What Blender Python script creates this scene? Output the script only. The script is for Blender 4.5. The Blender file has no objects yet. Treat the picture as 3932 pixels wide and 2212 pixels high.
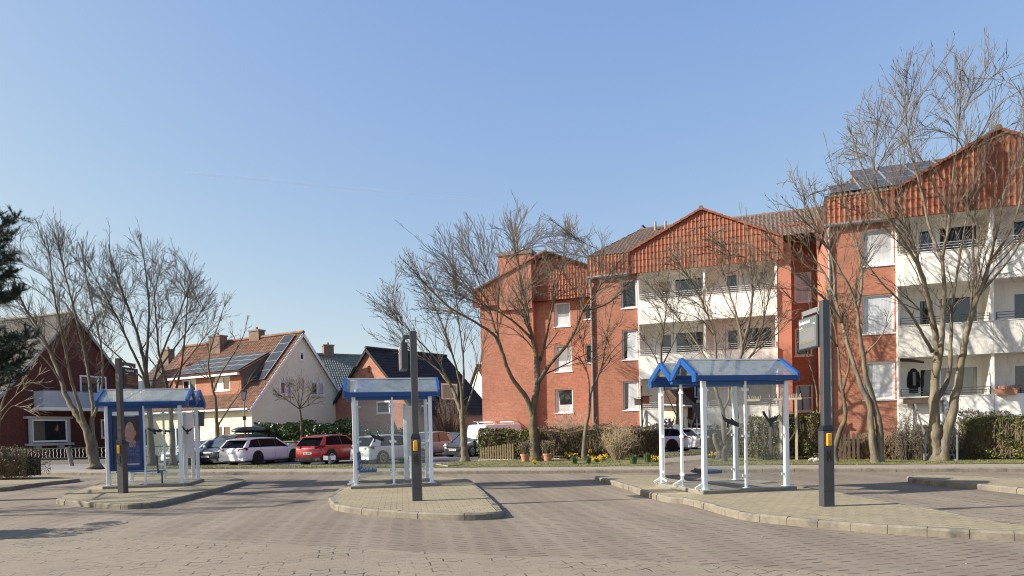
import bpy, math, random
from mathutils import Vector, Matrix, Euler

SC = bpy.context.scene
COL = SC.collection
RAD = math.radians

# ------------------------------------------------------------------ camera
FPX, PW, PH = 2671.0, 3932.0, 2212.0
ROLL, PITCH, CAMH, HZ = 1.3, 1.3, 1.65, 1647.0
YC = HZ + FPX * math.tan(RAD(PITCH))
CR = Euler((RAD(90 - PITCH), 0, 0)).to_matrix() @ Matrix.Rotation(RAD(-ROLL), 3, 'Z')
cd = bpy.data.cameras.new('camera')
cam = bpy.data.objects.new('camera', cd)
COL.objects.link(cam)
cam.matrix_world = Matrix.Translation((0, 0, CAMH)) @ CR.to_4x4()
cd.sensor_width = 36.0
cd.lens = 36.0 * FPX / PW
cd.shift_y = (YC - PH / 2) / PW
cd.clip_start = 0.1
cd.clip_end = 3000
SC.camera = cam

# ------------------------------------------------------------------ light
SUN_EL, SUN_AZ = 30.0, -96.0          # azimuth clockwise from +Y, degrees
w = bpy.data.worlds.new('World')
SC.world = w
w.use_nodes = True
nt = w.node_tree
bg = nt.nodes['Background']
sky = nt.nodes.new('ShaderNodeTexSky')
sky.sky_type = 'NISHITA'
sky.sun_disc = False
sky.sun_elevation = RAD(SUN_EL)
sky.sun_rotation = RAD(SUN_AZ)
sky.air_density = 1.0
sky.dust_density = 1.0
sky.ozone_density = 1.6
# haze-softened sky: compress the bright band near the horizon as the camera's tone curve does
sep = nt.nodes.new('ShaderNodeSeparateColor'); com = nt.nodes.new('ShaderNodeCombineColor')
nt.links.new(sky.outputs[0], sep.inputs[0])
for ch, (gm, gain) in enumerate(((0.786, 0.911), (0.649, 1.058), (0.214, 2.128))):
    pw = nt.nodes.new('ShaderNodeMath'); pw.operation = 'POWER'; pw.inputs[1].default_value = gm
    mu = nt.nodes.new('ShaderNodeMath'); mu.operation = 'MULTIPLY'; mu.inputs[1].default_value = gain
    nt.links.new(sep.outputs[ch], pw.inputs[0]); nt.links.new(pw.outputs[0], mu.inputs[0]); nt.links.new(mu.outputs[0], com.inputs[ch])
nt.links.new(com.outputs[0], bg.inputs[0])
bg.inputs[1].default_value = 0.15
sl = bpy.data.lights.new('sun', 'SUN')
sun = bpy.data.objects.new('sun', sl)
COL.objects.link(sun)
sl.energy = 5.0
sl.angle = RAD(0.5)
sl.color = (1.0, 0.93, 0.82)
sd = Vector((-math.sin(RAD(SUN_AZ)) * math.cos(RAD(SUN_EL)), -math.cos(RAD(SUN_AZ)) * math.cos(RAD(SUN_EL)), -math.sin(RAD(SUN_EL))))
sun.rotation_euler = sd.to_track_quat('-Z', 'Y').to_euler()
SC.view_settings.view_transform = 'Standard'
SC.view_settings.look = 'None'
SC.view_settings.exposure = 0.85
SC.view_settings.gamma = 1.0
SC.cycles.max_bounces = 8
SC.cycles.transparent_max_bounces = 24
SC.cycles.use_denoising = True
SC.cycles.denoising_prefilter = 'ACCURATE'
SC.cycles.filter_width = 1.1
SC.cycles.sample_clamp_indirect = 6.0

# ------------------------------------------------------------------ helpers
def ray(px, py):
    return CR @ Vector(((px - PW / 2) / FPX, -(py - YC) / FPX, -1.0))
def G(px, py, z=0.0):
    d = ray(px, py); t = (z - CAMH) / d.z
    return Vector((d.x * t, d.y * t, z))
def AT(px, py, Y):
    d = ray(px, py); t = Y / d.y
    return Vector((d.x * t, Y, CAMH + d.z * t))
def hit(px, py, org, rz, yl=0.0):
    """pixel ray meets the plane local y = yl of a frame at org turned rz degrees: local (x, z)"""
    c, s = math.cos(RAD(rz)), math.sin(RAD(rz))
    d = ray(px, py)
    ly = lambda v: -s * v.x + c * v.y
    lx = lambda v: c * v.x + s * v.y
    o = Vector((-org[0], -org[1], CAMH))
    t = (yl - ly(o)) / ly(d)
    return lx(o) + lx(d) * t, CAMH + d.z * t
def hitx(px, py, org, rz, xl=0.0):
    c, s = math.cos(RAD(rz)), math.sin(RAD(rz))
    d = ray(px, py)
    ly = lambda v: -s * v.x + c * v.y
    lx = lambda v: c * v.x + s * v.y
    o = Vector((-org[0], -org[1], CAMH))
    t = (xl - lx(o)) / lx(d)
    return ly(o) + ly(d) * t, CAMH + d.z * t

class MB:
    def __init__(s): s.v = []; s.f = []; s.m = []
    def face(s, pts, m=0):
        i = len(s.v); s.v += [tuple(p) for p in pts]; s.f.append(tuple(range(i, i + len(pts)))); s.m.append(m)
    def box(s, x0, x1, y0, y1, z0, z1, m=0):
        i = len(s.v)
        s.v += [(x0,y0,z0),(x1,y0,z0),(x1,y1,z0),(x0,y1,z0),(x0,y0,z1),(x1,y0,z1),(x1,y1,z1),(x0,y1,z1)]
        for q in ((0,3,2,1),(4,5,6,7),(0,1,5,4),(1,2,6,5),(2,3,7,6),(3,0,4,7)):
            s.f.append(tuple(i + k for k in q)); s.m.append(m)
    def bbox(s, x0, x1, y0, y1, z0, z1, b=0.01, m=0):
        """box with chamfered vertical edges and top rim"""
        out = [(x0+b,y0),(x1-b,y0),(x1,y0+b),(x1,y1-b),(x1-b,y1),(x0+b,y1),(x0,y1-b),(x0,y0+b)]
        cx, cy = (x0+x1)/2, (y0+y1)/2
        rings = [[(x,y,z0) for x,y in out],[(x,y,z1-b) for x,y in out],
                 [(x-math.copysign(b,x-cx),y-math.copysign(b,y-cy),z1) for x,y in out]]
        s.loft(rings, m=m, caps=True)
    def loft(s, rings, m=0, caps=False, closed=True):
        i = len(s.v); n = len(rings[0])
        for r in rings: s.v += [tuple(p) for p in r]
        for k in range(len(rings) - 1):
            for j in range(n if closed else n - 1):
                a = i + k*n + j; b = i + k*n + (j+1) % n
                s.f.append((a, b, b + n, a + n)); s.m.append(m)
        if caps:
            s.f.append(tuple(i + j for j in reversed(range(n)))); s.m.append(m)
            s.f.append(tuple(i + (len(rings)-1)*n + j for j in range(n))); s.m.append(m)
    def bar(s, a, b, wd, h=None, up=(0,0,1), m=0):
        a, b = Vector(a), Vector(b); h = h or wd
        d = (b - a).normalized(); u = Vector(up)
        sx = d.cross(u)
        if sx.length < 1e-4: sx = d.cross(Vector((1,0,0)))
        sx.normalize(); sz = sx.cross(d)
        o = [sx*wd/2*i + sz*h/2*j for i, j in ((-1,-1),(1,-1),(1,1),(-1,1))]
        s.loft([[a + q for q in o],[b + q for q in o]], m=m, caps=True)
    def tube(s, pts, rad, n=6, m=0, cap=True):
        pts = [Vector(p) for p in pts]
        if not hasattr(rad, '__len__'): rad = [rad]*len(pts)
        rings = []; ref = None
        for k, p in enumerate(pts):
            t = (pts[min(k+1,len(pts)-1)] - pts[max(k-1,0)])
            if t.length < 1e-9: t = Vector((0,0,1))
            t.normalize()
            if ref is None:
                ref = t.cross(Vector((0.3,0.9,0.1)))
                if ref.length < 1e-3: ref = t.cross(Vector((1,0,0)))
            ref = (ref - t*ref.dot(t))
            if ref.length < 1e-6: ref = t.orthogonal()
            ref.normalize(); q = t.cross(ref)
            rings.append([p + (ref*math.cos(a) + q*math.sin(a))*rad[k] for a in [2*math.pi*j/n for j in range(n)]])
        s.loft(rings, m=m, caps=cap)
    def disc(s, c, axis, r, n=16, m=0):
        c = Vector(c); ax = Vector(axis).normalized(); u = ax.orthogonal().normalized(); v = ax.cross(u)
        s.face([c + (u*math.cos(2*math.pi*k/n) + v*math.sin(2*math.pi*k/n))*r for k in range(n)], m)
    def cyl(s, a, b, r, n=16, r2=None, m=0):
        s.tube([a, b], [r, r2 if r2 is not None else r], n, m)
    def prism(s, poly, a, b, m=0):
        """polygon (list of 2d) extruded; a, b map (u,v)->3d"""
        s.loft([[a(p) for p in poly],[b(p) for p in poly]], m=m, caps=True)
    def blob(s, c, rx, ry, rz, nu=10, nv=6, m=0):
        rings = []
        for k in range(nv + 1):
            t = math.pi*(k + 0.02)/(nv + 0.04) - math.pi/2
            rings.append([(c[0]+rx*math.cos(t)*math.cos(2*math.pi*j/nu), c[1]+ry*math.cos(t)*math.sin(2*math.pi*j/nu), c[2]+rz*math.sin(t)) for j in range(nu)])
        s.loft(rings, m=m, caps=True)
    def build(s, name, mats, parent=None, smooth=False, loc=None, rz=0):
        me = bpy.data.meshes.new(name)
        me.from_pydata(s.v, [], s.f)
        mats = mats if isinstance(mats, (list, tuple)) else [mats]
        for mm in mats: me.materials.append(mm)
        if len(mats) > 1: me.polygons.foreach_set('material_index', s.m)
        if smooth: me.polygons.foreach_set('use_smooth', [True]*len(me.polygons))
        me.update()
        o = bpy.data.objects.new(name, me); COL.objects.link(o)
        if parent: o.parent = parent
        if loc is not None: o.location = loc
        if rz: o.rotation_euler.z = RAD(rz)
        return o

def tag(o, label, cat, group=None, kind=None):
    o['label'] = label; o['category'] = cat
    if group: o['group'] = group
    if kind: o['kind'] = kind
    return o
def thing(name, label, cat, loc=(0,0,0), rz=0, group=None):
    o = bpy.data.objects.new(name, None); COL.objects.link(o)
    o.location = loc; o.rotation_euler.z = RAD(rz); o.empty_display_size = 0.2
    return tag(o, label, cat, group)
def struct(o, kind='structure'):
    o['kind'] = kind; return o
def text(name, body, size, mat, parent, loc, rot, align='LEFT', ext=0.001):
    c = bpy.data.curves.new(name, 'FONT'); c.body = body; c.size = size; c.extrude = ext; c.align_x = align
    c.materials.append(mat)
    f = bpy.data.objects.new(name, c); COL.objects.link(f)
    bpy.context.view_layer.update()
    me = bpy.data.meshes.new_from_object(f.evaluated_get(bpy.context.evaluated_depsgraph_get()))
    bpy.data.objects.remove(f)
    me.materials.clear(); me.materials.append(mat)
    o = bpy.data.objects.new(name, me); COL.objects.link(o); o.parent = parent
    o.location = loc; o.rotation_euler = rot
    return o

# ------------------------------------------------------------------ materials
def newmat(name):
    m = bpy.data.materials.new(name); m.use_nodes = True
    return m, m.node_tree, m.node_tree.nodes['Principled BSDF']
def N(t, kind, **kw):
    n = t.nodes.new(kind)
    for k, v in kw.items():
        if k.startswith('i_'):
            key = k[2:]
            key = int(key) if key.isdigit() else key.replace('_', ' ')
            n.inputs[key].default_value = v
        else: setattr(n, k, v)
    return n
def mixc(t, fac, a, b, mode='MIX'):
    n = t.nodes.new('ShaderNodeMix'); n.data_type = 'RGBA'; n.blend_type = mode
    for sock, val in ((0, fac), (6, a), (7, b)):
        if hasattr(val, 'is_linked') or hasattr(val, 'links'): t.links.new(val, n.inputs[sock])
        elif sock == 0: n.inputs[0].default_value = val
        else: n.inputs[sock].default_value = (*val, 1)
    return n.outputs[2]
def math_(t, op, a, b=None, c=None):
    n = t.nodes.new('ShaderNodeMath'); n.operation = op
    for i, val in enumerate((a, b, c)):
        if val is None: continue
        if hasattr(val, 'links'): t.links.new(val, n.inputs[i])
        else: n.inputs[i].default_value = val
    return n.outputs[0]
def ramp(t, fac, lo, hi):
    n = t.nodes.new('ShaderNodeMapRange'); n.clamp = True
    t.links.new(fac, n.inputs[0]); n.inputs[1].default_value = lo; n.inputs[2].default_value = hi
    return n.outputs[0]
def noise(t, vec, scale, detail=4.0, rough=0.6, stretch=None):
    n = N(t, 'ShaderNodeTexNoise', i_Scale=scale, i_Detail=detail, i_Roughness=rough)
    if stretch:
        mp = N(t, 'ShaderNodeMapping'); mp.inputs['Scale'].default_value = stretch
        t.links.new(vec, mp.inputs[0]); vec = mp.outputs[0]
    t.links.new(vec, n.inputs['Vector'])
    return n.outputs['Fac']
def objco(t):
    return t.nodes.new('ShaderNodeTexCoord').outputs['Object']
def bump(t, p, h, strength=0.4, dist=0.01):
    b = N(t, 'ShaderNodeBump', i_Strength=strength, i_Distance=dist)
    t.links.new(h, b.inputs['Height']); t.links.new(b.outputs[0], p.inputs['Normal'])

def M(name, col, rough=0.6, var=0.15, scale=6.0, bmp=0.0, metal=0.0, coat=0.0, spec=0.5, dirt=None, stretch=None):
    m, t, p = newmat(name)
    p.inputs['Roughness'].default_value = rough; p.inputs['Metallic'].default_value = metal
    p.inputs['Coat Weight'].default_value = coat; p.inputs['Coat Roughness'].default_value = 0.05
    p.inputs['Specular IOR Level'].default_value = spec
    co = objco(t)
    f = ramp(t, noise(t, co, scale, stretch=stretch), 0.3, 0.7)
    c = mixc(t, f, tuple(max(0, x*(1-var)) for x in col), tuple(min(1, x*(1+var)) for x in col))
    if dirt:
        f2 = ramp(t, noise(t, co, dirt[1], 6.0, 0.7, dirt[3] if len(dirt) > 3 else None), dirt[2], dirt[2] + 0.2)
        c = mixc(t, f2, c, dirt[0])
    t.links.new(c, p.inputs['Base Color'])
    if bmp:
        bump(t, p, noise(t, co, scale*6, 5.0), bmp, 0.01)
    return m

def brick(name, c1, c2, mortar, bw=0.25, bh=0.083, ms=0.011, lowvar=0.2, planar=True, bst=0.5):
    m, t, p = newmat(name)
    p.inputs['Roughness'].default_value = 0.85; p.inputs['Specular IOR Level'].default_value = 0.2
    co = objco(t)
    sx = N(t, 'ShaderNodeSeparateXYZ'); t.links.new(co, sx.inputs[0])
    cb = N(t, 'ShaderNodeCombineXYZ')
    t.links.new(math_(t, 'ADD', sx.outputs[0], sx.outputs[1]), cb.inputs[0])
    t.links.new(sx.outputs[2], cb.inputs[1])
    b = N(t, 'ShaderNodeTexBrick', i_Scale=1.0)
    b.inputs['Color1'].default_value = (*c1, 1); b.inputs['Color2'].default_value = (*c2, 1); b.inputs['Mortar'].default_value = (*mortar, 1)
    b.inputs['Mortar Size'].default_value = ms; b.inputs['Mortar Smooth'].default_value = 0.2
    b.inputs['Brick Width'].default_value = bw; b.inputs['Row Height'].default_value = bh
    t.links.new(cb.outputs[0], b.inputs['Vector'])
    f = ramp(t, noise(t, co, 0.9, 6.0, 0.65), 0.3, 0.75)
    c = mixc(t, f, tuple(1-lowvar for _ in range(3)), tuple(1+lowvar*0.3 for _ in range(3)))
    f3 = ramp(t, noise(t, co, 9.0, 3.0, 0.6), 0.35, 0.65)
    c3 = mixc(t, f3, (0.86, 0.84, 0.84), (1.08, 1.06, 1.04))
    c = mixc(t, 1.0, b.outputs['Color'], c, 'MULTIPLY')
    c = mixc(t, 1.0, c, c3, 'MULTIPLY')
    t.links.new(c, p.inputs['Base Color'])
    bump(t, p, math_(t, 'SUBTRACT', 1.0, b.outputs['Fac']), bst, 0.006)
    return m

def tilemat(name, c1, c2, c3, cw=0.21, ch=0.34, axis='xz', moss=None, rough=0.7):
    m, t, p = newmat(name)
    p.inputs['Roughness'].default_value = rough; p.inputs['Specular IOR Level'].default_value = 0.3
    co = objco(t)
    sx = N(t, 'ShaderNodeSeparateXYZ'); t.links.new(co, sx.inputs[0])
    cb = N(t, 'ShaderNodeCombineXYZ')
    t.links.new(math_(t, 'FLOOR', math_(t, 'DIVIDE', math_(t, 'ADD', sx.outputs[0], math_(t, 'MULTIPLY', sx.outputs[1], 0.77)), cw)), cb.inputs[0])
    t.links.new(math_(t, 'FLOOR', math_(t, 'DIVIDE', sx.outputs[2], ch)), cb.inputs[1])
    wn = N(t, 'ShaderNodeTexWhiteNoise'); t.links.new(cb.outputs[0], wn.inputs[0])
    c = mixc(t, wn.outputs['Value'], c1, c2)
    f = ramp(t, noise(t, co, 1.3, 6.0, 0.7), 0.4, 0.65)
    c = mixc(t, math_(t, 'MULTIPLY', f, 0.6), c, c3)
    if moss:
        f2 = ramp(t, noise(t, co, 3.0, 6.0, 0.7), 0.5, 0.62)
        c = mixc(t, math_(t, 'MULTIPLY', f2, 0.7), c, moss)
    t.links.new(c, p.inputs['Base Color'])
    bump(t, p, noise(t, co, 30.0), 0.25, 0.01)
    return m

def glass(name, tint=(0.9, 0.95, 0.95), body=0.06, bodycol=(0.75, 0.82, 0.85), refl=1.0, dirty=0.08):
    """thin sheet glass: clear, with fresnel reflection and a film of dust"""
    m = bpy.data.materials.new(name); m.use_nodes = True
    t = m.node_tree; t.nodes.clear()
    out = N(t, 'ShaderNodeOutputMaterial')
    tr = N(t, 'ShaderNodeBsdfTransparent'); tr.inputs[0].default_value = (*tint, 1)
    gl = N(t, 'ShaderNodeBsdfGlossy'); gl.inputs['Roughness'].default_value = 0.01
    df = N(t, 'ShaderNodeBsdfDiffuse'); df.inputs[0].default_value = (*bodycol, 1)
    tl = N(t, 'ShaderNodeBsdfTranslucent'); tl.inputs[0].default_value = (*bodycol, 1)
    fr = N(t, 'ShaderNodeFresnel'); fr.inputs[0].default_value = 1.5
    co = objco(t)
    d = math_(t, 'ADD', math_(t, 'MULTIPLY', ramp(t, noise(t, co, 2.5, 6.0, 0.7), 0.35, 0.8), dirty), body)
    ad = N(t, 'ShaderNodeMixShader', i_0=0.5)
    t.links.new(df.outputs[0], ad.inputs[1]); t.links.new(tl.outputs[0], ad.inputs[2])
    m1 = N(t, 'ShaderNodeMixShader')
    t.links.new(d, m1.inputs[0]); t.links.new(tr.outputs[0], m1.inputs[1]); t.links.new(ad.outputs[0], m1.inputs[2])
    m2 = N(t, 'ShaderNodeMixShader')
    t.links.new(math_(t, 'MULTIPLY', fr.outputs[0], refl), m2.inputs[0]); t.links.new(m1.outputs[0], m2.inputs[1]); t.links.new(gl.outputs[0], m2.inputs[2])
    t.links.new(m2.outputs[0], out.inputs[0])
    return m

def curtainmat(name, base, spec=1.0, fold=18.0, fc=0.15):
    """window pane with a curtain close behind: pale folds under a glossy coat"""
    m, t, p = newmat(name)
    p.inputs['Roughness'].default_value = 0.5
    p.inputs['Coat Weight'].default_value = 1.0; p.inputs['Coat Roughness'].default_value = 0.02; p.inputs['Coat IOR'].default_value = 1.6
    co = objco(t)
    f = noise(t, co, 1.0, 3.0, 0.6, (fold, fold, 0.6))
    g = noise(t, co, 1.2, 2.0, 0.5)
    c = mixc(t, ramp(t, f, 0.35, 0.65), tuple(x*(1-fc*2) for x in base), base)
    c = mixc(t, ramp(t, g, 0.4, 0.65), c, tuple(x*0.6 for x in base))
    t.links.new(c, p.inputs['Base Color'])
    return m

def pave_road():
    m, t, p = newmat('road_brick_paving')
    p.inputs['Roughness'].default_value = 0.88; p.inputs['Specular IOR Level'].default_value = 0.25
    co = objco(t)
    mp = N(t, 'ShaderNodeMapping'); mp.inputs['Rotation'].default_value = (0, 0, RAD(-8.5))
    t.links.new(co, mp.inputs[0])
    wob = N(t, 'ShaderNodeTexNoise', i_Scale=0.5, i_Detail=2.0)
    t.links.new(co, wob.inputs['Vector'])
    va = N(t, 'ShaderNodeVectorMath', operation='MULTIPLY_ADD')
    t.links.new(wob.outputs['Color'], va.inputs[0]); va.inputs[1].default_value = (0.12, 0.12, 0); t.links.new(mp.outputs[0], va.inputs[2])
    sx = N(t, 'ShaderNodeSeparateXYZ'); t.links.new(va.outputs[0], sx.inputs[0])
    u = math_(t, 'DIVIDE', sx.outputs[0], 0.31); v = math_(t, 'DIVIDE', sx.outputs[1], 0.165)
    fu = math_(t, 'FRACT', u); cu = math_(t, 'FLOOR', u)
    v2 = math_(t, 'ADD', math_(t, 'ADD', v, math_(t, 'MULTIPLY', fu, -0.22)), math_(t, 'MULTIPLY', cu, 0.37))
    fv = math_(t, 'FRACT', v2)
    cb = N(t, 'ShaderNodeCombineXYZ'); t.links.new(cu, cb.inputs[0]); t.links.new(math_(t, 'FLOOR', v2), cb.inputs[1])
    wn = N(t, 'ShaderNodeTexWhiteNoise'); t.links.new(cb.outputs[0], wn.inputs[0])
    sc_ = N(t, 'ShaderNodeSeparateColor'); t.links.new(wn.outputs['Color'], sc_.inputs[0])
    cen = math_(t, 'ADD', 0.42, math_(t, 'MULTIPLY', sc_.outputs[0], 0.16))
    thk = math_(t, 'ADD', 0.045, math_(t, 'MULTIPLY', sc_.outputs[1], 0.10))
    hal = math_(t, 'ADD', 0.2, math_(t, 'MULTIPLY', sc_.outputs[2], 0.22))
    dash = math_(t, 'MULTIPLY', math_(t, 'LESS_THAN', math_(t, 'ABSOLUTE', math_(t, 'SUBTRACT', fv, cen)), thk),
                 math_(t, 'LESS_THAN', math_(t, 'ABSOLUTE', math_(t, 'SUBTRACT', fu, 0.5)), hal))
    gate = ramp(t, math_(t, 'ADD', math_(t, 'MULTIPLY', wn.outputs['Value'], 0.5), noise(t, co, 0.7, 4.0)), 0.3, 0.75)
    dash = math_(t, 'MULTIPLY', dash, gate)
    c = mixc(t, wn.outputs['Value'], (0.205, 0.168, 0.129), (0.244, 0.201, 0.156))
    big = ramp(t, noise(t, co, 0.35, 6.0, 0.65), 0.3, 0.7)
    c = mixc(t, big, c, (0.216, 0.181, 0.143))
    sand = ramp(t, noise(t, co, 1.7, 6.0, 0.7), 0.55, 0.75)
    c = mixc(t, math_(t, 'MULTIPLY', sand, 0.4), c, (0.29, 0.25, 0.19))
    wear = ramp(t, noise(t, co, 0.13, 5.0, 0.7, (1, 0.45, 1)), 0.32, 0.68)
    c = mixc(t, 1.0, c, mixc(t, wear, (0.80, 0.79, 0.80), (1.1, 1.09, 1.06)), 'MULTIPLY')
    wv = N(t, 'ShaderNodeTexWave', i_Scale=0.22, i_Distortion=2.5, i_Detail=2.0); wv.inputs['Detail Scale'].default_value = 0.6
    t.links.new(mp.outputs[0], wv.inputs['Vector'])
    c = mixc(t, 1.0, c, mixc(t, wv.outputs['Fac'], (0.91, 0.905, 0.90), (1.05, 1.05, 1.04)), 'MULTIPLY')
    oil = ramp(t, noise(t, co, 1.1, 3.0, 0.5), 0.69, 0.74)
    c = mixc(t, math_(t, 'MULTIPLY', oil, 0.45), c, (0.06, 0.055, 0.05))
    gr = ramp(t, noise(t, co, 90.0, 2.0, 0.5), 0.3, 0.7)
    c = mixc(t, 1.0, c, mixc(t, gr, (0.83, 0.83, 0.83), (1.13, 1.13, 1.13)), 'MULTIPLY')
    c = mixc(t, math_(t, 'MULTIPLY', dash, 0.72), c, (0.04, 0.036, 0.033))
    t.links.new(c, p.inputs['Base Color'])
    bump(t, p, math_(t, 'SUBTRACT', math_(t, 'MULTIPLY', gr, 0.3), dash), 0.5, 0.006)
    return m

def pave_block(name, ca, cb_, joint, bw, bh, rot, warp=0.04, ms=0.006, jg=(0.42, 0.72), jstr=0.8, grain=60.0, wave=0.0):
    m, t, p = newmat(name)
    p.inputs['Roughness'].default_value = 0.9; p.inputs['Specular IOR Level'].default_value = 0.2
    co = objco(t)
    mp = N(t, 'ShaderNodeMapping'); mp.inputs['Rotation'].default_value = (0, 0, RAD(rot))
    t.links.new(co, mp.inputs[0])
    nz = N(t, 'ShaderNodeTexNoise', i_Scale=2.6, i_Detail=2.0)
    t.links.new(co, nz.inputs['Vector'])
    va = N(t, 'ShaderNodeVectorMath', operation='MULTIPLY_ADD')
    t.links.new(nz.outputs['Color'], va.inputs[0]); va.inputs[1].default_value = (warp, warp*2, 0); t.links.new(mp.outputs[0], va.inputs[2])
    vec = va.outputs[0]
    if wave:
        sx = N(t, 'ShaderNodeSeparateXYZ'); t.links.new(vec, sx.inputs[0]); cb = N(t, 'ShaderNodeCombineXYZ')
        t.links.new(sx.outputs[0], cb.inputs[0])
        t.links.new(math_(t, 'ADD', sx.outputs[1], math_(t, 'MULTIPLY', math_(t, 'SINE', math_(t, 'MULTIPLY', sx.outputs[0], 2*math.pi/bw)), -wave)), cb.inputs[1])
        vec = cb.outputs[0]
    b = N(t, 'ShaderNodeTexBrick', i_Scale=1.0)
    b.inputs['Color1'].default_value = (*ca, 1); b.inputs['Color2'].default_value = (*cb_, 1); b.inputs['Mortar'].default_value = (*ca, 1)
    b.inputs['Mortar Size'].default_value = ms; b.inputs['Mortar Smooth'].default_value = 0.1
    b.inputs['Brick Width'].default_value = bw; b.inputs['Row Height'].default_value = bh
    t.links.new(vec, b.inputs['Vector'])
    g = ramp(t, noise(t, co, 1.4, 6.0, 0.75), jg[0], jg[1])
    j = math_(t, 'MULTIPLY', b.outputs['Fac'], math_(t, 'MULTIPLY', g, jstr))
    big = ramp(t, noise(t, co, 0.5, 6.0, 0.7), 0.3, 0.7)
    c = mixc(t, 1.0, b.outputs['Color'], mixc(t, big, (0.86, 0.86, 0.88), (1.08, 1.06, 1.02)), 'MULTIPLY')
    gr = ramp(t, noise(t, co, grain, 2.0, 0.55), 0.3, 0.7)
    c = mixc(t, 1.0, c, mixc(t, gr, (0.8, 0.8, 0.8), (1.16, 1.16, 1.16)), 'MULTIPLY')
    c = mixc(t, j, c, joint)
    t.links.new(c, p.inputs['Base Color'])
    bump(t, p, math_(t, 'SUBTRACT', math_(t, 'MULTIPLY', gr, 0.4), j), 0.5, 0.008)
    return m

def barkmat(name, c1, c2, lichen):
    m, t, p = newmat(name)
    p.inputs['Roughness'].default_value = 0.9; p.inputs['Specular IOR Level'].default_value = 0.15
    co = objco(t)
    f = ramp(t, noise(t, co, 5.0, 6.0, 0.7, (1, 1, 0.25)), 0.35, 0.68)
    c = mixc(t, f, c1, c2)
    f2 = ramp(t, noise(t, co, 1.7, 6.0, 0.75), 0.5, 0.66)
    c = mixc(t, math_(t, 'MULTIPLY', f2, 0.75), c, lichen)
    t.links.new(c, p.inputs['Base Color'])
    bump(t, p, noise(t, co, 14.0, 6.0, 0.7, (1, 1, 0.3)), 0.7, 0.03)
    return m

ROADM = pave_road()
PLAZAM = pave_block('plaza_concrete_blocks', (0.232, 0.198, 0.150), (0.254, 0.219, 0.167), (0.04, 0.035, 0.028), 0.40, 0.2, -12, 0.10, 0.011, (0.46, 0.6), 0.95, wave=0.055)
ISLM = pave_block('island_blocks', (0.265, 0.228, 0.152), (0.31, 0.266, 0.18), (0.06, 0.053, 0.042), 0.24, 0.165, -9, 0.03, 0.008, (0.3, 0.65), 0.85)
SIDEM = pave_block('pavement_blocks', (0.28, 0.245, 0.2), (0.32, 0.28, 0.23), (0.09, 0.075, 0.06), 0.25, 0.2, 16, 0.02, 0.008)
KERBM = M('kerb_concrete', (0.19, 0.167, 0.128), 0.9, 0.22, 5.0, 0.5, dirt=((0.07, 0.063, 0.055), 1.6, 0.52))
ASPHM = M('parking_asphalt', (0.17, 0.165, 0.165), 0.9, 0.15, 3.0, 0.4)
SOILM = M('soil', (0.15, 0.115, 0.08), 0.95, 0.3, 4.0, 0.6)
GRASSG = M('turf', (0.13, 0.125, 0.04), 0.95, 0.35, 2.2, 0.6, dirt=((0.2, 0.165, 0.09), 3.0, 0.52))
BLADEM = M('grass_blades', (0.125, 0.135, 0.035), 0.8, 0.4, 1.2, dirt=((0.22, 0.175, 0.085), 0.9, 0.5))
BRICKR = brick('orange_red_brick', (0.405, 0.156, 0.098), (0.475, 0.195, 0.125), (0.37, 0.215, 0.16))
BRICKD = brick('dark_red_brick', (0.115, 0.035, 0.027), (0.15, 0.048, 0.036), (0.09, 0.05, 0.042))
BRICKM = brick('middle_house_brick', (0.36, 0.12, 0.075), (0.44, 0.17, 0.11), (0.42, 0.3, 0.24), ms=0.012)
TILER = tilemat('red_wall_tiles', (0.255, 0.085, 0.047), (0.33, 0.12, 0.06), (0.2, 0.07, 0.042))
TILEB = tilemat('brown_roof_tiles', (0.17, 0.12, 0.095), (0.235, 0.165, 0.125), (0.13, 0.1, 0.085))
TILEO = tilemat('orange_roof_tiles', (0.16, 0.072, 0.047), (0.225, 0.1, 0.064), (0.115, 0.066, 0.046), moss=(0.28, 0.2, 0.11))
TILEG = tilemat('green_glazed_tiles', (0.15, 0.17, 0.14), (0.21, 0.225, 0.19), (0.17, 0.16, 0.15), rough=0.6)
TILEK = tilemat('black_roof_tiles', (0.018, 0.018, 0.02), (0.035, 0.034, 0.036), (0.028, 0.026, 0.026), rough=0.6)
TILEY = tilemat('grey_roof_tiles', (0.20, 0.175, 0.14), (0.27, 0.235, 0.19), (0.15, 0.13, 0.105))
PLASW = M('white_render', (0.86, 0.84, 0.78), 0.85, 0.05, 2.0, 0.15, dirt=((0.56, 0.535, 0.47), 2.2, 0.54, (1.6, 1.6, 0.35)))
PLASD = M('weathered_white_render', (0.63, 0.61, 0.56), 0.9, 0.13, 9.0, 0.3, dirt=((0.4, 0.39, 0.36), 5.0, 0.53, (1, 1, 0.5)))
CREAM = M('cream_render', (0.79, 0.775, 0.60), 0.9, 0.04, 1.5, 0.2, dirt=((0.55, 0.5, 0.42), 0.8, 0.6))
YELLOW = M('pale_yellow_render', (0.82, 0.74, 0.52), 0.9, 0.05, 1.5, 0.2, dirt=((0.66, 0.57, 0.38), 0.7, 0.58, (1, 1, 0.4)))
PINKC = M('painted_concrete', (0.44, 0.185, 0.125), 0.9, 0.1, 1.5, 0.2)
WPVC = M('white_window_frame', (0.8, 0.8, 0.79), 0.35, 0.03, 2.0)
WPAINT = M('white_powder_coat', (0.76, 0.78, 0.8), 0.3, 0.03, 3.0, coat=0.3, dirt=((0.5, 0.5, 0.48), 4.0, 0.68))
BLUEP = M('blue_powder_coat', (0.006, 0.068, 0.25), 0.4, 0.12, 2.0, coat=0.08, dirt=((0.05, 0.1, 0.22), 3.0, 0.66))
NAVYP = M('dark_blue_frame', (0.008, 0.036, 0.14), 0.4, 0.1, 2.0, coat=0.1)
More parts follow.
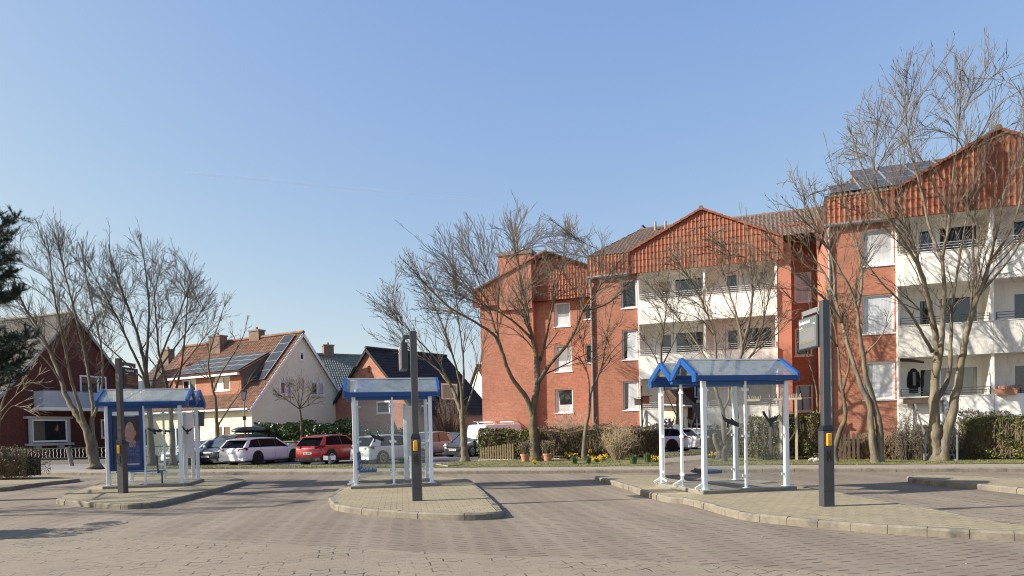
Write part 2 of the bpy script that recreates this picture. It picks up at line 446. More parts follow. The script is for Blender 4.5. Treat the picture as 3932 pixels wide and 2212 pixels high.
MASTM = M('anthracite_metal', (0.045, 0.048, 0.055), 0.42, 0.1, 3.0, metal=0.0, coat=0.2)
DARKM = M('black_plastic', (0.012, 0.012, 0.014), 0.35, 0.1, 4.0)
YELLB = M('yellow_button', (0.75, 0.36, 0.015), 0.35, 0.05, 6.0)
SCREEN = M('display_screen', (0.018, 0.02, 0.026), 0.35, 0.05, 2.0, spec=.3)
SCRIN = M('display_matrix', (0.022, 0.024, 0.03), 0.2, 0.05, 2.0)
AMBER = M('amber_dots', (0.26, 0.15, 0.07), 0.5, 0.05, 2.0)
WHITET = M('white_lettering', (0.85, 0.85, 0.85), 0.5, 0.02, 2.0)
GLASSW = glass('shelter_glass', (0.88, 0.92, 0.91), 0.045, (0.7, 0.76, 0.76), 1.0, 0.10)
GLASSR = glass('roof_glass', (0.84, 0.92, 0.94), 0.26, (0.68, 0.78, 0.82), 1.0, 0.3)
PANED = M('dark_window_glass', (0.02, 0.024, 0.027), 0.03, 0.2, 1.0, spec=1.0, coat=0.4)
PANEG = curtainmat('grey_blind_window', (0.33, 0.35, 0.33))
PANEC = curtainmat('net_curtain_window', (0.62, 0.64, 0.67))
METALG = M('galvanised_metal', (0.24, 0.24, 0.245), 0.5, 0.1, 5.0, metal=0.4)
RAILK = M('dark_railing', (0.05, 0.055, 0.06), 0.5, 0.1, 4.0)
RAILW = M('pale_railing', (0.6, 0.6, 0.6), 0.5, 0.1, 4.0)
PV = M('solar_cells', (0.022, 0.027, 0.04), 0.35, 0.15, 2.0, coat=0.15, spec=.3)
PVG = M('solar_cells_grey', (0.055, 0.062, 0.074), 0.45, 0.1, 2.0, spec=.15)
PVF = M('solar_frame', (0.3, 0.31, 0.32), 0.5, 0.05, 3.0, metal=0.3)
WOODY = M('weathered_yellow_wood', (0.26, 0.195, 0.1), 0.85, 0.25, 8.0, 0.4)
WOODD = M('dark_wood', (0.09, 0.06, 0.042), 0.85, 0.25, 6.0, 0.4)
WOODG = M('grey_wood', (0.33, 0.28, 0.22), 0.85, 0.2, 8.0, 0.4)
CONCR = M('grey_concrete', (0.2, 0.185, 0.155), 0.9, 0.15, 5.0, 0.4)
TERRA = M('terracotta', (0.42, 0.2, 0.12), 0.85, 0.12, 8.0, 0.2)
BARK = barkmat('grey_bark', (0.06, 0.05, 0.037), (0.16, 0.135, 0.1), (0.14, 0.125, 0.045))
BARKP = barkmat('pale_bark', (0.10, 0.085, 0.062), (0.235, 0.2, 0.15), (0.18, 0.155, 0.07))
BARKY = barkmat('lichen_bark', (0.075, 0.06, 0.042), (0.175, 0.15, 0.11), (0.26, 0.18, 0.035))
TWIG = M('twig_bark', (0.105, 0.082, 0.06), 0.85, 0.25, 1.0)
TWIGP = M('pale_twig_bark', (0.32, 0.27, 0.2), 0.85, 0.2, 1.0)
TWIGD = M('dry_stems', (0.33, 0.26, 0.16), 0.85, 0.25, 1.0)
HEDGEB = M('hedge_twigs', (0.16, 0.12, 0.075), 0.9, 0.3, 2.0)
HEDGEC = M('hedge_core_shade', (0.028, 0.024, 0.014), 0.95, 0.3, 3.0)  # shaded inside of the hedges put into a near-black colour
LEAFO = M('olive_hedge_leaf', (0.115, 0.115, 0.032), 0.6, 0.4, 1.5, dirt=((0.2, 0.165, 0.06), 1.1, 0.55))
LEAFB = M('brown_hedge_leaf', (0.15, 0.12, 0.06), 0.7, 0.35, 1.5, dirt=((0.2, 0.14, 0.07), 1.1, 0.55))
LEAFG = M('glossy_laurel_leaf', (0.045, 0.085, 0.022), 0.28, 0.4, 1.5, dirt=((0.2, 0.22, 0.07), 2.0, 0.56))
NEEDLE = M('pine_needle', (0.02, 0.042, 0.022), 0.6, 0.35, 2.0)
DAFL = M('daffodil_leaf', (0.065, 0.115, 0.04), 0.6, 0.25, 3.0)
DAFY = M('daffodil_yellow', (0.85, 0.6, 0.03), 0.6, 0.1, 3.0)
ROCKM = M('pale_rock', (0.42, 0.4, 0.36), 0.9, 0.25, 8.0, 0.5)
IRON = M('cast_iron', (0.085, 0.07, 0.065), 0.7, 0.3, 12.0, 0.4)
GREENP = M('green_painted_metal', (0.012, 0.055, 0.035), 0.4, 0.1, 4.0)
TYRE = M('tyre_rubber', (0.012, 0.012, 0.012), 0.8, 0.1, 5.0)
RIMS = M('silver_rim', (0.5, 0.51, 0.52), 0.3, 0.1, 5.0, metal=0.7)
RIMK = M('black_rim', (0.012, 0.012, 0.013), 0.35, 0.1, 5.0)
CARG = M('car_glass', (0.008, 0.009, 0.012), 0.12, 0.1, 1.0, spec=0.04)
CARGL = M('bright_car_glass', (0.05, 0.06, 0.062), 0.04, 0.2, 1.0, spec=0.7, coat=0.4)
CARTRIM = M('car_black_trim', (0.018, 0.018, 0.019), 0.55, 0.1, 5.0)
TAILL = M('tail_light', (0.22, 0.008, 0.012), 0.15, 0.1, 5.0, coat=0.6)
HEADL = M('head_light', (0.5, 0.52, 0.54), 0.12, 0.2, 9.0, coat=0.8)
PLATE = M('number_plate', (0.75, 0.76, 0.76), 0.4, 0.03, 3.0)
CHROME = M('chrome', (0.6, 0.6, 0.6), 0.15, 0.05, 3.0, metal=1.0)
def paint(name, c): return M(name, c, 0.28, 0.03, 1.0, coat=0.8)
PWHITE = paint('white_car_paint', (0.74, 0.74, 0.76)); PRED = paint('red_car_paint', (0.42, 0.012, 0.022))
PGREY = paint('dark_grey_car_paint', (0.04, 0.042, 0.045)); PSILV = paint('silver_car_paint', (0.34, 0.36, 0.38)); PBLACK = paint('black_car_paint', (0.012, 0.012, 0.014))

# ------------------------------------------------------------------ ground
def catmull(pts, n=6, closed=True):
    out = []; N_ = len(pts)
    rng = range(N_ if closed else N_ - 1)
    for i in rng:
        p0, p1, p2, p3 = (pts[(i-1) % N_] if closed else pts[max(i-1, 0)]), pts[i], pts[(i+1) % N_], (pts[(i+2) % N_] if closed else pts[min(i+2, N_-1)])
        for k in range(n):
            t = k/n
            out.append(0.5*((2*p1) + (p2-p0)*t + (2*p0-5*p1+4*p2-p3)*t*t + (3*p1-p0-3*p2+p3)*t**3))
    if not closed: out.append(pts[-1])
    return out
def poly_sheet(name, pts, z, mat, kind='structure'):
    b = MB(); b.face([(p.x, p.y, z) for p in pts])
    return struct(b.build(name, mat), kind)
def area2(pts): return sum(pts[i].x*pts[(i+1) % len(pts)].y - pts[(i+1) % len(pts)].x*pts[i].y for i in range(len(pts)))
def inset(pts, d):
    s = 1 if area2(pts) > 0 else -1; out = []
    for i, p in enumerate(pts):
        t = (pts[(i+1) % len(pts)] - pts[i-1]); t.z = 0; t.normalize()
        out.append(p + Vector((-t.y, t.x, 0))*d*s)
    return out
def resample(pts, step, closed=True):
    q = pts + [pts[0]] if closed else pts
    out = [q[0].copy()]; acc = 0.0
    for a, b in zip(q, q[1:]):
        L = (b-a).length
        while L > 1e-9 and acc + L >= step:
            t = (step-acc)/L; a = a + (b-a)*t; out.append(a.copy()); L = (b-a).length; acc = 0.0
        acc += L
    return out
RK = random.Random(5)
def kerb(name, line, wd, z1, closed=True, stone=0.5, z0=-0.05):
    """individual kerb stones with open joints, laid along a line; wd to the left of it"""
    b = MB(); fine = resample(line, 0.05, closed)
    per = max(4, int(stone/0.05)); k = 0
    while k < len(fine) - 1:
        seg = fine[k:k+per+1]
        if len(seg) < 3: break
        L = []; dz = RK.uniform(-0.006, 0.006); do = RK.uniform(-0.008, 0.008)
        for i in range(0, len(seg), 2) if len(seg) % 2 else list(range(0, len(seg)-1, 2)) + [len(seg)-1]:
            p = seg[i]; t = seg[min(i+1, len(seg)-1)] - seg[max(i-1, 0)]; t.z = 0; t.normalize(); n = Vector((-t.y, t.x, 0))
            sh = 0.004 if i == 0 else (-0.004 if i == len(seg)-1 else 0)
            q = p + t*sh + n*do; zz = z1 + dz
            r = [q + Vector((0,0,z0)), q + Vector((0,0,zz-0.03)), q + n*0.03 + Vector((0,0,zz)), q + n*wd + Vector((0,0,zz)), q + n*wd + Vector((0,0,z0))]
            L.append([Vector((v.x, v.y, v.z)) for v in r])
        for r in L:
            for v in r: pass
        b.loft(L, caps=True); k += per
    return struct(b.build(name, KERBM))

b = MB(); b.face([(-500, -60, 0), (500, -60, 0), (500, 900, 0), (-500, 900, 0)])
struct(b.build('road', ROADM))
# foreground plaza paving
edge = [G(x, y) for x, y in ((-260, 2010), (0, 2024), (300, 2038), (543, 2052), (800, 2075), (1200, 2098), (1560, 2118), (1930, 2136), (2300, 2146), (2540, 2158), (2700, 2170), (3020, 2185), (3330, 2212), (3700, 2265))]
poly_sheet('plaza_pavement', edge + [Vector((9, 1.0, 0)), Vector((9, -20, 0)), Vector((-25, -20, 0)), Vector((-25, edge[0].y, 0))], 0.004, PLAZAM)

def c3(x, y): return (x*0.5435, 1750 + y*0.5435)
def c4(x, y): return (1200 + x*0.5435, 1750 + y*0.5435)
def c5(x, y): return (2532 + x*0.5435, 1750 + y*0.5435)
KZ = 0.13
def island(pxl, sharp=False, n=6, stone=0.5):
    pts = [G(x, y, KZ) for x, y in pxl]
    for p in pts: p.z = 0
    if area2(pts) < 0: pts.reverse()
    ln = catmull(pts, n)
    kerb('kerb', ln, 0.12, KZ, True, stone)
    poly_sheet('island_pavement', inset(ln, 0.117), KZ - 0.004, ISLM)
    return ln
# middle island
island([c4(112,292), c4(128,325), c4(190,350), c4(330,370), c4(510,385), c4(730,397), c4(985,408), c4(1180,406), c4(1310,396), c4(1348,383), c4(1300,330), c4(1230,265), c4(1160,205), c4(1105,168), c4(980,150), c4(700,140), c4(400,146), c4(285,180), c4(190,232), c4(132,270)])
# left island
island([c3(398,298), c3(440,312), c3(560,322), c3(700,332), c3(860,341), c3(1000,336), c3(1110,326), c3(1300,284), c3(1500,238), c3(1660,196), c3(1738,172), c3(1640,152), c3(1450,143), c3(1150,143), c3(900,150), c3(760,165), c3(640,215), c3(480,258)])
# right island
island([c4(1995,147), c4(2060,162), c4(2200,200), c4(2345,248), c4(2500,288), c5(180,300), c5(360,345), c5(570,397), c5(800,425), c5(1110,452), c5(1480,482), c5(1910,508), c5(2410,532), c5(2800,545), (4500, 2050), (4700, 2040), (4500, 2020), c5(2576,480), c5(2100,402), c5(1700,335), c5(1250,256), c5(900,196), c5(600,162), c5(0,140), c4(2200,132), c4(2060,133)], stone=0.5)
# far right island
island([c5(1748,142), c5(1775,156), c5(1850,166), c5(2000,178), c5(2150,190), c5(2300,204), c5(2480,222), c5(2700,240), (4400, 1895), (4700, 1880), (4500, 1850), c5(2800,165), c5(2300,148), c5(1950,134), c5(1800,134)])
# far left pavement
island([c3(562,160), c3(520,158), c3(360,150), c3(180,148), c3(0,146), (-300, 1829), (-900, 1835), (-900, 1930), (-400, 1898), c3(0,226), c3(150,208), c3(320,186), c3(470,172)])

# far kerb, pavement, turf, parking
KP = [(-360, 1812), (228, 1814), (450, 1813.5), (700, 1812), (1000, 1811), (1350, 1810), (1680, 1808.5), (1966, 1806), (2250, 1804), (2559, 1802), (3000, 1799), (3500, 1797), (3932, 1795.5), (4600, 1791)]
KL = [G(x, y, KZ) for x, y in KP]
for p in KL: p.z = 0
def back(pts, d):
    return [p + Vector((0.27, 0.963, 0))*d for p in pts]
kerb('kerb', catmull(KL, 4, False), 0.12, KZ, False, 1.0)
far1 = back(KL, 0.117); far2 = back(KL, 2.05)
poly_sheet('pavement', far1 + list(reversed(back(KL, 2.15))), KZ - 0.003, SIDEM)
RG = random.Random(3)
turf_front = []
for p in catmull(far2, 8, False): turf_front.append(p + Vector((0, RG.uniform(-0.12, 0.12), 0)))
def lineY(pts, X):
    for a, c in zip(pts, pts[1:]):
        if a.x <= X <= c.x: return a.y + (c.y-a.y)*(X-a.x)/(c.x-a.x)
    return pts[0].y if X < pts[0].x else pts[-1].y
def turf_back(X):
    if X < -3.5: return lineY(far2, X) + 3.1
    if X < -1.5: return lineY(far2, X) + 3.1 + (X+3.5)/2*4.5
    return lineY(far2, X) + 7.6 + min(6, max(0, X + 1.5))*0.6
bk = []
X = 30.0
tf = [p for p in turf_front if p.x > -20]
xs = [tf[-1].x - (tf[-1].x - tf[0].x)*i/60 for i in range(61)]
bk = [Vector((x, turf_back(x), 0)) for x in xs]
poly_sheet('grass_ground', tf + bk, KZ + 0.012, GRASSG)
pk = [Vector((-70, lineY(far2, -25) + 2.0, 0))] + [p.copy() for p in far2 if p.x <= 3 and p.x > -25] + [Vector((6, 34, 0)), Vector((10, 70, 0)), Vector((-80, 75, 0))]
poly_sheet('parking_ground', pk, KZ - 0.012 - 0.11, ASPHM)

# grass blades
def grass_blades():
    b = MB(); r = random.Random(11)
    n = 0
    while n < 24000:
        x = r.uniform(-18.5, 24)
        y0, y1 = lineY(far2, x) - 0.1, min(turf_back(x), lineY(far2, x) + 5.0)
        y = y0 + (y1-y0)*r.random()**1.3
        if (math.sin(x*1.7+y) + math.sin(y*2.3-x*0.7) + r.uniform(-1.5, 1.5)) < -0.9: continue
        h = r.uniform(0.015, 0.055); a = r.uniform(0, 6.28); wd = r.uniform(0.006, 0.014)
        dx, dy = math.cos(a)*wd, math.sin(a)*wd; lx, ly = r.uniform(-.05,.05), r.uniform(-.05,.05)
        z = KZ + 0.012
        b.face([(x-dx,y-dy,z),(x+dx,y+dy,z),(x+lx,y+ly,z+h)]); n += 1
    return struct(b.build('grass', BLADEM), 'stuff')
grass_blades()

# manhole
def manhole():
    p = G(395, 2012)
    o = thing('manhole_cover', 'round cast iron manhole cover set into the paving at lower left', 'manhole cover', (p.x, p.y, 0))
    b = MB(); b.cyl((0,0,0.002),(0,0,0.010),0.42,28); b.build('rim', CONCR, o)
    c = MB(); c.cyl((0,0,0.004),(0,0,0.014),0.33,28)
    for i in range(-3, 4):
        for j in range(-3, 4):
            if i*i+j*j < 10: c.box(i*.085-.025, i*.085+.025, j*.085-.025, j*.085+.025, 0.013, 0.019)
    c.build('lid', IRON, o)
manhole()
# ------------------------------------------------------------------ bus shelters
def bird_pts(kind):
    if kind == 0:   # wings raised
        return [(-.30,.26),(-.22,.27),(-.15,.14),(-.07,.03),(0,.06),(.05,.04),(.16,.08),(.30,.13),(.31,.17),(.20,-.02),(.08,-.08),(.05,-.14),(.06,-.22),(-.04,-.23),(-.05,-.14),(-.08,-.06),(-.2,.06),(-.28,.18)]
    if kind == 1:   # level flight
        return [(-.33,.13),(-.22,.11),(-.1,.05),(-.04,.06),(0,.11),(.04,.06),(.12,.03),(.24,.03),(.34,.0),(.33,-.08),(.2,-.09),(.07,-.06),(.06,-.12),(.09,-.18),(-.03,-.19),(-.04,-.11),(-.09,-.04),(-.22,.0),(-.3,.06)]
    return [(-.3,.2),(-.2,.06),(-.08,.02),(0,.0),(.02,.06),(.1,-.02),(.26,-.12),(.24,-.22),(.1,-.18),(-.06,-.12),(-.08,-.24),(-.14,-.22),(-.12,-.1),(-.24,.0)]
def sticker(parent, p, ux, kind, sc, mat):
    b = MB()
    ux = Vector(ux)
    pts = bird_pts(kind)
    nrm = ux.cross(Vector((0,0,1)))*0.002
    A = lambda q: Vector(p) + ux*q[0]*sc + Vector((0,0,1))*q[1]*sc
    b.prism(pts, lambda q: A(q) - nrm, lambda q: A(q) + nrm)
    return b.build('bird_sticker', mat, parent)

BENCHB = M('bench_blue', (0.05, 0.17, 0.52), 0.3, 0.08, 2.0, coat=0.3)
def shelter(loc, rz, label, Wd=2.05, Dp=2.0, bench='left', poster=False, birds=(), left_glass=True, feet=True):
    o = thing('bus_shelter', label, 'bus shelter', loc, rz, 'bus shelters on the islands')
    H0, HP = 0.085, 2.48
    b = MB(); b.bbox(-.14, Wd+.16, -.16, Dp+.12, -0.01, H0, 0.015); b.build('base_slab', CONCR, o)
    def post(x, y, a, z1=HP):
        b = MB(); b.bbox(x-a, x+a, y-a, y+a, H0, z1, 0.008)
        b.box(x-a-.03, x+a+.03, y-a-.03, y+a+.03, H0+0.001, H0+.012)
        b.build('post', WPAINT, o)
    for x, y in ((0,0),(Wd,0),(0,Dp),(Wd,Dp)): post(x, y, 0.05)
    mids = [(Wd/2,0),(Wd/2,Dp)]
    if left_glass: mids.append((0,Dp/2))
    for x, y in mids: post(x, y, 0.028)
    # beams and gutters
    xa, xb = -.24, Wd+.24
    for y in (-.07, Dp/2, Dp+.07):
        b = MB(); hh = .115
        b.loft([[(x,y-.06,HP),(x,y+.06,HP),(x,y+.075,HP+hh),(x,y-.075,HP+hh)] for x in (xa,xb)], caps=True)
        if abs(y-Dp/2) > .2:
            for x in (xa, xb): b.bbox(x-.03, x+.03, y-.085, y+.085, HP-.02, HP+hh+.05, .008)
        b.build('beam', BLUEP, o)
    b = MB(); b.box(.05, Wd-.05, -.012, .012, HP-.09, HP-.002); b.build('header_rail', BLUEP, o)
    ze, za = HP+.11, HP+.50
    ys = [-.12, Dp*.25, Dp/2, Dp*.75, Dp+.12]; zs = [ze, za, ze, za, ze]
    for x in (xa, xb):
        b = MB()
        for k in range(4):
            b.bar((x, ys[k], zs[k]), (x, ys[k+1], zs[k+1]), 0.07, 0.13)
        b.build('gable_frame', BLUEP, o)
    for y in (Dp*.25, Dp*.75):
        b = MB(); b.bar((xa, y, za+.03), (xb, y, za+.03), 0.05, 0.03); b.build('ridge_bar', WPAINT, o)
    for k in range(4):
        b = MB(); y0, y1, z0, z1 = ys[k], ys[k+1], zs[k], zs[k+1]
        n = Vector((0, -(z1-z0), (y1-y0))).normalized()*.006
        r = [Vector(q) for q in ((xa+.03,y0,z0+.01),(xb-.03,y0,z0+.01),(xb-.03,y1,z1+.01),(xa+.03,y1,z1+.01))]
        b.face(r)
        b.build('roof_panel', GLASSR, o)
    # glass walls (single sheets) with clips
    def pane(p0, p1, z0=H0+.14, z1=HP-.1):
        b = MB(); b.face([(p0[0],p0[1],z0),(p1[0],p1[1],z0),(p1[0],p1[1],z1),(p0[0],p0[1],z1)]); b.build('glass_panel', GLASSW, o)
        d = Vector((p1[0]-p0[0], p1[1]-p0[1], 0)).normalized(); nn = Vector((-d.y, d.x, 0))
        for q, s in ((p0, 1), (p1, -1)):
            for z in (H0+.28, 1.25, HP-.2):
                a = Vector((q[0], q[1], z)) - d*s*.01; e = Vector((q[0], q[1], z)) + d*s*.06
                c = MB(); c.bar(a, e, .03, .055); c.build('glass_clip', WPAINT, o)
    e = .06
    if not poster: pane((e,0), (Wd/2-.03,0))
    pane((Wd/2+.03,0), (Wd-e,0))
    if left_glass:
        pane((0,e), (0,Dp/2-.03)); pane((0,Dp/2+.03), (0,Dp-e))
    pane((e,Dp), (Wd/2-.03,Dp)); pane((Wd/2+.03,Dp), (Wd-e,Dp))
    if feet:
        for y in ((0, Dp/2, Dp) if left_glass else (0,)):
            b = MB(); b.bar((-.02,y,H0+.14), (-.22,y+.02,H0+.03), .045, .05); b.bar((-.02,y,H0+.14), (.02,y+.2 if y < Dp-.1 else y-.2,H0+.06), .03, .04)
            b.build('foot_bracket', WPAINT, o)
    for kind, sd, s, z, sc in birds:
        if sd == 'front': sticker(o, (s, -.006, z), (1,0,0), kind, sc, DARKM)
        elif sd == 'left': sticker(o, (-.006, s, z), (0,1,0), kind, sc, DARKM)
        else: sticker(o, (s, Dp+.006, z), (1,0,0), kind, sc, DARKM)
    # bench
    be = MB()
    if bench == 'left':
        y0, y1 = .25, Dp-.25
        for y in (y0, (y0+y1)/2, y1):
            be.bar((.10,y,.44),(.56,y,.44),.035,.05); be.bar((.12,y,.42),(.06,y,.96),.035,.05)
            be.bar((.02,y,.5),(.12,y,.5),.03,.03)
        bo = be.build('bench', NAVYP, o)
        for k in range(4):
            s = MB(); s.bbox(.135+.11*k, .135+.11*k+.085, y0-.06, y1+.06, .466, .496, .006); s.build('slat', BENCHB, bo)
        for k in range(3):
            zc = .58+.14*k; xx = .115-.055*(k)/2.2
            s = MB(); s.bar((xx,y0-.06,zc),(xx,y1+.06,zc),.025,.095); s.build('slat', BENCHB, bo)
    else:
        x0, x1 = .15, 1.45
        for x in (x0+.1, x1-.1):
            be.bar((x,.1,.44),(x,.56,.44),.035,.05); be.bar((x,.12,.42),(x,.06,.96),.035,.05); be.bar((x,.5,.42),(x,.5,H0),.04,.04)
        bo = be.build('bench', NAVYP, o)
        for k in range(4):
            s = MB(); s.bbox(x0, x1, .135+.11*k, .135+.11*k+.085, .466, .496, .006); s.build('slat', BLUEP, bo)
    if poster:
        x0, x1, z0, z1 = .07, Wd/2-.02, .52, 2.40
        b = MB(); t = .09
        b.box(x0,x1,-.06,.06,z0,z0+t); b.box(x0,x1,-.06,.06,z1-t,z1); b.box(x0,x0+t,-.06,.06,z0+t,z1-t); b.box(x1-t,x1,-.06,.06,z0+t,z1-t)
        b.box(x0+t,x1-t,-.02,.05,z0+t,z1-t)
        cs = b.build('poster_case', NAVYP, o)
        a0, a1, c0, c1 = x0+t, x1-t, z0+t, z1-t
        b = MB(); b.box(a0,a1,-.03,-.022,c1-.12,c1); b.build('header_strip', WPAINT, cs)
        b = MB(); b.box(a0,a1,-.03,-.022,c0,c1-.122); po = b.build('poster', M('poster_blue', (0.02,0.026,0.05), .5, .35, 3.0, dirt=((0.05,0.06,0.12),2.0,.5)), cs)
        U = lambda q, d: Vector((a0 + q[0]*(a1-a0), -.031-d, c0 + q[1]*(c1-c0)))
        def flat(name, pts, mat, d):
            b = MB(); b.prism(pts, lambda q: U(q, d), lambda q: U(q, d-.001)); b.build(name, mat, po)
        SKIN = M('printed_skin', (.36,.2,.15), .5, .2, 4.0); HAIR = M('printed_hair', (.045,.025,.02), .5, .3, 9.0)
        JAC = M('printed_jacket', (.055,.07,.17), .5, .4, 5.0); SKL = M('printed_light', (.5,.32,.26), .5, .1, 4.0)
        flat('printed_hair', [(.60,.79),(.66,.85),(.76,.88),(.88,.87),(.97,.80),(.99,.66),(.99,.5),(.94,.42),(.82,.40),(.74,.5),(.76,.62),(.70,.74)], HAIR, .001)
        flat('printed_face', [(.56,.80),(.64,.82),(.74,.79),(.80,.70),(.84,.63),(.82,.56),(.76,.50),(.78,.42),(.70,.36),(.58,.38),(.60,.465),(.50,.475),(.455,.50),(.47,.52),(.435,.535),(.45,.55),(.42,.565),(.45,.585),(.38,.60),(.36,.615),(.44,.665),(.47,.70),(.50,.75)], SKIN, .0025)
        flat('printed_cheek', [(.50,.745),(.56,.77),(.60,.73),(.55,.68),(.48,.67)], SKL, .004)
        flat('printed_brow', [(.47,.685),(.56,.70),(.60,.69),(.56,.685)], HAIR, .005)
        flat('printed_lips', [(.44,.545),(.52,.555),(.53,.545),(.45,.53)], M('printed_lips', (.2,.07,.06), .5), .005)
        flat('printed_ear', [(.80,.66),(.86,.655),(.87,.60),(.82,.56),(.79,.60)], M('printed_ear', (.42,.16,.11), .5), .004)
        flat('printed_jacket', [(.2,.20),(.35,.36),(.55,.40),(.66,.36),(.82,.44),(1,.5),(1,.0),(.3,.0)], JAC, .002)
        flat('printed_collar', [(.72,.40),(.80,.50),(.86,.46),(.8,.36)], M('printed_collar', (.3,.25,.17), .5), .004)
        rt = (RAD(90), 0, 0)
        wtx = M('poster_lettering', (.5,.5,.5), .5); btx = M('poster_pale_blue', (.09,.12,.25), .5)
        text('lettering', 'badehaus', .075, wtx, po, U((.46,.91), .004), rt)
        for tx, sz, q, mt in (('FÜR', .06, (.12,.465), wtx), ('DIE...', .06, (.50,.465), wtx), ('C', .26, (.12,.34), btx), ('I', .22, (.15,.16), btx), ('Y', .24, (.66,.34), btx), ('GO', .24, (.55,.22), btx), ('I', .22, (.6,.09), btx)):
            text('lettering', tx, sz, mt, po, U(q, .006), rt)
        b = MB(); b.prism([(.35,.055),(.95,.055),(.95,.075),(.35,.075)], lambda q: U(q,.006), lambda q: U(q,.005)); b.build('small_print', wtx, po)
    return o

SH = [G(2707, 1895, KZ), G(1367, 1876, KZ), G(419, 1876, KZ)]
def down(p): return (p.x, p.y, KZ - .004)
shelter(down(SH[0]), 13.5, 'glass bus shelter with M shaped blue roof end, standing before the apartment balconies', Dp=2.1,
        birds=((2,'front',.66,1.62,.78),(0,'front',1.66,1.6,.72),(0,'left',.55,1.6,.7),(2,'left',1.6,1.6,.7)))
shelter(down(SH[1]), 10.5, 'glass bus shelter with a single bird sticker, in front of the white hatchback', birds=((2,'front',.6,1.42,.72),))
shelter(down(SH[2]), 11.0, 'bus shelter holding a dark advertising poster in a blue case', bench='front', poster=True, birds=((1,'front',1.32,1.72,.62),(1,'back',1.05,1.72,.6),(0,'back',1.75,1.72,.6)), left_glass=True, feet=False)

def timetable(px, py, rz, label):
    p = G(px, py, KZ)
    o = thing('timetable_cabinet', label, 'timetable cabinet', (p.x, p.y, KZ+.08), rz, 'timetable cabinets')
    b = MB(); b.bbox(-.06,.06,-.06,.06,0,2.25,.01); b.bbox(-.05,.05,.72,.82,0,2.2,.01); b.build('post', WPAINT, o)
    b = MB(); b.bbox(-.07,.07,.07,.71,.7,2.2,.01); cs = b.build('cabinet', WPAINT, o)
    for k, (z0, z1, c) in enumerate(((.75,1.2,(.6,.62,.62)),(1.22,1.5,(.4,.42,.45)),(1.52,1.78,(.7,.7,.68)),(1.8,1.92,(.5,.03,.03)),(1.94,2.15,(.66,.68,.7)))):
        b = MB(); b.box(-.078,-.071,.1,.68,z0,z1); b.build('notice', M('notice_paper', c, .5, .2, 14.0), cs)
timetable(1563, 1853, -3, 'white timetable cabinet seen edge on behind the dark pole of the middle island')
timetable(716, 1849, 8, 'slim white timetable cabinet at the back of the shelter with the poster')

SCREENG = M('sunlit_grey_screen', (0.115, 0.13, 0.14), 0.4, 0.05, 2.0, spec=.3); SCRING = M('sunlit_grey_matrix', (0.15, 0.165, 0.17), 0.4, 0.05, 2.0, spec=.3)  # sun's brightening put into these greys; the shaded display keeps the dark copies
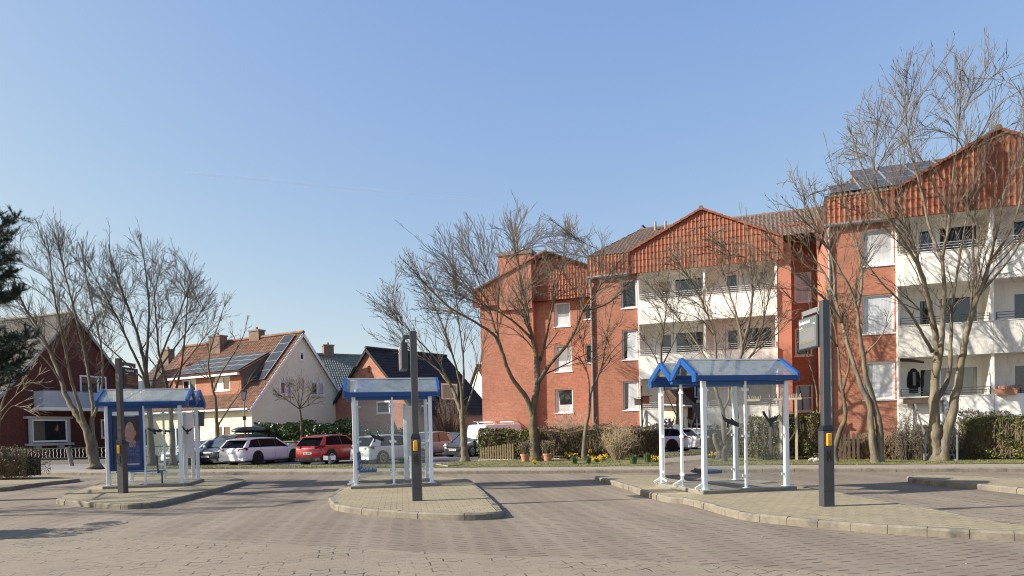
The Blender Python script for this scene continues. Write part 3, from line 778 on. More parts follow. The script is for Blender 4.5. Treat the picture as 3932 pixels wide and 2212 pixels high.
# ------------------------------------------------------------------ passenger information poles
def info_pole(px, py, rz, label, brz, side, dx=0.0):
    p = G(px, py, KZ)
    o = thing('information_pole', label, 'information pole', (p.x, p.y, KZ-.004), rz, 'information poles with bus displays')
    b = MB(); b.bbox(-.105,.105,-.09,.09,0,1.37,.012); b.build('pedestal', MASTM, o)
    b = MB(); b.loft([[(-.107,-.092,1.37),(.107,-.092,1.37),(.107,.092,1.37),(-.107,.092,1.37)],[(-.075,-.068,1.46),(.075,-.068,1.46),(.075,.068,1.46),(-.075,.068,1.46)]], caps=True); b.build('shoulder', DARKM, o)
    b = MB(); b.bbox(-.07,.07,-.063,.063,1.455,3.70,.01); b.build('mast', MASTM, o)
    b = MB(); b.box(-.107,.107,-.0915,-.089,.28,.286); b.build('hatch_seam', DARKM, o)
    b = MB(); b.bbox(-.045,.045,-.135,-.09,1.10,1.32,.012); yb = b.build('call_button', YELLB, o)
    b = MB(); b.box(-.03,.03,-.139,-.135,1.14,1.2); b.build('button_face', M('button_relief', (.55,.25,.01), .4), yb)
    b = MB(); b.box(-.042,.042,-.102,-.09,.82,1.02); kp = b.build('speaker_panel', DARKM, o)
    for z in (.84, 1.0):
        b = MB(); b.cyl((0,-.107,z),(0,-.102,z),.008,8); b.build('screw', METALG, kp)
    hd = bpy.data.objects.new('display_arm', None)
    a = RAD(brz)
    R = lambda x, y, z: Vector((dx + math.cos(a)*x - math.sin(a)*y, math.sin(a)*x + math.cos(a)*y, z))
    b = MB(); b.bar(R(0,.0,3.58), R(0,.82,3.58), .05, .09); b.bar(R(0,.79,3.6), R(0,.79,3.50), .05, .05); b.bar(R(0,.2,3.6), R(0,.2,3.50), .04, .05)
    
    if dx: b.bar((0,.02,3.58), (dx,.02,3.58), .05, .09)
    b.build('display_arm', METALG if not dx and side < 0 else MASTM, o)
    bpy.data.objects.remove(hd)
    z0, z1, y0, y1 = 2.90, 3.48, .13, .85
    b = MB()
    i0 = len(b.v); b.bbox(-.075,.075,y0,y1,z0,z1,.012); b.v = [tuple(R(*q)) for q in b.v]
    ds = b.build('display', MASTM, o)
    s = side
    def plate(name, u0, u1, w0, w1, d, mat):
        b = MB(); x = s*(.075+d)
        b.box(min(x, x-s*.003), max(x, x-s*.003), y0+u0*(y1-y0), y0+u1*(y1-y0), z0+w0*(z1-z0), z0+w1*(z1-z0))
        b.v = [tuple(R(*q)) for q in b.v]; return b.build(name, mat, ds)
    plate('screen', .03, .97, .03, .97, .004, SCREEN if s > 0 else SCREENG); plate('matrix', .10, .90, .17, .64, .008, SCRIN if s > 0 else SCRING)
    # seen from -x the reading direction is -y; from +x it is +y
    def word(t, u, wv, size, mat):
        yy = y0 + ((1-u) if s < 0 else u)*(y1-y0)
        rot = Euler((RAD(90), 0, RAD(-90) if s < 0 else RAD(90)))
        rot.rotate_axis('Y', 0)
        e = Matrix.Rotation(a, 3, 'Z') @ rot.to_matrix()
        text('lettering', t, size, mat, ds, R(s*.086, yy, z0 + wv*(z1-z0)), e.to_euler())
    word('Busbahnhof', .06, .80, .092, WHITET)
    def marks(u0, u1, wv, h, mat, n, sd):
        r = random.Random(sd); u = u0
        for k in range(n):
            wd = (u1-u0)/n*r.uniform(.55,.9); v0, v1 = (1-u-wd, 1-u) if s < 0 else (u, u+wd)
            plate('display_mark', v0, v1, wv, wv+h*r.uniform(.7,1), .011, mat); u += (u1-u0)/n
    marks(.07, .16, .66, .045, WHITET, 2, 1); marks(.19, .26, .67, .05, WHITET, 2, 2); marks(.82, .93, .72, .05, WHITET, 3, 3)
    if s < 0:
        marks(.22, .52, .54, .05, AMBER, 8, 4); marks(.84, .9, .56, .07, AMBER, 1, 5); marks(.12, .88, .20, .06, AMBER, 18, 6)
    else:
        for q, wv in enumerate((.55, .44, .33)): marks(.2, .5, wv, .06, AMBER, 5, 7+q); marks(.84, .9, wv, .05, AMBER, 1, 17+q)
        marks(.12, .92, .2, .09, M('red_dots', (.3,.09,.05), .5), 9, 11)
    return o
info_pole(3175, 1943, 3, 'dark information pole at right with grey departure display, nearest to the camera', 0, -1)
info_pole(1603, 1922, 2, 'dark information pole standing in front of the middle shelter, display turned away', 11, -1, -.19)
info_pole(473, 1893, -14, 'dark information pole in front of the shelter with the advertising poster', 14, 1)
# ------------------------------------------------------------------ building pieces
def strips(P, n, L, A, V, tile_w, course, parent, name, mat, left=None, right=None, amp=0.022, lift=0.028):
    """rows of pantiles on a slope: P corner, L eave length, A eave direction, V up-slope vector; left/right clip by height fraction"""
    b = MB(); P, A, V = Vector(P), Vector(A).normalized(), Vector(V)
    H = V.length; v = V/H; nn = A.cross(v).normalized()
    if nn.z < -0.01: nn = -nn
    rows = max(1, int(round(H/course))); h = H/rows; sub = 4
    for r in range(rows):
        f0, f1 = r/rows, (r+1)/rows
        l0, l1 = (left(f0), left(f1)) if left else (0, 0); r0, r1 = (right(f0), right(f1)) if right else (L, L)
        u0 = min(l0, l1); u1 = max(r0, r1); k = int(u0/tile_w*sub); 
        cols = []
        while k <= u1/tile_w*sub + 1:
            u = k*tile_w/sub; cols.append(u); k += 1
        pv = None
        for j, u in enumerate(cols):
            ph = (u/tile_w) % 1.0
            hh = amp*(math.cos(ph*2*math.pi) if ph < .75 else -0.6)
            ua, ub = min(max(u, l0), r0), min(max(u, l1), r1)
            a = P + A*ua + v*(r*h - .01) + nn*(hh + lift); c = P + A*ub + v*((r+1)*h) + nn*hh
            e = P + A*ua + v*(r*h - .01) + nn*(hh - .004)
            if pv and (abs(ua - pv[3]) > 1e-4 or abs(ub - pv[4]) > 1e-4):
                b.face([pv[0], a, c, pv[1]]); b.face([pv[2], e, a, pv[0]])
            pv = (a, c, e, ua, ub)
    return b.build(name, mat, parent)

def wall_tiles(x0, x1, z0, top, y, parent, name, mat, tw=0.19, course=0.33):
    """vertical pantile cladding facing -y; top(x) is the verge"""
    b = MB(); sub = 4; n = int((x1-x0)/tw*sub)
    zmax = max(top(x0), top(x1), top((x0+x1)/2)); rows = int((zmax-z0)/course) + 1
    for r in range(rows):
        za, zb = z0 + r*course, z0 + (r+1)*course
        pv = None
        for k in range(n+1):
            x = x0 + (x1-x0)*k/n; t = top(x); ph = ((x-x0)/tw) % 1.0
            hh = .017*(math.cos(ph*2*math.pi) if ph < .75 else -.8)
            a = (x, y-.034-hh, min(za-.015, t)); c = (x, y-.01-hh, min(zb, t)); e = (x, y-.02-hh, min(za-.012, t))
            if pv:
                if pv[1][2] - pv[0][2] > 1e-4 or c[2]-a[2] > 1e-4:
                    b.face([pv[0], a, c, pv[1]]); b.face([pv[2], e, a, pv[0]])
            pv = (a, c, e)
    return b.build(name, mat, parent)

def front(y): return lambda s, d, z: (s, y + d, z)
def leftside(x): return lambda s, d, z: (x + d, s, z)
def backside(y): return lambda s, d, z: (s, y - d, z)
def wall(mb, pt, s0, s1, z0, z1, opens=(), depth=.12):
    ss = sorted({s0, s1, *[v for o in opens for v in o[:2] if s0 < v < s1]}); zz = sorted({z0, z1, *[v for o in opens for v in o[2:4] if z0 < v < z1]})
    for a, c in zip(ss, ss[1:]):
        for e, f in zip(zz, zz[1:]):
            m, q = (a+c)/2, (e+f)/2
            if any(o[0] < m < o[1] and o[2] < q < o[3] for o in opens): continue
            mb.face([pt(a,0,e), pt(c,0,e), pt(c,0,f), pt(a,0,f)])
    for o in opens:
        a, c, e, f = o[:4]
        mb.face([pt(a,0,e), pt(a,depth,e), pt(a,depth,f), pt(a,0,f)]); mb.face([pt(c,0,e), pt(c,depth,e), pt(c,depth,f), pt(c,0,f)])
        mb.face([pt(a,0,e), pt(c,0,e), pt(c,depth,e), pt(a,depth,e)]); mb.face([pt(a,0,f), pt(c,0,f), pt(c,depth,f), pt(a,depth,f)])
def pbox(mb, pt, s0, s1, d0, d1, z0, z1):
    c = [pt(s, d, z) for z in (z0, z1) for s, d in ((s0,d0),(s1,d0),(s1,d1),(s0,d1))]
    i = len(mb.v); mb.v += c
    for q in ((0,3,2,1),(4,5,6,7),(0,1,5,4),(1,2,6,5),(2,3,7,6),(3,0,4,7)):
        mb.f.append(tuple(i+k for k in q)); mb.m.append(0)
NETC = curtainmat('white_net_curtain', (.72,.74,.76))
def window(parent, pt, s0, s1, z0, z1, pane=PANED, d=.08, fw=.06, lights=1, sill=True, transom=None, sillmat=None, name='window', pane2=None, curtain=False):
    b = MB()
    pbox(b, pt, s0, s0+fw, d, d+.06, z0, z1); pbox(b, pt, s1-fw, s1, d, d+.06, z0, z1)
    pbox(b, pt, s0+fw, s1-fw, d, d+.06, z0, z0+fw); pbox(b, pt, s0+fw, s1-fw, d, d+.06, z1-fw, z1)
    for k in range(1, lights):
        m = s0 + (s1-s0)*k/lights; pbox(b, pt, m-fw*.75, m+fw*.75, d-.004, d+.056, z0+fw, z1-fw)
    if transom: pbox(b, pt, s0+fw, s1-fw, d+.002, d+.05, transom-.03, transom+.03)
    o = b.build(name, WPVC, parent)
    c = MB()
    a = d + .035
    if pane2:
        m = (s0+s1)/2
        c.face([pt(s0+fw*.6, a, z0+fw*.6), pt(m, a, z0+fw*.6), pt(m, a, z1-fw*.6), pt(s0+fw*.6, a, z1-fw*.6)]); c.build('pane', pane, o)
        c = MB(); c.face([pt(m, a, z0+fw*.6), pt(s1-fw*.6, a, z0+fw*.6), pt(s1-fw*.6, a, z1-fw*.6), pt(m, a, z1-fw*.6)]); c.build('pane', pane2, o)
    else:
        c.face([pt(s0+fw*.6, a, z0+fw*.6), pt(s1-fw*.6, a, z0+fw*.6), pt(s1-fw*.6, a, z1-fw*.6), pt(s0+fw*.6, a, z1-fw*.6)]); c.build('pane', pane, o)
    if curtain:
        r = random.Random(int(s0*37 + z0*91)); k = MB(); a2 = a - .004
        h = (z1-z0)*r.uniform(.3,.5); u0, u1 = s0+fw*.6, s1-fw*.6
        k.face([pt(u0,a2,z0+fw*.6), pt(u1,a2,z0+fw*.6), pt(u1,a2,z0+h), pt(u0,a2,z0+h)])
        if curtain == 'side':
            k = MB(); h = 0; u0 = u0 + (u1-u0)*.26; k.face([pt(u0,a2,z0+fw*.6), pt(u1,a2,z0+fw*.6), pt(u1,a2,z1-fw*.6), pt(u0+.05,a2,z1-fw*.6)]); u1 = u0 + .01
        e_ = (u1-u0)*r.uniform(.12,.25); k.face([pt(u0,a2-.001,z0+h), pt(u0+e_,a2-.001,z0+h), pt(u0+e_*.6,a2-.001,z1-fw*.6), pt(u0,a2-.001,z1-fw*.6)])
        k.build('curtain', NETC, o)
    if sill:
        e = MB(); pbox(e, pt, s0-.04, s1+.04, -.04, d, z0-.06, z0-.002); e.build('sill', sillmat or WPVC, o)
    return o
def rail(parent, pts, z, mat, h=.36, rows=3, spacing=1.1):
    b = MB()
    for a, c in zip(pts, pts[1:]):
        a, c = Vector((*a, 0)), Vector((*c, 0)); L = (c-a).length
        for k in range(rows): 
            zz = Vector((0,0,z + h*(k+1)/rows)); b.bar(a+zz, c+zz, .03, .022)
        n = max(1, int(L/spacing))
        for k in range(n+1):
            p = a + (c-a)*(k/n); b.bar(p+Vector((0,0,z-.02)), p+Vector((0,0,z+h+.01)), .03, .03)
    return b.build('railing', mat, parent)

# ------------------------------------------------------------------ apartment blocks (stepped row)
RZ = -20.0
E1, E2 = Vector((math.cos(RAD(RZ)), math.sin(RAD(RZ)), 0)), Vector((-math.sin(RAD(RZ)), math.cos(RAD(RZ)), 0))
_x, _z = None, None
O1 = Vector((4.36, 37.30, 0)); O2 = Vector((13.04, 28.52, 0)); O0 = O1 - E1*11.16 + E2*5.28
EAVE, BAND, APEX, RIDGE = 9.60, 10.66, 12.4, 13.15
PAR = [2.52, 5.32, 8.14]
def roof_slab(parent, P, A, L, V, name='roof', mat=TILEB, left=None, right=None):
    return strips(P, 0, L, A, V, .21, .34, parent, name, mat, left, right)

def block(org, label, kind):
    o = thing('apartment_building', label, 'apartment building', org, RZ, 'stepped apartment blocks')
    bx0, bx1, ex = (2.52, 9.25, 9.95) if kind == 1 else (2.45, 8.95, 9.7)            # balcony bay, end wall
    gx0, gx1 = (2.12, 9.5) if kind == 1 else (2.40, 9.3)
    wx0 = 1.66 if kind == 1 else 1.25; wx1 = bx0 - .05
    wz = ((2.5, 4.02), (5.15, 6.7), (7.85, 9.32))
    ops = [(wx0, wx1, a, c) for a, c in wz]
    b = MB()
    wall(b, front(0), 0, bx0, 0, EAVE, ops)
    b.face([(0,0,0),(0,9.5,0),(0,9.5,EAVE+1.1),(0,0,EAVE+1.1)])
    for z1 in (4.2, 7.0, 9.7): pass
    recx1 = 11.3 if kind == 1 else 11.3
    rw = (10.15, 10.95)
    rops = [(rw[0], rw[1], a, c) for a, c in ((2.2, 3.55), (5.0, 6.4), (7.7, 9.2))]
    b.build('brick_wall', BRICKR, o)
    b = MB(); wall(b, front(1.5), ex, recx1, 0, EAVE + .6, rops); b.build('recess_wall', BRICKR, o)
    for (a, c), pm in zip(wz, ((PANEG, PANEC, PANEC) if kind == 2 else (PANED, PANED, PANED))):
        window(o, front(0), wx0, wx1, a, c, pm, fw=.075, curtain=(kind == 2 and a > 4) or ('side' if a < 6 else False))
    for q, pm in zip(rops, (PANED, PANED, PANEC)):
        window(o, front(1.5), *q, pm, transom=(q[2]+q[3])/2, fw=.075)
    # end wall of painted concrete, white edge post
    b = MB(); b.box(bx1+.06, ex, -.02, 9, 0, BAND-.3); b.build('end_wall', PINKC, o)
    b = MB()
    # balcony bay: back wall with openings, side walls, ceilings, edge posts
    yb = 1.2; mid = (bx0+bx1)/2
    ops = []
    for fl in (1.48, 4.28, 7.10):
        for s0, s1 in ((bx0, mid), (mid, bx1)):
            ops.append((s0+.95, s0+1.62, fl+.05, fl+2.3, 'door')); ops.append((s0+1.72, s1-.14, fl+.5, fl+2.3, 'win'))
    wall(b, front(yb), bx0, bx1, 0, EAVE+.1, [q[:4] for q in ops], .1)
    b.box(bx0, bx0+.12, -.01, yb-.002, 0, EAVE+.05)
    b.build('balcony_wall', PLASW, o)
    b = MB()
    for x in (mid-.06, bx1-.04):
        b.box(x, x+.1, -.045, .14, 0, EAVE)
    b.box(bx0+.001, bx0+.06, -.04, -.012, 0, EAVE)
    b.build('balcony_post', PLASW, o)
    b = MB(); b.box(mid-.05, mid+.05, .14, yb-.002, 0, EAVE); b.build('divider_wall', PLASW, o)
    for k, q in enumerate(ops):
        if q[4] == 'door': window(o, front(yb), *q[:4], PANED, d=.04, fw=.11, sill=False, name='balcony_door')
        else: window(o, front(yb), *q[:4], [PANED, PANED, PANEG, PANED][(k//2 + kind) % 4] if k < 8 else PANEC if kind == 1 and k > 9 else PANED, d=.04, fw=.07, sill=False)
    for fl in (4.28, 7.10, 9.75):
        b = MB(); b.box(bx0+.12, bx1-.04, .0, yb-.004, fl-.16, fl-.004); b.build('balcony_slab', PLASW, o)
    # parapets
    for k, pz in enumerate(PAR):
        for j, (s0, s1) in enumerate(((bx0+.03, mid-.008), (mid+.008, bx1+.05))):
            z0 = 0.0 if k == 0 else pz - 1.22
            m = (PLASD if k == 1 and kind == 2 else PLASW)
            b = MB(); b.box(s0, s1, -.14, -.02, z0, pz)
            b.box(s0-.0, s1, -.16, .0, pz+.001, pz+.035)
            b.build('parapet', m, o)
            rail(o, [(s0+.1, -.08), (s1-.1, -.08)], pz+.03, RAILK if kind == 2 and k < 2 else RAILW, .30)
    # gable cladding with verge
    cx = (gx0+gx1)/2
    top = lambda x: APEX - (APEX - BAND)*abs(x-cx)/((gx1-gx0)/2)
    wall_tiles(gx0, gx1, EAVE-.02, top, -.22, o, 'tile_cladding', TILER)
    b = MB(); b.face([(gx0,-.2,EAVE),(gx1,-.2,EAVE),(gx1,-.2,BAND),(cx,-.2,APEX),(gx0,-.2,BAND)])
    b.face([(gx0,-.2,EAVE),(gx0,4,EAVE),(gx0,4,BAND),(gx0,-.2,BAND)]); b.face([(gx1,-.2,EAVE),(gx1,4,EAVE),(gx1,4,BAND),(gx1,-.2,BAND)])
    b.face([(gx0,-.2,EAVE+.003),(gx1,-.2,EAVE+.003),(gx1,.01,EAVE+.003),(gx0,.01,EAVE+.003)])
    b.build('gable_wall', BRICKR, o)
    b = MB()
    for s in (-1, 1):
        xe = cx + s*((gx1-gx0)/2 + .06); ze = BAND - .05
        # cap tiles along the verge
        n = 11
        for k in range(n):
            t0, t1 = k/n, (k+1)/n + .01
            P = lambda t, up: Vector((xe + (cx-xe)*t, -.27, ze + (APEX-ze)*t + up))
            b.bar(P(t0, .075), P(t1, .045), .16, .1)
        b.box(xe-.05 if s < 0 else xe-.06, xe+.06 if s < 0 else xe+.05, -.33, -.19, EAVE-.03, BAND-.01)
    b.build('verge', TILER, o)
    b = MB(); b.cyl((cx,-.36,APEX+.08),(cx,4.2,APEX+.08),.12,10); b.build('ridge_tile', TILEB, o)
    hw = (gx1-gx0)/2
    roof_slab(o, (gx0-.02, -.3, BAND), (0,1,0), 5.0, (hw, 0, APEX-BAND), 'gable_roof')
    roof_slab(o, (gx1+.02, -.3, BAND), (0,1,0), 5.0, (-hw, 0, APEX-BAND), 'gable_roof')
    # steep tile band over the brick bays, gutter, main roof
    wall_tiles(-.1, gx0-.03, EAVE+.02, lambda x: BAND+.1, -.06, o, 'tile_band', TILER)
    b = MB(); b.face([(-.1,-.04,EAVE),(gx0,-.04,EAVE),(gx0,-.04,BAND),(-.1,-.04,BAND)]); b.face([(-.1,-.04,EAVE),(-.1,5,EAVE),(-.1,5,BAND),(-.1,-.04,BAND)]); b.build('band_backing', BRICKD, o)
    wall_tiles(gx1+.03, recx1+.1, EAVE+.3, lambda x: BAND+.95, 1.4, o, 'tile_band', TILER)
    b = MB(); b.tube([(-.14,-.16,EAVE-.02),(gx0-.02,-.16,EAVE-.02)], .085, 8); b.build('gutter', METALG, o)
    b = MB(); b.tube([(.06,-.16,EAVE-.06),(.06,-.13,EAVE-.3),(.06,-.07,EAVE-.55),(.06,-.07,.1)], .055, 8); b.build('downpipe', METALG, o)
    V = Vector((0, 5.0, RIDGE-BAND)); sh = 2.0
    lc = (lambda f: sh*f)
    roof_slab(o, (-.1, -.1, BAND+.06), (1,0,0), 13.5, V, 'main_roof', TILEB, left=lc)
    b = MB(); b.face([(-.1,-.1,BAND+.05),(-.1+sh,4.9,RIDGE+.02),(-.1,9.8,BAND+.05)]); b.build('hip_slope', TILEB, o)
    b = MB(); b.cyl((-.1+sh,4.95,RIDGE+.06),(13.4,4.95,RIDGE+.06),.11,8); b.build('ridge_tile', TILEB, o)
    b = MB(); b.box(.02, 12, 5.2, 9.5, 0, EAVE); b.build('rear_body', BRICKD, o)
    return o, V

bl1, V1 = block(O1, 'apartment block with clean white balconies under a tiled gable, middle one of the stepped row', 1)
bl2, V2 = block(O2, 'apartment block with stained grey balcony walls and solar panels on its roof', 2)
# vent pipes on the middle roof
for fx, fy in ((2.9, 4.2), (3.5, 4.0)):
    b = MB(); zz = BAND + .06 + (RIDGE-BAND)*fy/5
    b.cyl((fx, fy, zz-.1), (fx, fy, zz+.55), .07, 8); b.build('vent_pipe', METALG, bl1)
# solar array on the right block
def panel_grid(parent, P, A, V, nx, ny, gap, skew=None, mat=PV):
    P, A, V = Vector(P), Vector(A), Vector(V); n = A.cross(V).normalized()
    if n.z < 0: n = -n
    for j in range(ny):
        for i in range(nx):
            if skew and not skew(i, j): continue
            a, e = A/nx, V/ny
            c = P + a*i + e*j + n*.10
            g0, g1 = a.normalized()*gap, e.normalized()*gap
            q = [c+g0+g1, c+a-g0+g1, c+a-g0+e-g1, c+g0+e-g1]
            b = MB(); b.loft([[p - n*.03 for p in q],[p + n*.01 for p in q]], caps=True)
            o = b.build('solar_panel', mat, parent)
            f = MB()
            for k in range(4): f.bar(q[k]+n*.012, q[(k+1)%4]+n*.012, .035, .012)
            f.build('panel_frame', PVF, o)
s_ = V2.normalized()
panel_grid(bl2, Vector((.15,-.1,BAND+.06)) + s_*.45, (5.6,0,0), s_*4.9, 5, 3, .02, mat=PVG, skew=lambda i, j: not (i == 0 and j > 0))

# left wing with chimney, no balconies
def wing():
    o = thing('apartment_building', 'brick end block with a tall chimney breast and no balconies, behind the forked tree', 'apartment building', O1, RZ, 'stepped apartment blocks')
    y0, y1 = 5.28, 5.62
    xl, xm = -8.55, -4.95
    def W(px0, py0, px1, py1):
        a, t = hit(px0, py0, O1, RZ, y1); c, u = hit(px1, py1, O1, RZ, y1)
        return (a, c, u, t)
    big = [W(2131, 1495, 2201, 1584), W(2129, 1328, 2197, 1425), W(2127, 1165, 2190, 1251)]
    small = [W(2247, 1322, 2282, 1393), W(2243, 1168, 2275, 1224)]
    b = MB()
    wall(b, front(y1), xm, 3.5, 0, EAVE+.2, big+small)
    b.build('brick_wall', BRICKR, o)
    b = MB(); b.box(xl, xm, y0, 13, 0, EAVE+.1); b.build('end_wall', BRICKR, o)
    for q, pm in zip(big, (PANED, PANEG, PANEG)): window(o, front(y1), *q, pm, fw=.075, curtain=True)
    for q in small: window(o, front(y1), *q, PANED, fw=.07)
    cx = -3.95; gx0, gx1 = -8.95, 1.05
    apz = 12.6; BAND = 10.5
    top = lambda x: apz - (apz-BAND-.05)*abs(x-cx)/((gx1-gx0)/2)
    wall_tiles(gx0, -7.15, EAVE-.02, top, y0-.2, o, 'tile_cladding', TILER)
    wall_tiles(-4.95, gx1, EAVE-.02, top, y1-.04, o, 'tile_cladding', TILER)
    b = MB(); xk = -4.96; zk = top(xk)-.05
    b.face([(gx0,y0-.17,EAVE),(xk,y0-.17,EAVE),(xk,y0-.17,zk),(gx0,y0-.17,BAND)]); b.face([(xk,y1-.02,EAVE),(gx1,y1-.02,EAVE),(gx1,y1-.02,BAND),(cx,y1-.02,apz-.05),(xk,y1-.02,zk)])
    b.face([(gx0,y0-.17,EAVE),(gx1,y0-.17,EAVE),(gx1,y1,EAVE),(gx0,y1,EAVE)]); b.build('gable_wall', BRICKD, o)
    b = MB()
    for s in (-1, 1):
        xe = cx + s*(gx1-gx0)/2; n = 13
        for k in range(n):
            P = lambda t, up: Vector((xe + (cx-xe)*t, (y0-.24) if s < 0 else (y1-.1), BAND + (apz-BAND)*t + up))
            b.bar(P(k/n,.08), P((k+1)/n+.01,.05), .16, .1)
    b.build('verge', TILER, o)
    b = MB(); b.box(-7.15, -4.955, y0-.20, y0+.7, EAVE-.4, 12.62); 
    ch = b.build('chimney', BRICKR, o)
    b = MB(); b.box(-7.22, -4.88, y0-.27, y0+.77, 12.62, 12.86); b.build('chimney_cap', CONCR, ch)
    b = MB()
    for x in (-6.3, -5.5): b.cyl((x,y0,12.8),(x,y0,13.1),.12,10)
    b.build('flue', METALG, ch)
    hw = (gx1-gx0)/2
    roof_slab(o, (gx0, y0-.3, BAND), (0,1,0), 8.0, (hw, 0, apz-BAND), 'gable_roof')
    roof_slab(o, (gx1, y0-.3, BAND), (0,1,0), 8.0, (-hw, 0, apz-BAND), 'gable_roof')
    roof_slab(o, (gx1-1, y0+.6, BAND), (1,0,0), 4.0, (0, 4.5, 2.3), 'main_roof')
    return o
wing()

# things on the balconies
def on2(x, y, z): return O2 + E1*x + E2*y + Vector((0,0,z))
def on1(x, y, z): return O1 + E1*x + E2*y + Vector((0,0,z))
p = on2(3.25, 1.2, 2.75)
t = thing('jacket', 'dark jacket hanging from a rod on the ground floor balcony', 'jacket', p, RZ)
b = MB()
b.loft([[(math.cos(a)*rx, math.sin(a)*ry - .0, z) for a in [2*math.pi*k/12 for k in range(12)]] for z, rx, ry in ((.0,.17,.11),(.5,.15,.11),(.80,.17,.10),(.92,.13,.08),(1.0,.05,.05))], caps=True)
for s in (-1,1): b.tube([(s*.14,0,.86),(s*.20,-.02,.55),(s*.19,-.03,.22)], [.055,.05,.045], 8)
b.build('body', M('dark_cloth', (.02,.021,.026), .9, .3, 6.0), t, True)
b = MB(); b.bar((0,-.13,.3),(0,-.12,.85),.1,.01); b.build('lining', M('grey_lining', (.25,.26,.28), .9), t)
t = thing('wooden_perch', 'short rough branch fixed across the corner of the ground floor balcony', 'branch', on2(2.55,.3,4.0), RZ)
b = MB(); b.tube([(0,0,.05),(.5,.1,.02),(.95,.3,-.06)], [.05,.06,.045], 8); b.build('branch', WOODD, t)
t = thing('planter_box', 'dark wooden planter box hung on the white balcony parapet', 'planter', on2(2.62,-.34,2.28), RZ)
b = MB(); b.box(0,1.25,-.12,.12,0,.22); b.build('box', WOODD, t)
def flowerpot_box():
    x, z = hit(3864, 1504, O2, RZ, -.25)
    t = thing('flower_box', 'terracotta flower box with dry plants hanging from a black balcony rail', 'flower box', on2(x,-.24,z-.12), RZ)
    b = MB(); b.loft([[(-.30,-.09,0),(.30,-.09,0),(.30,.09,0),(-.30,.09,0)],[(-.36,-.11,.2),(.36,-.11,.2),(.36,.11,.2),(-.36,.11,.2)]], caps=True)
    b.box(-.37,.37,-.12,.12,.2,.23); b.build('box', TERRA, t)
    r = random.Random(4); b = MB()
    for k in range(60):
        x = r.uniform(-.33,.33); b.tube([(x,0,.2),(x+r.uniform(-.08,.08),r.uniform(-.1,.1),r.uniform(.28,.42))],[.006,.003],3)
    b.build('dry_plant', M('dry_red_stems', (.2,.07,.05), .9, .4, 5.0), t)
flowerpot_box()
def cafe_table():
    t = thing('woven_basket', 'woven red and white basket on the parapet behind the blue rail', 'basket', on2(6.05,.0,2.56), RZ)
    b = MB(); b.loft([[(math.cos(a)*r_, math.sin(a)*r_*.7, z) for a in [2*math.pi*k/14 for k in range(14)]] for z, r_ in ((0,.2),(.3,.26))], caps=True); b.build('basket', M('woven_cane', (.4,.28,.24), .9, .35, 25.0), t)
cafe_table()

# outdoor stairs up to the ground floor balconies
def stairs(org, x, label, n=8, wd=1.2):
    t = thing('garden_stairs', label, 'stairs', org + E1*x + E2*(-.16), RZ, 'stairs up to the balconies')
    rise, run = 1.45/n, .26
    b = MB()
    for k in range(n):
        z = 1.45 - rise*k; y = -run*(k+1)
        b.box(0, wd, y, y+run+.03, z-.06, z)
    st = b.build('tread', CONCR, t)
    b = MB()
    for xx in (.02, wd-.06): b.bar((xx,0,1.38),(xx,-run*n,.05),.05,.2)
    b.build('stringer', CONCR, t)
    for xx in (0.0, wd):
        b = MB(); b.bar((xx,0,2.45),(xx,-run*n,1.0),.05,.05); b.bar((xx,0,1.3),(xx,0,2.47),.05,.05); b.bar((xx,-run*n,0),(xx,-run*n,1.02),.05,.05)
        b.bar((xx,0,1.95),(xx,-run*n,.5),.03,.03); b.build('handrail', METALG, t)
stairs(O2, 3.0, 'concrete garden stairs with grey handrails climbing to the balcony behind the biggest tree', wd=1.0)
stairs(O1, 2.85, 'garden stairs with grey handrails beside the bird house post', wd=.9)

# crow on the roof
def crow():
    c = AT(2481, 893, 41.2)
    t = thing('crow', 'black crow perched on the roof ridge of the middle apartment block', 'crow', c, 200)
    b = MB()
    b.loft([[(x, math.cos(a)*r_*.9, z + math.sin(a)*r_) for a in [2*math.pi*k/10 for k in range(10)]] for x, z, r_ in ((-.36,-.02,.01),(-.22,.06,.05),(-.05,.15,.10),(.08,.24,.095),(.15,.33,.06),(.19,.37,.065),(.25,.37,.04),(.34,.35,.006))], caps=True)
    b.build('body', DARKM, t, True)
    b = MB()
    for s in (-1,1): b.tube([(0,s*.03,.1),(.02,s*.03,-.06)], .012, 5)
    b.build('leg', DARKM, t)
crow()

# ------------------------------------------------------------------ detached houses
def house(name, label, org, rz, wd, ln, eave, apex, gmat, smat, rmat, gops=(), sops=(), over=.25, slopes=('left','right'), barge=None):
    o = thing(name, label, 'house', org, rz)
    cx = wd/2
    b = MB(); wall(b, front(0), 0, wd, 0, eave, [q[:4] for q in gops if q[3] < eave])
    b.face([(0,0,eave),(wd,0,eave),(cx,0,apex)]); b.build('gable_wall', gmat, o)
    b = MB(); wall(b, leftside(0), 0, ln, 0, eave, [q[:4] for q in sops])
    b.face([(wd,0,0),(wd,ln,0),(wd,ln,eave),(wd,0,eave)]); b.build('side_wall', smat, o)
    sl = (apex-eave)/cx; ov = over*1.0
    roof_slab(o, (-.35, -over, eave-.35*sl+.08), (0,1,0), ln+2*over, (cx+.35, 0, apex-eave+.35*sl), 'roof', rmat)
    roof_slab(o, (wd+.35, -over, eave-.35*sl+.08), (0,1,0), ln+2*over, (-cx-.35, 0, apex-eave+.35*sl), 'roof', rmat)
    b = MB(); b.cyl((cx,-over-.02,apex+.14),(cx,ln+over,apex+.14),.12,8); b.build('ridge_tile', rmat, o)
    if barge:
        b = MB()
        for s in (-1, 1):
            b.bar((cx+s*(cx+.38), -over+.02, eave-.38*sl-.03), (cx, -over+.02, apex-.03), .05, .2)
        b.build('barge_board', barge, o)
    return o

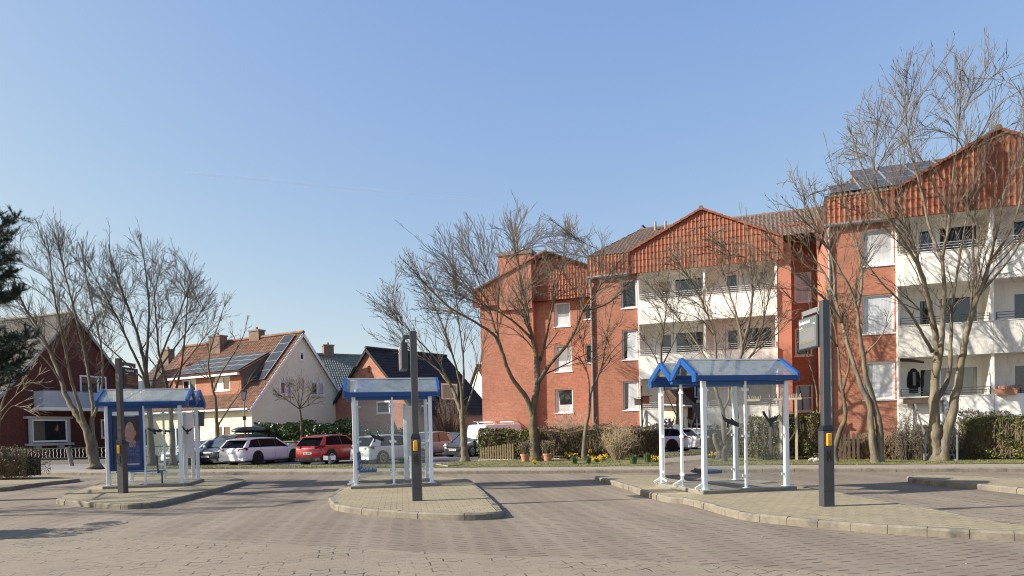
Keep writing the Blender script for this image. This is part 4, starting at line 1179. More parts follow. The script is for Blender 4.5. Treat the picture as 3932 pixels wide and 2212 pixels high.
# cream house
CO = G(976, 1850, 0)  # replaced below by its surveyed corner
CO = Vector((-17.7, 47.5, 0)); CRZ = 60.0; CW, CL, CE, CA = 9.3, 13.6, 3.65, 9.0
gw = []
for q in ((1070, 1461, 1122, 1520), (1190, 1463, 1247, 1522)):
    a, z1 = hit(q[0], q[1], CO, CRZ); c, z0 = hit(q[2], q[3], CO, CRZ); gw.append((a, c, z0, z1))
ho = house('detached_house', 'cream rendered house with solar panels on its orange tiled roof', CO, CRZ, CW, CL, CE, CA, CREAM, YELLOW, TILEO,
      gops=[(1.6, 3.6, .8, 2.5), (5.6, 7.5, .8, 2.5)], sops=[(2.2, 3.9, .75, 2.35), (7.6, 9.2, .75, 2.35), (11.2, 12.6, .75, 2.35)], barge=WPVC)
for q in gw: window(ho, front(-.03), *q, PANED, d=-.03, fw=.16, lights=2, pane2=PANEC)
a, z1 = hit(1147, 1348, CO, CRZ); c, z0 = hit(1168, 1386, CO, CRZ)
window(ho, front(-.03), a, c, z0, z1, PANED, d=-.03, fw=.13)
PANEBR = curtainmat('brown_blind_window', (.22,.13,.08))
window(ho, front(0), 1.6, 3.6, .8, 2.5, PANEBR, lights=2, d=.02, fw=.1); window(ho, front(0), 5.6, 7.5, .8, 2.5, PANEG, lights=2, d=.02, fw=.1)
for q in ((2.2,3.9,.75,2.35),(7.6,9.2,.75,2.35),(11.2,12.6,.75,2.35)): window(ho, leftside(0), *q, PANED, lights=2, d=.02, fw=.1, sill=True)
b = MB(); b.tube([(-.42,-.1,CE-.25),(-.42,CL,CE-.25)], .08, 8); b.build('gutter', WPVC, ho)
# dormer on the front slope
def dormer():
    y0, y1 = 1.9, 9.6; x0 = .75; zt = 6.15
    sl = (CA-CE)/(CW/2)
    zb = CE + x0*sl
    b = MB()
    ops = [(2.9+.2, 4.55+.2, zb+.35, zt-.28), (6.9, 8.5, zb+.35, zt-.28)]
    wall(b, leftside(x0), y0, y1, zb-.3, zt, ops)
    fw = b.build('dormer', BRICKR, ho)
    for q, p2 in zip(ops, (PANEC, PANED)): window(fw, leftside(x0), *q, PANED, lights=2, d=.03, fw=.1, pane2=p2)
    b = MB()
    xr = 3.35; zr = CE + xr*sl + .04
    b.face([(x0,y0,zb-.2),(x0,y0,zt+.02),(xr,y0,zr)]); b.build('cheek', TILEB, fw)
    b = MB(); b.face([(x0,y1,zb-.2),(x0,y1,zt+.02),(xr,y1,zr)]); b.build('cheek', TILEB, fw)
    strips((x0-.35, y0-.12, zt+.02-.15), 0, y1-y0+.24, (0,1,0), (xr-x0+.35, 0, zr-zt+.15), .21, .34, fw, 'roof', TILEO)
    b = MB(); b.box(x0-.4, x0-.2, y0-.1, y1+.1, zt-.26, zt-.12); b.build('gutter', WPVC, fw)
    A = Vector((0, y1-y0-.3, 0)); V = Vector((xr-x0+.1, 0, zr-zt+.05))
    n = 0
    panel_grid(ho, Vector((x0+.05, y0+.2, zt+.06)), A, V*1.18, 5, 4, .012, mat=PVG, skew=lambda i, j: True)
    # column of panels beside the verge
    P = Vector((1.5, .35, CE + 1.5*sl + .1)); panel_grid(ho, P, Vector((0,1.15,0)), Vector((3.0,0,3.0*sl)), 1, 5, .012, mat=PV)
dormer()
def chimney(parent, x, y, z0, z1, wd, dp, mat):
    b = MB(); b.box(x-wd/2,x+wd/2,y-dp/2,y+dp/2,z0,z1); c = b.build('chimney', mat, parent)
    b = MB(); b.box(x-wd/2-.05,x+wd/2+.05,y-dp/2-.05,y+dp/2+.05,z1,z1+.12); b.build('chimney_cap', CONCR, c)
    b = MB(); b.cyl((x,y,z1+.12),(x,y,z1+.35),.11,8); b.build('flue', TERRA, c)
BRCH = brick('sooty_brick', (.23,.15,.11), (.28,.18,.13), (.2,.17,.14))
chimney(ho, CW/2+.1, 4.9, CA-.8, CA+.62, .6, 1.1, BRCH); chimney(ho, CW/2-.5, 8.7, CA-1.2, CA+.45, .7, 1.3, BRCH)
b = MB()
rr = [[( .0+.28*math.sin(k*.26)*math.cos(a) , .28*math.sin(k*.26)*math.sin(a), .1*(1-math.cos(k*.4))) for a in [2*math.pi*j/14 for j in range(14)]] for k in range(1, 7)]
Rm = Matrix.Rotation(RAD(-110), 3, 'Y')
for r_ in rr: r_[:] = [Vector((2.9, 11.4, 7.75)) + Rm @ Vector(p) for p in r_]
b.loft(rr, caps=True); b.bar((2.95,11.4,7.75),(3.1,11.4,7.0),.04,.04); b.build('satellite_dish', M('red_dish', (.5,.2,.16), .5), ho)

# continuation of the semi further left
h2 = house('detached_house', 'brown roofed house beyond the cream one, half hidden by bare branches', CO + Vector((-.866,.5,0))*14.3 + Vector((.5,.866,0))*.6, CRZ, 8.4, 3.0, 3.6, 8.0, CREAM, BRICKD, TILEB)
chimney(h2, 4.2, 1.8, 7.6, 9.0, .6, .9, BRCH)
b = MB(); b.box(1.0, 2.2, .6, 2.6, 4.2, 6.2); b.build('dormer', PLASW, h2)
# brown brick house at far left
BO = Vector((-36.6, 49.6, 0)); BZ = 70.0
def bw(x0, y0, x1, y1, yl=0):
    a, t = hit(x0, y0, BO, BZ, yl); c, u = hit(x1, y1, BO, BZ, yl); return (a, c, u, t)
q1 = bw(114, 1612, 250, 1694); q2 = bw(386, 1610, 402, 1682)
hb = house('detached_house', 'dark brick house with a white framed picture window and grey glass balcony at left', BO, BZ, 12.1, 13, 4.7, 11.5, BRICKD, BRICKD, TILEY, gops=[q1], barge=M('grey_verge_board', (.3,.3,.3), .7))
window(hb, front(-.25), q1[0]-.05, q1[1]+.05, q1[2]-.05, q1[3]+.05, PANED, d=.0, fw=.14, sill=False)
b = MB(); b.box(q1[0]-.45, q1[1]+.45, -.42, .0, q1[2]-.30, q1[2]-.12); b.box(q1[0]-.5, q1[1]+.4, -.42, .0, q1[3]+.08, q1[3]+.24)
for s in (q1[0]-.25, q1[1]+.03): b.box(s, s+.2, -.34, -.16, q1[2]-.12, q1[3]+.08)
for s in (q1[0]+.2, q1[1]-.7): b.box(s, s+.4, -.3, 0, q1[2]-.5, q1[2]-.301)
b.build('bay_surround', M('grey_stone', (.42,.40,.37), .85, .12, 4.0), hb)
window(hb, front(-.02), q2[0], q2[1]+1.2, q2[2], q2[3], PANED, d=-.03, fw=.12)
qb = bw(165, 1500, 385, 1566, -1.0)
b = MB(); b.box(qb[0], qb[1]+.6, -1.05, -.99, qb[2], qb[3]); b.box(qb[0], qb[0]+.05, -.98, 0, qb[2], qb[3])
ba = b.build('balcony', M('frosted_balcony_glass', (.42,.46,.5), .3, .08, 1.0, coat=.4), hb)
b = MB(); b.box(qb[0], qb[1]+.7, -1.1, 0, qb[2]-.28, qb[2]-.02); b.build('balcony_slab', PLASW, ba)
b = MB(); b.bar((qb[0],-1.02,qb[3]+.05),(qb[1]+.6,-1.02,qb[3]+.05),.05,.05); b.build('handrail', METALG, ba)
qd = bw(305, 1440, 375, 1500)
window(hb, front(-.02), qd[0], qd[1]+.8, qb[3]-.9, qd[3], PANED, d=-.03, fw=.12, lights=3, sill=False)
# middle brick house with black roof
MO = Vector((-14.4, 54.9, 0)); MZ = -36.87
def mw(x0, y0, x1, y1):
    a, t = hit(x0, y0, MO, MZ); c, u = hit(x1, y1, MO, MZ); return (a, c, u, t)
hm = house('detached_house', 'orange brick gabled house with black roof behind the middle shelter', MO, MZ, 9.6, 8.4, 3.1, 7.8, BRICKM, BRICKM, TILEK, gops=[(2.6,3.9,1.0,2.2)], barge=DARKM)
window(hm, front(0), 2.6, 3.9, 1.0, 2.2, PANED, lights=2)
q = mw(1478, 1520, 1500, 1545)
window(hm, front(-.02), 5.6, 7.0, 3.0, 3.9, PANED, d=-.03, fw=.1)
b = MB()
for k in range(4): b.box(4.7, 4.95, -.03, .01, 6.1+.14*k, 6.17+.14*k)
b.build('vent_slot', DARKM, hm)
b = MB(); b.face([(9.62,9.6,0),(9.62,-.2,0),(9.62,-.2,3.0),(9.62,9.6,3.0)]); b.build('eave_wall', M('grey_brown_render', (.3,.27,.24), .9), hm)  # plain grey brown sheet over the brick side wall
# dormer on the black roof
b = MB(); b.box(7.6, 8.9, 3.2, 5.4, 3.8, 5.4); dm = b.build('dormer', TILEK, hm)
b = MB(); b.box(8.9, 8.96, 3.4, 5.2, 4.0, 5.2); b.build('window_frame', WPVC, dm)
b = MB(); b.box(8.96, 8.975, 3.52, 5.08, 4.12, 5.08); b.build('pane', PANEBR, dm)
b = MB(); b.box(-4.4, -.01, .2, 5, 2.6, 3.15); b.box(-4.4,-.01,.2,5,0,2.6); an = b.build('annex', BRICKM, hm)
b = MB(); b.box(-4.5, -.01, .05, 5.1, 3.15, 3.4); b.build('fascia', WPVC, an)
# green roofed house
hg = house('detached_house', 'distant house with dark green tiled roof between the cream and orange brick houses', Vector((-24.5, 64.5, 0)), -60, 9, 16, 4.4, 8.7, BRICKM, PLASW, TILEG)
chimney(hg, 4.4, 6.5, 8.0, 9.6, .7, .9, BRCH)
# distant red roof house right of it
hr = house('detached_house', 'far white house with red tiled roof and a skylight beside the brick apartments', Vector((-4.9, 70, 0)), -65, 9, 9, 3.4, 7.6, PLASW, PLASW, TILEO)
hw_ = house('detached_house', 'pale distant house beyond the brown roofed one, seen through twigs', Vector((-47, 74, 0)), 62, 8, 10, 4.6, 9.2, PLASW, PLASW, TILEB)
# ------------------------------------------------------------------ cars
def interp(st, y):
    for a, c in zip(st, st[1:]):
        if a[0] <= y <= c[0]:
            t = (y-a[0])/(c[0]-a[0]) if c[0] > a[0] else 0
            t2 = t*t*(3-2*t)
            return [p + (q-p)*t2 for p, q in zip(a[1:], c[1:])]
    return list(st[0][1:] if y < st[0][0] else st[-1][1:])
def car(name, label, cat, loc, rz, pm, spec, rim=RIMS, glassm=CARG, seen='rear', cladding=False, group='cars parked beyond the grass', trim=None):
    """local +y is the nose; spec: L W H belt, stations of the lower body and the cabin"""
    o = thing(name, label, cat, loc, rz, group)
    L, Wd, H, belt = spec['L'], spec['W'], spec['H'], spec['belt']
    hw = Wd/2; y0, y1 = -L/2, L/2
    st = spec['body']      # (y, ztop, halfwidth factor, zbottom)
    ys = sorted(set([s[0] for s in st] + [y0 + L*k/26 for k in range(27)]))
    rings = []
    for y in ys:
        zt, f, zb = interp(st, y); wv = hw*f
        h = zt - zb
        half = [(wv*.80, zb), (wv*.95, zb+.06), (wv*.985, zb+h*.22), (wv, zb+h*.48), (wv*.995, zb+h*.62), (wv*.975, zb+h*.80), (wv*.945, zt-.035), (wv*.90, zt), (wv*.5, zt+.02)]
        rings.append([(x, y, z) for x, z in half] + [(-x, y, z) for x, z in reversed(half)])
    b = MB(); b.loft(rings, caps=True); b.build('body', pm, o, True)
    # cabin
    cb = spec['cab']       # yw0 (windscreen base), yr0, yr1, yb (tail base)
    yw, yr0, yr1, yb = cb; zr = H
    def cring(y, zt, k):   # k: 0 at belt .. 1 at roof
        wb, wt = hw*.90, hw*(.90 - .17*k)
        return wb, wt
    prof = [(yw, belt-.02), (yr0, zr-.05), ((yr0*.5+yr1*.5), zr), (yr1, zr-spec.get('drop', .06)), (yb, belt-.0 if not spec.get('van') else belt)]
    rings = []
    for y, z in prof:
        k = max(0.0, (z-belt)/(zr-belt)); wb, wt = cring(y, z, k)
        z = max(z, belt-.02)
        rings.append([(wb, y, belt-.04), (wt, y, z), (wt*.6, y, z+.018*k), (-wt*.6, y, z+.018*k), (-wt, y, z), (-wb, y, belt-.04)])
    b = MB(); b.loft(rings, caps=True); b.build('window', glassm, o)
    # roof skin
    b = MB(); n = 10; rr = []
    for k in range(n+1):
        y = yr0 + .06 + (yr1-yr0-.06)*k/n if yr0 < yr1 else yr0 + (yr1-yr0)*k/n
        t = (y-yr0)/(yr1-yr0); z = (1-t)*(prof[1][1]) + t*prof[3][1] + 4*t*(1-t)*(zr - (prof[1][1]+prof[3][1])/2)
        wt = hw*.745
        rr.append([(wt, y, z-.05), (wt, y, z+.01), (wt*.9, y, z+.03), (wt*.5, y, z+.042), (-wt*.5, y, z+.042), (-wt*.9, y, z+.03), (-wt, y, z+.01), (-wt, y, z-.05)])
    b.loft(rr, caps=True); b.build('roof', spec.get('roofm', pm), o, True)
    # pillars: A (front), C/D (rear), window lower trim
    for s in (-1, 1):
        b = MB()
        P = lambda k, y, z, e=.006: Vector((s*(hw*(.90-.17*k)+e), y, z))
        b.bar(P(0,yw,belt-.02), P(1,yr0,prof[1][1]), .05, .07); b.build('pillar', pm, o)
        for (ya, za, yc, zc, yd, zd, ye, ze) in spec['pillars']:
            b = MB(); K = lambda z: (z-belt)/(zr-belt)
            q = [P(K(za), ya, za, .012), P(K(zc), yc, zc, .012), P(K(zd), yd, zd, .012), P(K(ze), ye, ze, .012)]
            inn = [v - Vector((s*.05,0,0)) for v in q]
            b.loft([inn, q], caps=True); b.build('pillar', pm, o)
    # frame at the rear glass
    for s in (-1, 1):
        b = MB(); b.bar((s*hw*.86, yb, belt-.01), (s*hw*.73, yr1, prof[3][1]), .09, .05); b.build('pillar', pm, o)
    b = MB()
    for s in (-1, 1):
        for yy in spec.get('bpil', ()):
            b.bar((s*(hw*.90+.006), yy, belt-.02), (s*(hw*.735+.006), yy-.06, zr-.07), .02, .09, up=(0,1,0))
    if b.v: b.build('door_frame', CARTRIM, o)
    # spoiler over the rear glass
    if spec.get('spoiler', True):
        b = MB(); sg = -1 if yr1 < 0 else 1
        b.loft([[(x, yr1-.02, prof[3][1]+.0), (x, yr1-.02, prof[3][1]+.05), (x, yr1+sg*.22, prof[3][1]+.02), (x, yr1+sg*.22, prof[3][1]-.005)] for x in (-hw*.70, hw*.70)], caps=True); b.build('spoiler', pm, o)
    # wheels
    R = spec.get('R', .33)
    for yy in spec['axles']:
        for s in (-1, 1):
            b = MB(); b.cyl((s*(hw-.22),yy,R+.01),(s*(hw+.006),yy,R+.01),R*1.17,22); b.build('wheel_arch', CARTRIM if cladding else DARKM, o)
            if cladding:
                b = MB()
                for k in range(12):
                    a0, a1 = math.pi*k/12 - .1, math.pi*(k+1)/12 - .05
                    ring = lambda a, rr_: Vector((s*(hw+.012), yy+math.cos(a)*rr_, R+.02+math.sin(a)*rr_))
                    b.face([ring(a0,R*1.12),ring(a1,R*1.12),ring(a1,R*1.38),ring(a0,R*1.38)])
                b.build('arch_cladding', CARTRIM, o)
            b = MB(); b.tube([(s*(hw-.2),yy,R),(s*(hw-.02),yy,R),(s*(hw+.012),yy,R)],[R,R,R*.94],22); wh = b.build('wheel', TYRE, o)
            b = MB(); X = s*(hw+.016)
            n = 10
            for k in range(n):
                a = 2*math.pi*k/n; da = .13
                f = lambda a, q: Vector((X, yy+math.cos(a)*q, R+math.sin(a)*q))
                b.face([f(a-da*1.6,R*.14), f(a-da*.6,R*.62), f(a+da*.6,R*.62), f(a+da*1.6,R*.14)])
            m = 24
            for k in range(m):
                a0, a1 = 2*math.pi*k/m, 2*math.pi*(k+1)/m
                f = lambda a, q: Vector((X, yy+math.cos(a)*q, R+math.sin(a)*q))
                b.face([f(a0,R*.60), f(a1,R*.60), f(a1,R*.72), f(a0,R*.72)])
            b.disc((X+s*.003,yy,R),(1,0,0),R*.2,12); b.build('rim', rim, wh)
    # sills and lower black
    b = MB(); b.box(-hw*.86, hw*.86, y0+.25, y1-.25, .16, .30); b.build('underbody', DARKM, o)
    # mirrors
    for s in (-1, 1):
        b = MB(); b.blob((s*(hw+.06), yw-.25, belt+.06), .11, .06, .075, 8, 6); b.build('mirror', pm, o, True)
    # door lines and handles
    b = MB()
    for s in (-1, 1):
        for yy in spec.get('doors', ()):
            pts = []
            for z in (.34, .5, .65, .8, belt-.06):
                zt, f, zb = interp(st, yy); h = zt-zb; u = (z-zb)/h
                fx = [(.0,.8),(.06/h,.95),(.22,.985),(.48,1),(.62,.995),(.8,.975),(1,.92)]
                xx = next((p[1]+(q[1]-p[1])*(u-p[0])/(q[0]-p[0]) for p, q in zip(fx, fx[1:]) if p[0] <= u <= q[0]), .9)
                pts.append((s*(hw*f*xx+.002), yy, z))
            b.tube(pts, .006, 4)
    if b.v: b.build('door_seam', CARTRIM, o)
    for s in (-1, 1):
        for yy in spec.get('handles', ()):
            b = MB(); b.bar((s*(hw*.985+.012), yy-.1, belt-.14), (s*(hw*.985+.012), yy+.1, belt-.135), .02, .03); b.build('door_handle', pm if pm is not PBLACK else CHROME, o)
    ze = spec.get('zl', .82)
    # rear end
    zt, f, zb = interp(st, y0)
    yR = y0 - .012
    b = MB()
    for s in (-1, 1):
        b2 = MB(); b2.loft([[(s*hw*.52, yR, ze-.06), (s*hw*.90, yR+.03, ze-.09), (s*hw*1.0, y0+.28, ze+.0), (s*hw*1.0, y0+.28, ze+.09), (s*hw*.90, yR+.03, ze+.09), (s*hw*.5, yR, ze+.05)],
                          [(s*hw*.52, y0+.1, ze-.06), (s*hw*.88, y0+.1, ze-.09), (s*hw*.95, y0+.3, ze), (s*hw*.95, y0+.3, ze+.09), (s*hw*.88, y0+.1, ze+.09), (s*hw*.5, y0+.1, ze+.05)]], caps=True)
        b2.build('tail_light', TAILL, o)
    b.box(-.27, .27, yR-.004, yR+.03, spec.get('zp', .62)-.06, spec.get('zp', .62)+.06); pl = b.build('number_plate', PLATE, o)
    rng = random.Random(hash(name) % 7 + int(loc[0]*10))
    b = MB(); x = -.18
    for k in range(6):
        wv = rng.uniform(.03, .045); b.box(x, x+wv, yR-.0055, yR-.004, spec.get('zp', .62)-.035, spec.get('zp', .62)+.035); x += wv + (.07 if k == 1 else .022)
    b.build('plate_marks', DARKM, pl)
    b = MB(); b.loft([[(x, yR+.0, .25), (x, yR+.0, .40), (x, yR+.3, .40), (x, yR+.3, .25)] for x in (-hw*.90, hw*.90)], caps=True); b.build('rear_bumper', CARTRIM if not spec.get('bodybump') else pm, o)
    for s in (-1, 1):
        b = MB(); b.cyl((s*hw*.62, yR-.03, .27), (s*hw*.62, yR+.2, .27), .04, 10); b.build('exhaust', CHROME, o)
    # nose
    yN = y1 + .012; zt, f, zb = interp(st, y1)
    for s in (-1, 1):
        b = MB(); b.loft([[(s*hw*.52, yN-.0, ze-.13), (s*hw*.9, yN-.14, ze-.13), (s*hw*.985, yN-.42, ze-.02), (s*hw*.93, yN-.40, ze+.05), (s*hw*.55, yN-.03, ze-.04)],
                          [(s*hw*.52, yN-.2, ze-.13), (s*hw*.8, yN-.3, ze-.13), (s*hw*.9, yN-.5, ze-.02), (s*hw*.85, yN-.5, ze+.03), (s*hw*.55, yN-.2, ze-.04)]], caps=True)
        b.build('headlight', HEADL, o)
    b = MB(); gw_ = spec.get('grille', (.42, .36, .66)); 
    b.loft([[(-hw*gw_[0]*.8,yN,gw_[1]),(hw*gw_[0]*.8,yN,gw_[1]),(hw*gw_[0],yN,gw_[2]),(-hw*gw_[0],yN,gw_[2])],[(-hw*gw_[0]*.8,yN-.15,gw_[1]),(hw*gw_[0]*.8,yN-.15,gw_[1]),(hw*gw_[0],yN-.15,gw_[2]),(-hw*gw_[0],yN-.15,gw_[2])]], caps=True)
    gr = b.build('grille', CARTRIM, o)
    b = MB()
    for k in range(4):
        z = gw_[1] + (gw_[2]-gw_[1])*(k+.6)/4.4; b.box(-hw*gw_[0]*.85, hw*gw_[0]*.85, yN+.002, yN+.008, z-.006, z+.006)
    b.build('grille_bar', CHROME, gr)
    b = MB(); b.box(-.26, .26, yN+.01, yN+.018, .40, .51); fp = b.build('number_plate', PLATE, o)
    b = MB(); x = -.18
    for k in range(6):
        wv = rng.uniform(.03, .045); b.box(x, x+wv, yN+.018, yN+.0195, .42, .49); x += wv + (.07 if k == 1 else .022)
    b.build('plate_marks', DARKM, fp)
    b = MB(); b.loft([[(x, yN-.01, .17), (x, yN-.01, .31), (x, yN-.25, .31), (x, yN-.25, .17)] for x in (-hw*.85, hw*.85)], caps=True); b.build('air_intake', CARTRIM, o)
    return o

def sp_hatch(L=4.26, W=1.79, H=1.47, **k):
    h = L/2
    d = dict(L=L, W=W, H=H, belt=.93, R=.325,
        body=[(-h,.80,.86,.30),(-h+.10,.90,.94,.27),(-h+.45,.93,.985,.22),(-.4,.93,1,.2),(.5,.93,1,.2),(h-1.15,.92,.99,.2),(h-.55,.84,.96,.2),(h-.18,.74,.88,.21),(h,.60,.72,.24)],
        cab=(h-1.05, h-1.85, -h+.55, -h+.12), drop=.08,
        pillars=[(-h+.10,.93,-h+.48,1.39,-h+.88,1.40,-h+.70,.93)], bpil=(-.25,), doors=(.62,-.35,-1.1), handles=(-.12,-.95), axles=(-1.32,1.3), zl=.80, zp=.56, bodybump=True)
    d.update(k); return d
def sp_wagon(L=4.94, W=1.89, H=1.46, **k):
    h = L/2
    d = dict(L=L, W=W, H=H, belt=.96, R=.36,
        body=[(-h,.80,.86,.30),(-h+.10,.93,.94,.27),(-h+.5,.96,.985,.21),(-.4,.96,1,.2),(.5,.95,1,.2),(h-1.35,.93,.99,.2),(h-.7,.86,.96,.2),(h-.2,.76,.88,.21),(h,.62,.74,.24)],
        cab=(h-1.30, h-2.15, -h+.62, -h+.10), drop=.10,
        pillars=[(-h+.10,.96,-h+.50,1.36,-h+.72,1.37,-h+.38,.96)], bpil=(.1,-1.15), doors=(.95,-.1,-1.2), handles=(.1,-1.0), axles=(-1.44,1.48), zl=.83, zp=.68, bodybump=True)
    d.update(k); return d
def sp_suv(L=4.28, W=1.77, H=1.53, **k):
    h = L/2
    d = dict(L=L, W=W, H=H, belt=1.02, R=.345,
        body=[(-h,.82,.84,.34),(-h+.10,.98,.92,.32),(-h+.45,1.02,.98,.26),(-.4,1.02,1,.24),(.5,1.0,1,.24),(h-1.1,.98,.99,.24),(h-.5,.92,.96,.24),(h-.15,.80,.88,.25),(h,.66,.74,.28)],
        cab=(h-1.0, h-1.8, -h+.52, -h+.10), drop=.10,
        pillars=[(-h+.12,1.02,-h+.46,1.42,-h+.66,1.44,-h+.42,1.02)], bpil=(-.25,), doors=(.62,-.35,-1.1), handles=(-.12,-.95), axles=(-1.29,1.28), zl=.93, zp=.62)
    d.update(k); return d
def sp_mpv(L=4.75, W=1.88, H=1.68, **k):
    h = L/2
    d = dict(L=L, W=W, H=H, belt=1.02, R=.34,
        body=[(-h,.85,.86,.30),(-h+.10,1.0,.95,.27),(-h+.45,1.02,.99,.21),(-.4,1.02,1,.2),(.5,1.0,1,.2),(h-1.0,.98,.99,.2),(h-.45,.90,.96,.2),(h-.14,.78,.88,.21),(h,.64,.74,.24)],
        cab=(h-.75, h-1.85, -h+.42, -h+.12), drop=.06,
        pillars=[(-h+.12,1.02,-h+.38,1.58,-h+.6,1.6,-h+.42,1.02)], bpil=(.2,-1.1), doors=(1.1,-.0,-1.2), handles=(.2,-1.0), axles=(-1.38,1.45), zl=.85, zp=.7, bodybump=True, grille=(.5,.52,.66))
    d.update(k); return d
def place(px, corner, ang, spec, near_y):
    """rear-right (or front) bumper corner stands on the ground at pixel px, depth near_y; ang = heading"""
    X = (px - PW/2)/FPX*near_y
    f = Vector((math.cos(RAD(ang)), math.sin(RAD(ang)), 0)); r = Vector((f.y, -f.x, 0))
    c = Vector((X, near_y, 0))
    if corner == 'rear_right': return c + f*spec['L']/2 - r*spec['W']/2
    if corner == 'front_left': return c - f*spec['L']/2 + r*spec['W']/2
ZP = KZ - .122
def put(name, label, cat, px, corner, ang, spec, y, pm, **k):
    c = place(px, corner, ang, spec, y); c.z = ZP
    return car(name, label, cat, c, ang - 90, pm, spec, **k)

put('parked_car', 'white estate car with black wheels and red tail light, parked beside the red car', 'car', 938, 'rear_right', 68, sp_wagon(), 37.0, PWHITE, rim=RIMK)
put('parked_car', 'red compact sport utility car with black wheel arch cladding', 'car', 1235, 'rear_right', 69, sp_suv(), 35.4, PRED, cladding=True)
put('parked_car', 'white hatchback with silver wheels behind the middle bus shelter', 'car', 1420, 'rear_right', 48, sp_hatch(), 34.6, PWHITE)
put('parked_car', 'white saloon car facing the road, behind the shelter with the poster', 'car', 700, 'front_left', 250, sp_wagon(L=4.6, W=1.82, H=1.40, grille=(.38,.28,.66)), 38.4, PWHITE, glassm=CARGL)
sp = sp_mpv()
mpv = put('parked_car', 'dark grey people carrier facing the road, between two white cars', 'car', 838, 'front_left', 250, sp, 39.1, PGREY, glassm=CARGL)
# roof box on the people carrier
rb = thing('roof_box', 'long black roof box on top of the dark grey people carrier', 'roof box', mpv.location + Vector((.46,1.30,1.76)), 160)
b = MB(); n = 12; rr = []
for k in range(n+1):
    t = k/n; y = -1.35 + 2.7*t; e = max(.12, (1 - abs(2*t-1)**4.0)); wv = .42*(.6+.4*e)
    h0, h1 = .02+.08*(1-e), .10 + .26*e**.6
    rr.append([(-wv*.9,y,h0),(wv*.9,y,h0),(wv,y,h0+.1),(wv*.9,y,h1),(wv*.5,y,h1+.03),(-wv*.5,y,h1+.03),(-wv*.9,y,h1),(-wv,y,h0+.1)])
b.loft(rr, caps=True); b.build('shell', PBLACK, rb, True)
b = MB()
for y in (-.6,.6): b.bar((-.7,y,.02),(.7,y,.02),.06,.04); b.bar((-.66,y,-.1),(-.66,y,.02),.05,.05); b.bar((.66,y,-.1),(.66,y,.02),.05,.05)
b.build('roof_bar', CARTRIM, rb)
put('parked_car', 'white car whose roof shows behind the small tree and the dark people carrier', 'car', 838, 'front_left', 250, sp_hatch(H=1.55), 47.5, PWHITE, glassm=CARGL)
put('parked_car', 'dark saloon seen through the left shelter glass in front of the yellow wall', 'car', 668, 'front_left', 235, sp_wagon(L=4.6, W=1.8, H=1.42), 44.5, PBLACK)
put('parked_car', 'silver hatchback facing the road, behind the white hatchback', 'car', 1610, 'front_left', 242, sp_hatch(H=1.56), 43.0, PSILV, glassm=CARGL)
put('parked_car', 'black saloon facing the road, right behind the dark pole', 'car', 1700, 'front_left', 236, sp_wagon(L=4.6, W=1.84, H=1.50), 45.6, PBLACK, glassm=CARGL)
put('parked_car', 'dark grey hatchback facing the road next to the white van', 'car', 1785, 'front_left', 240, sp_hatch(grille=(.6,.56,.66)), 41.6, PGREY, glassm=CARGL)

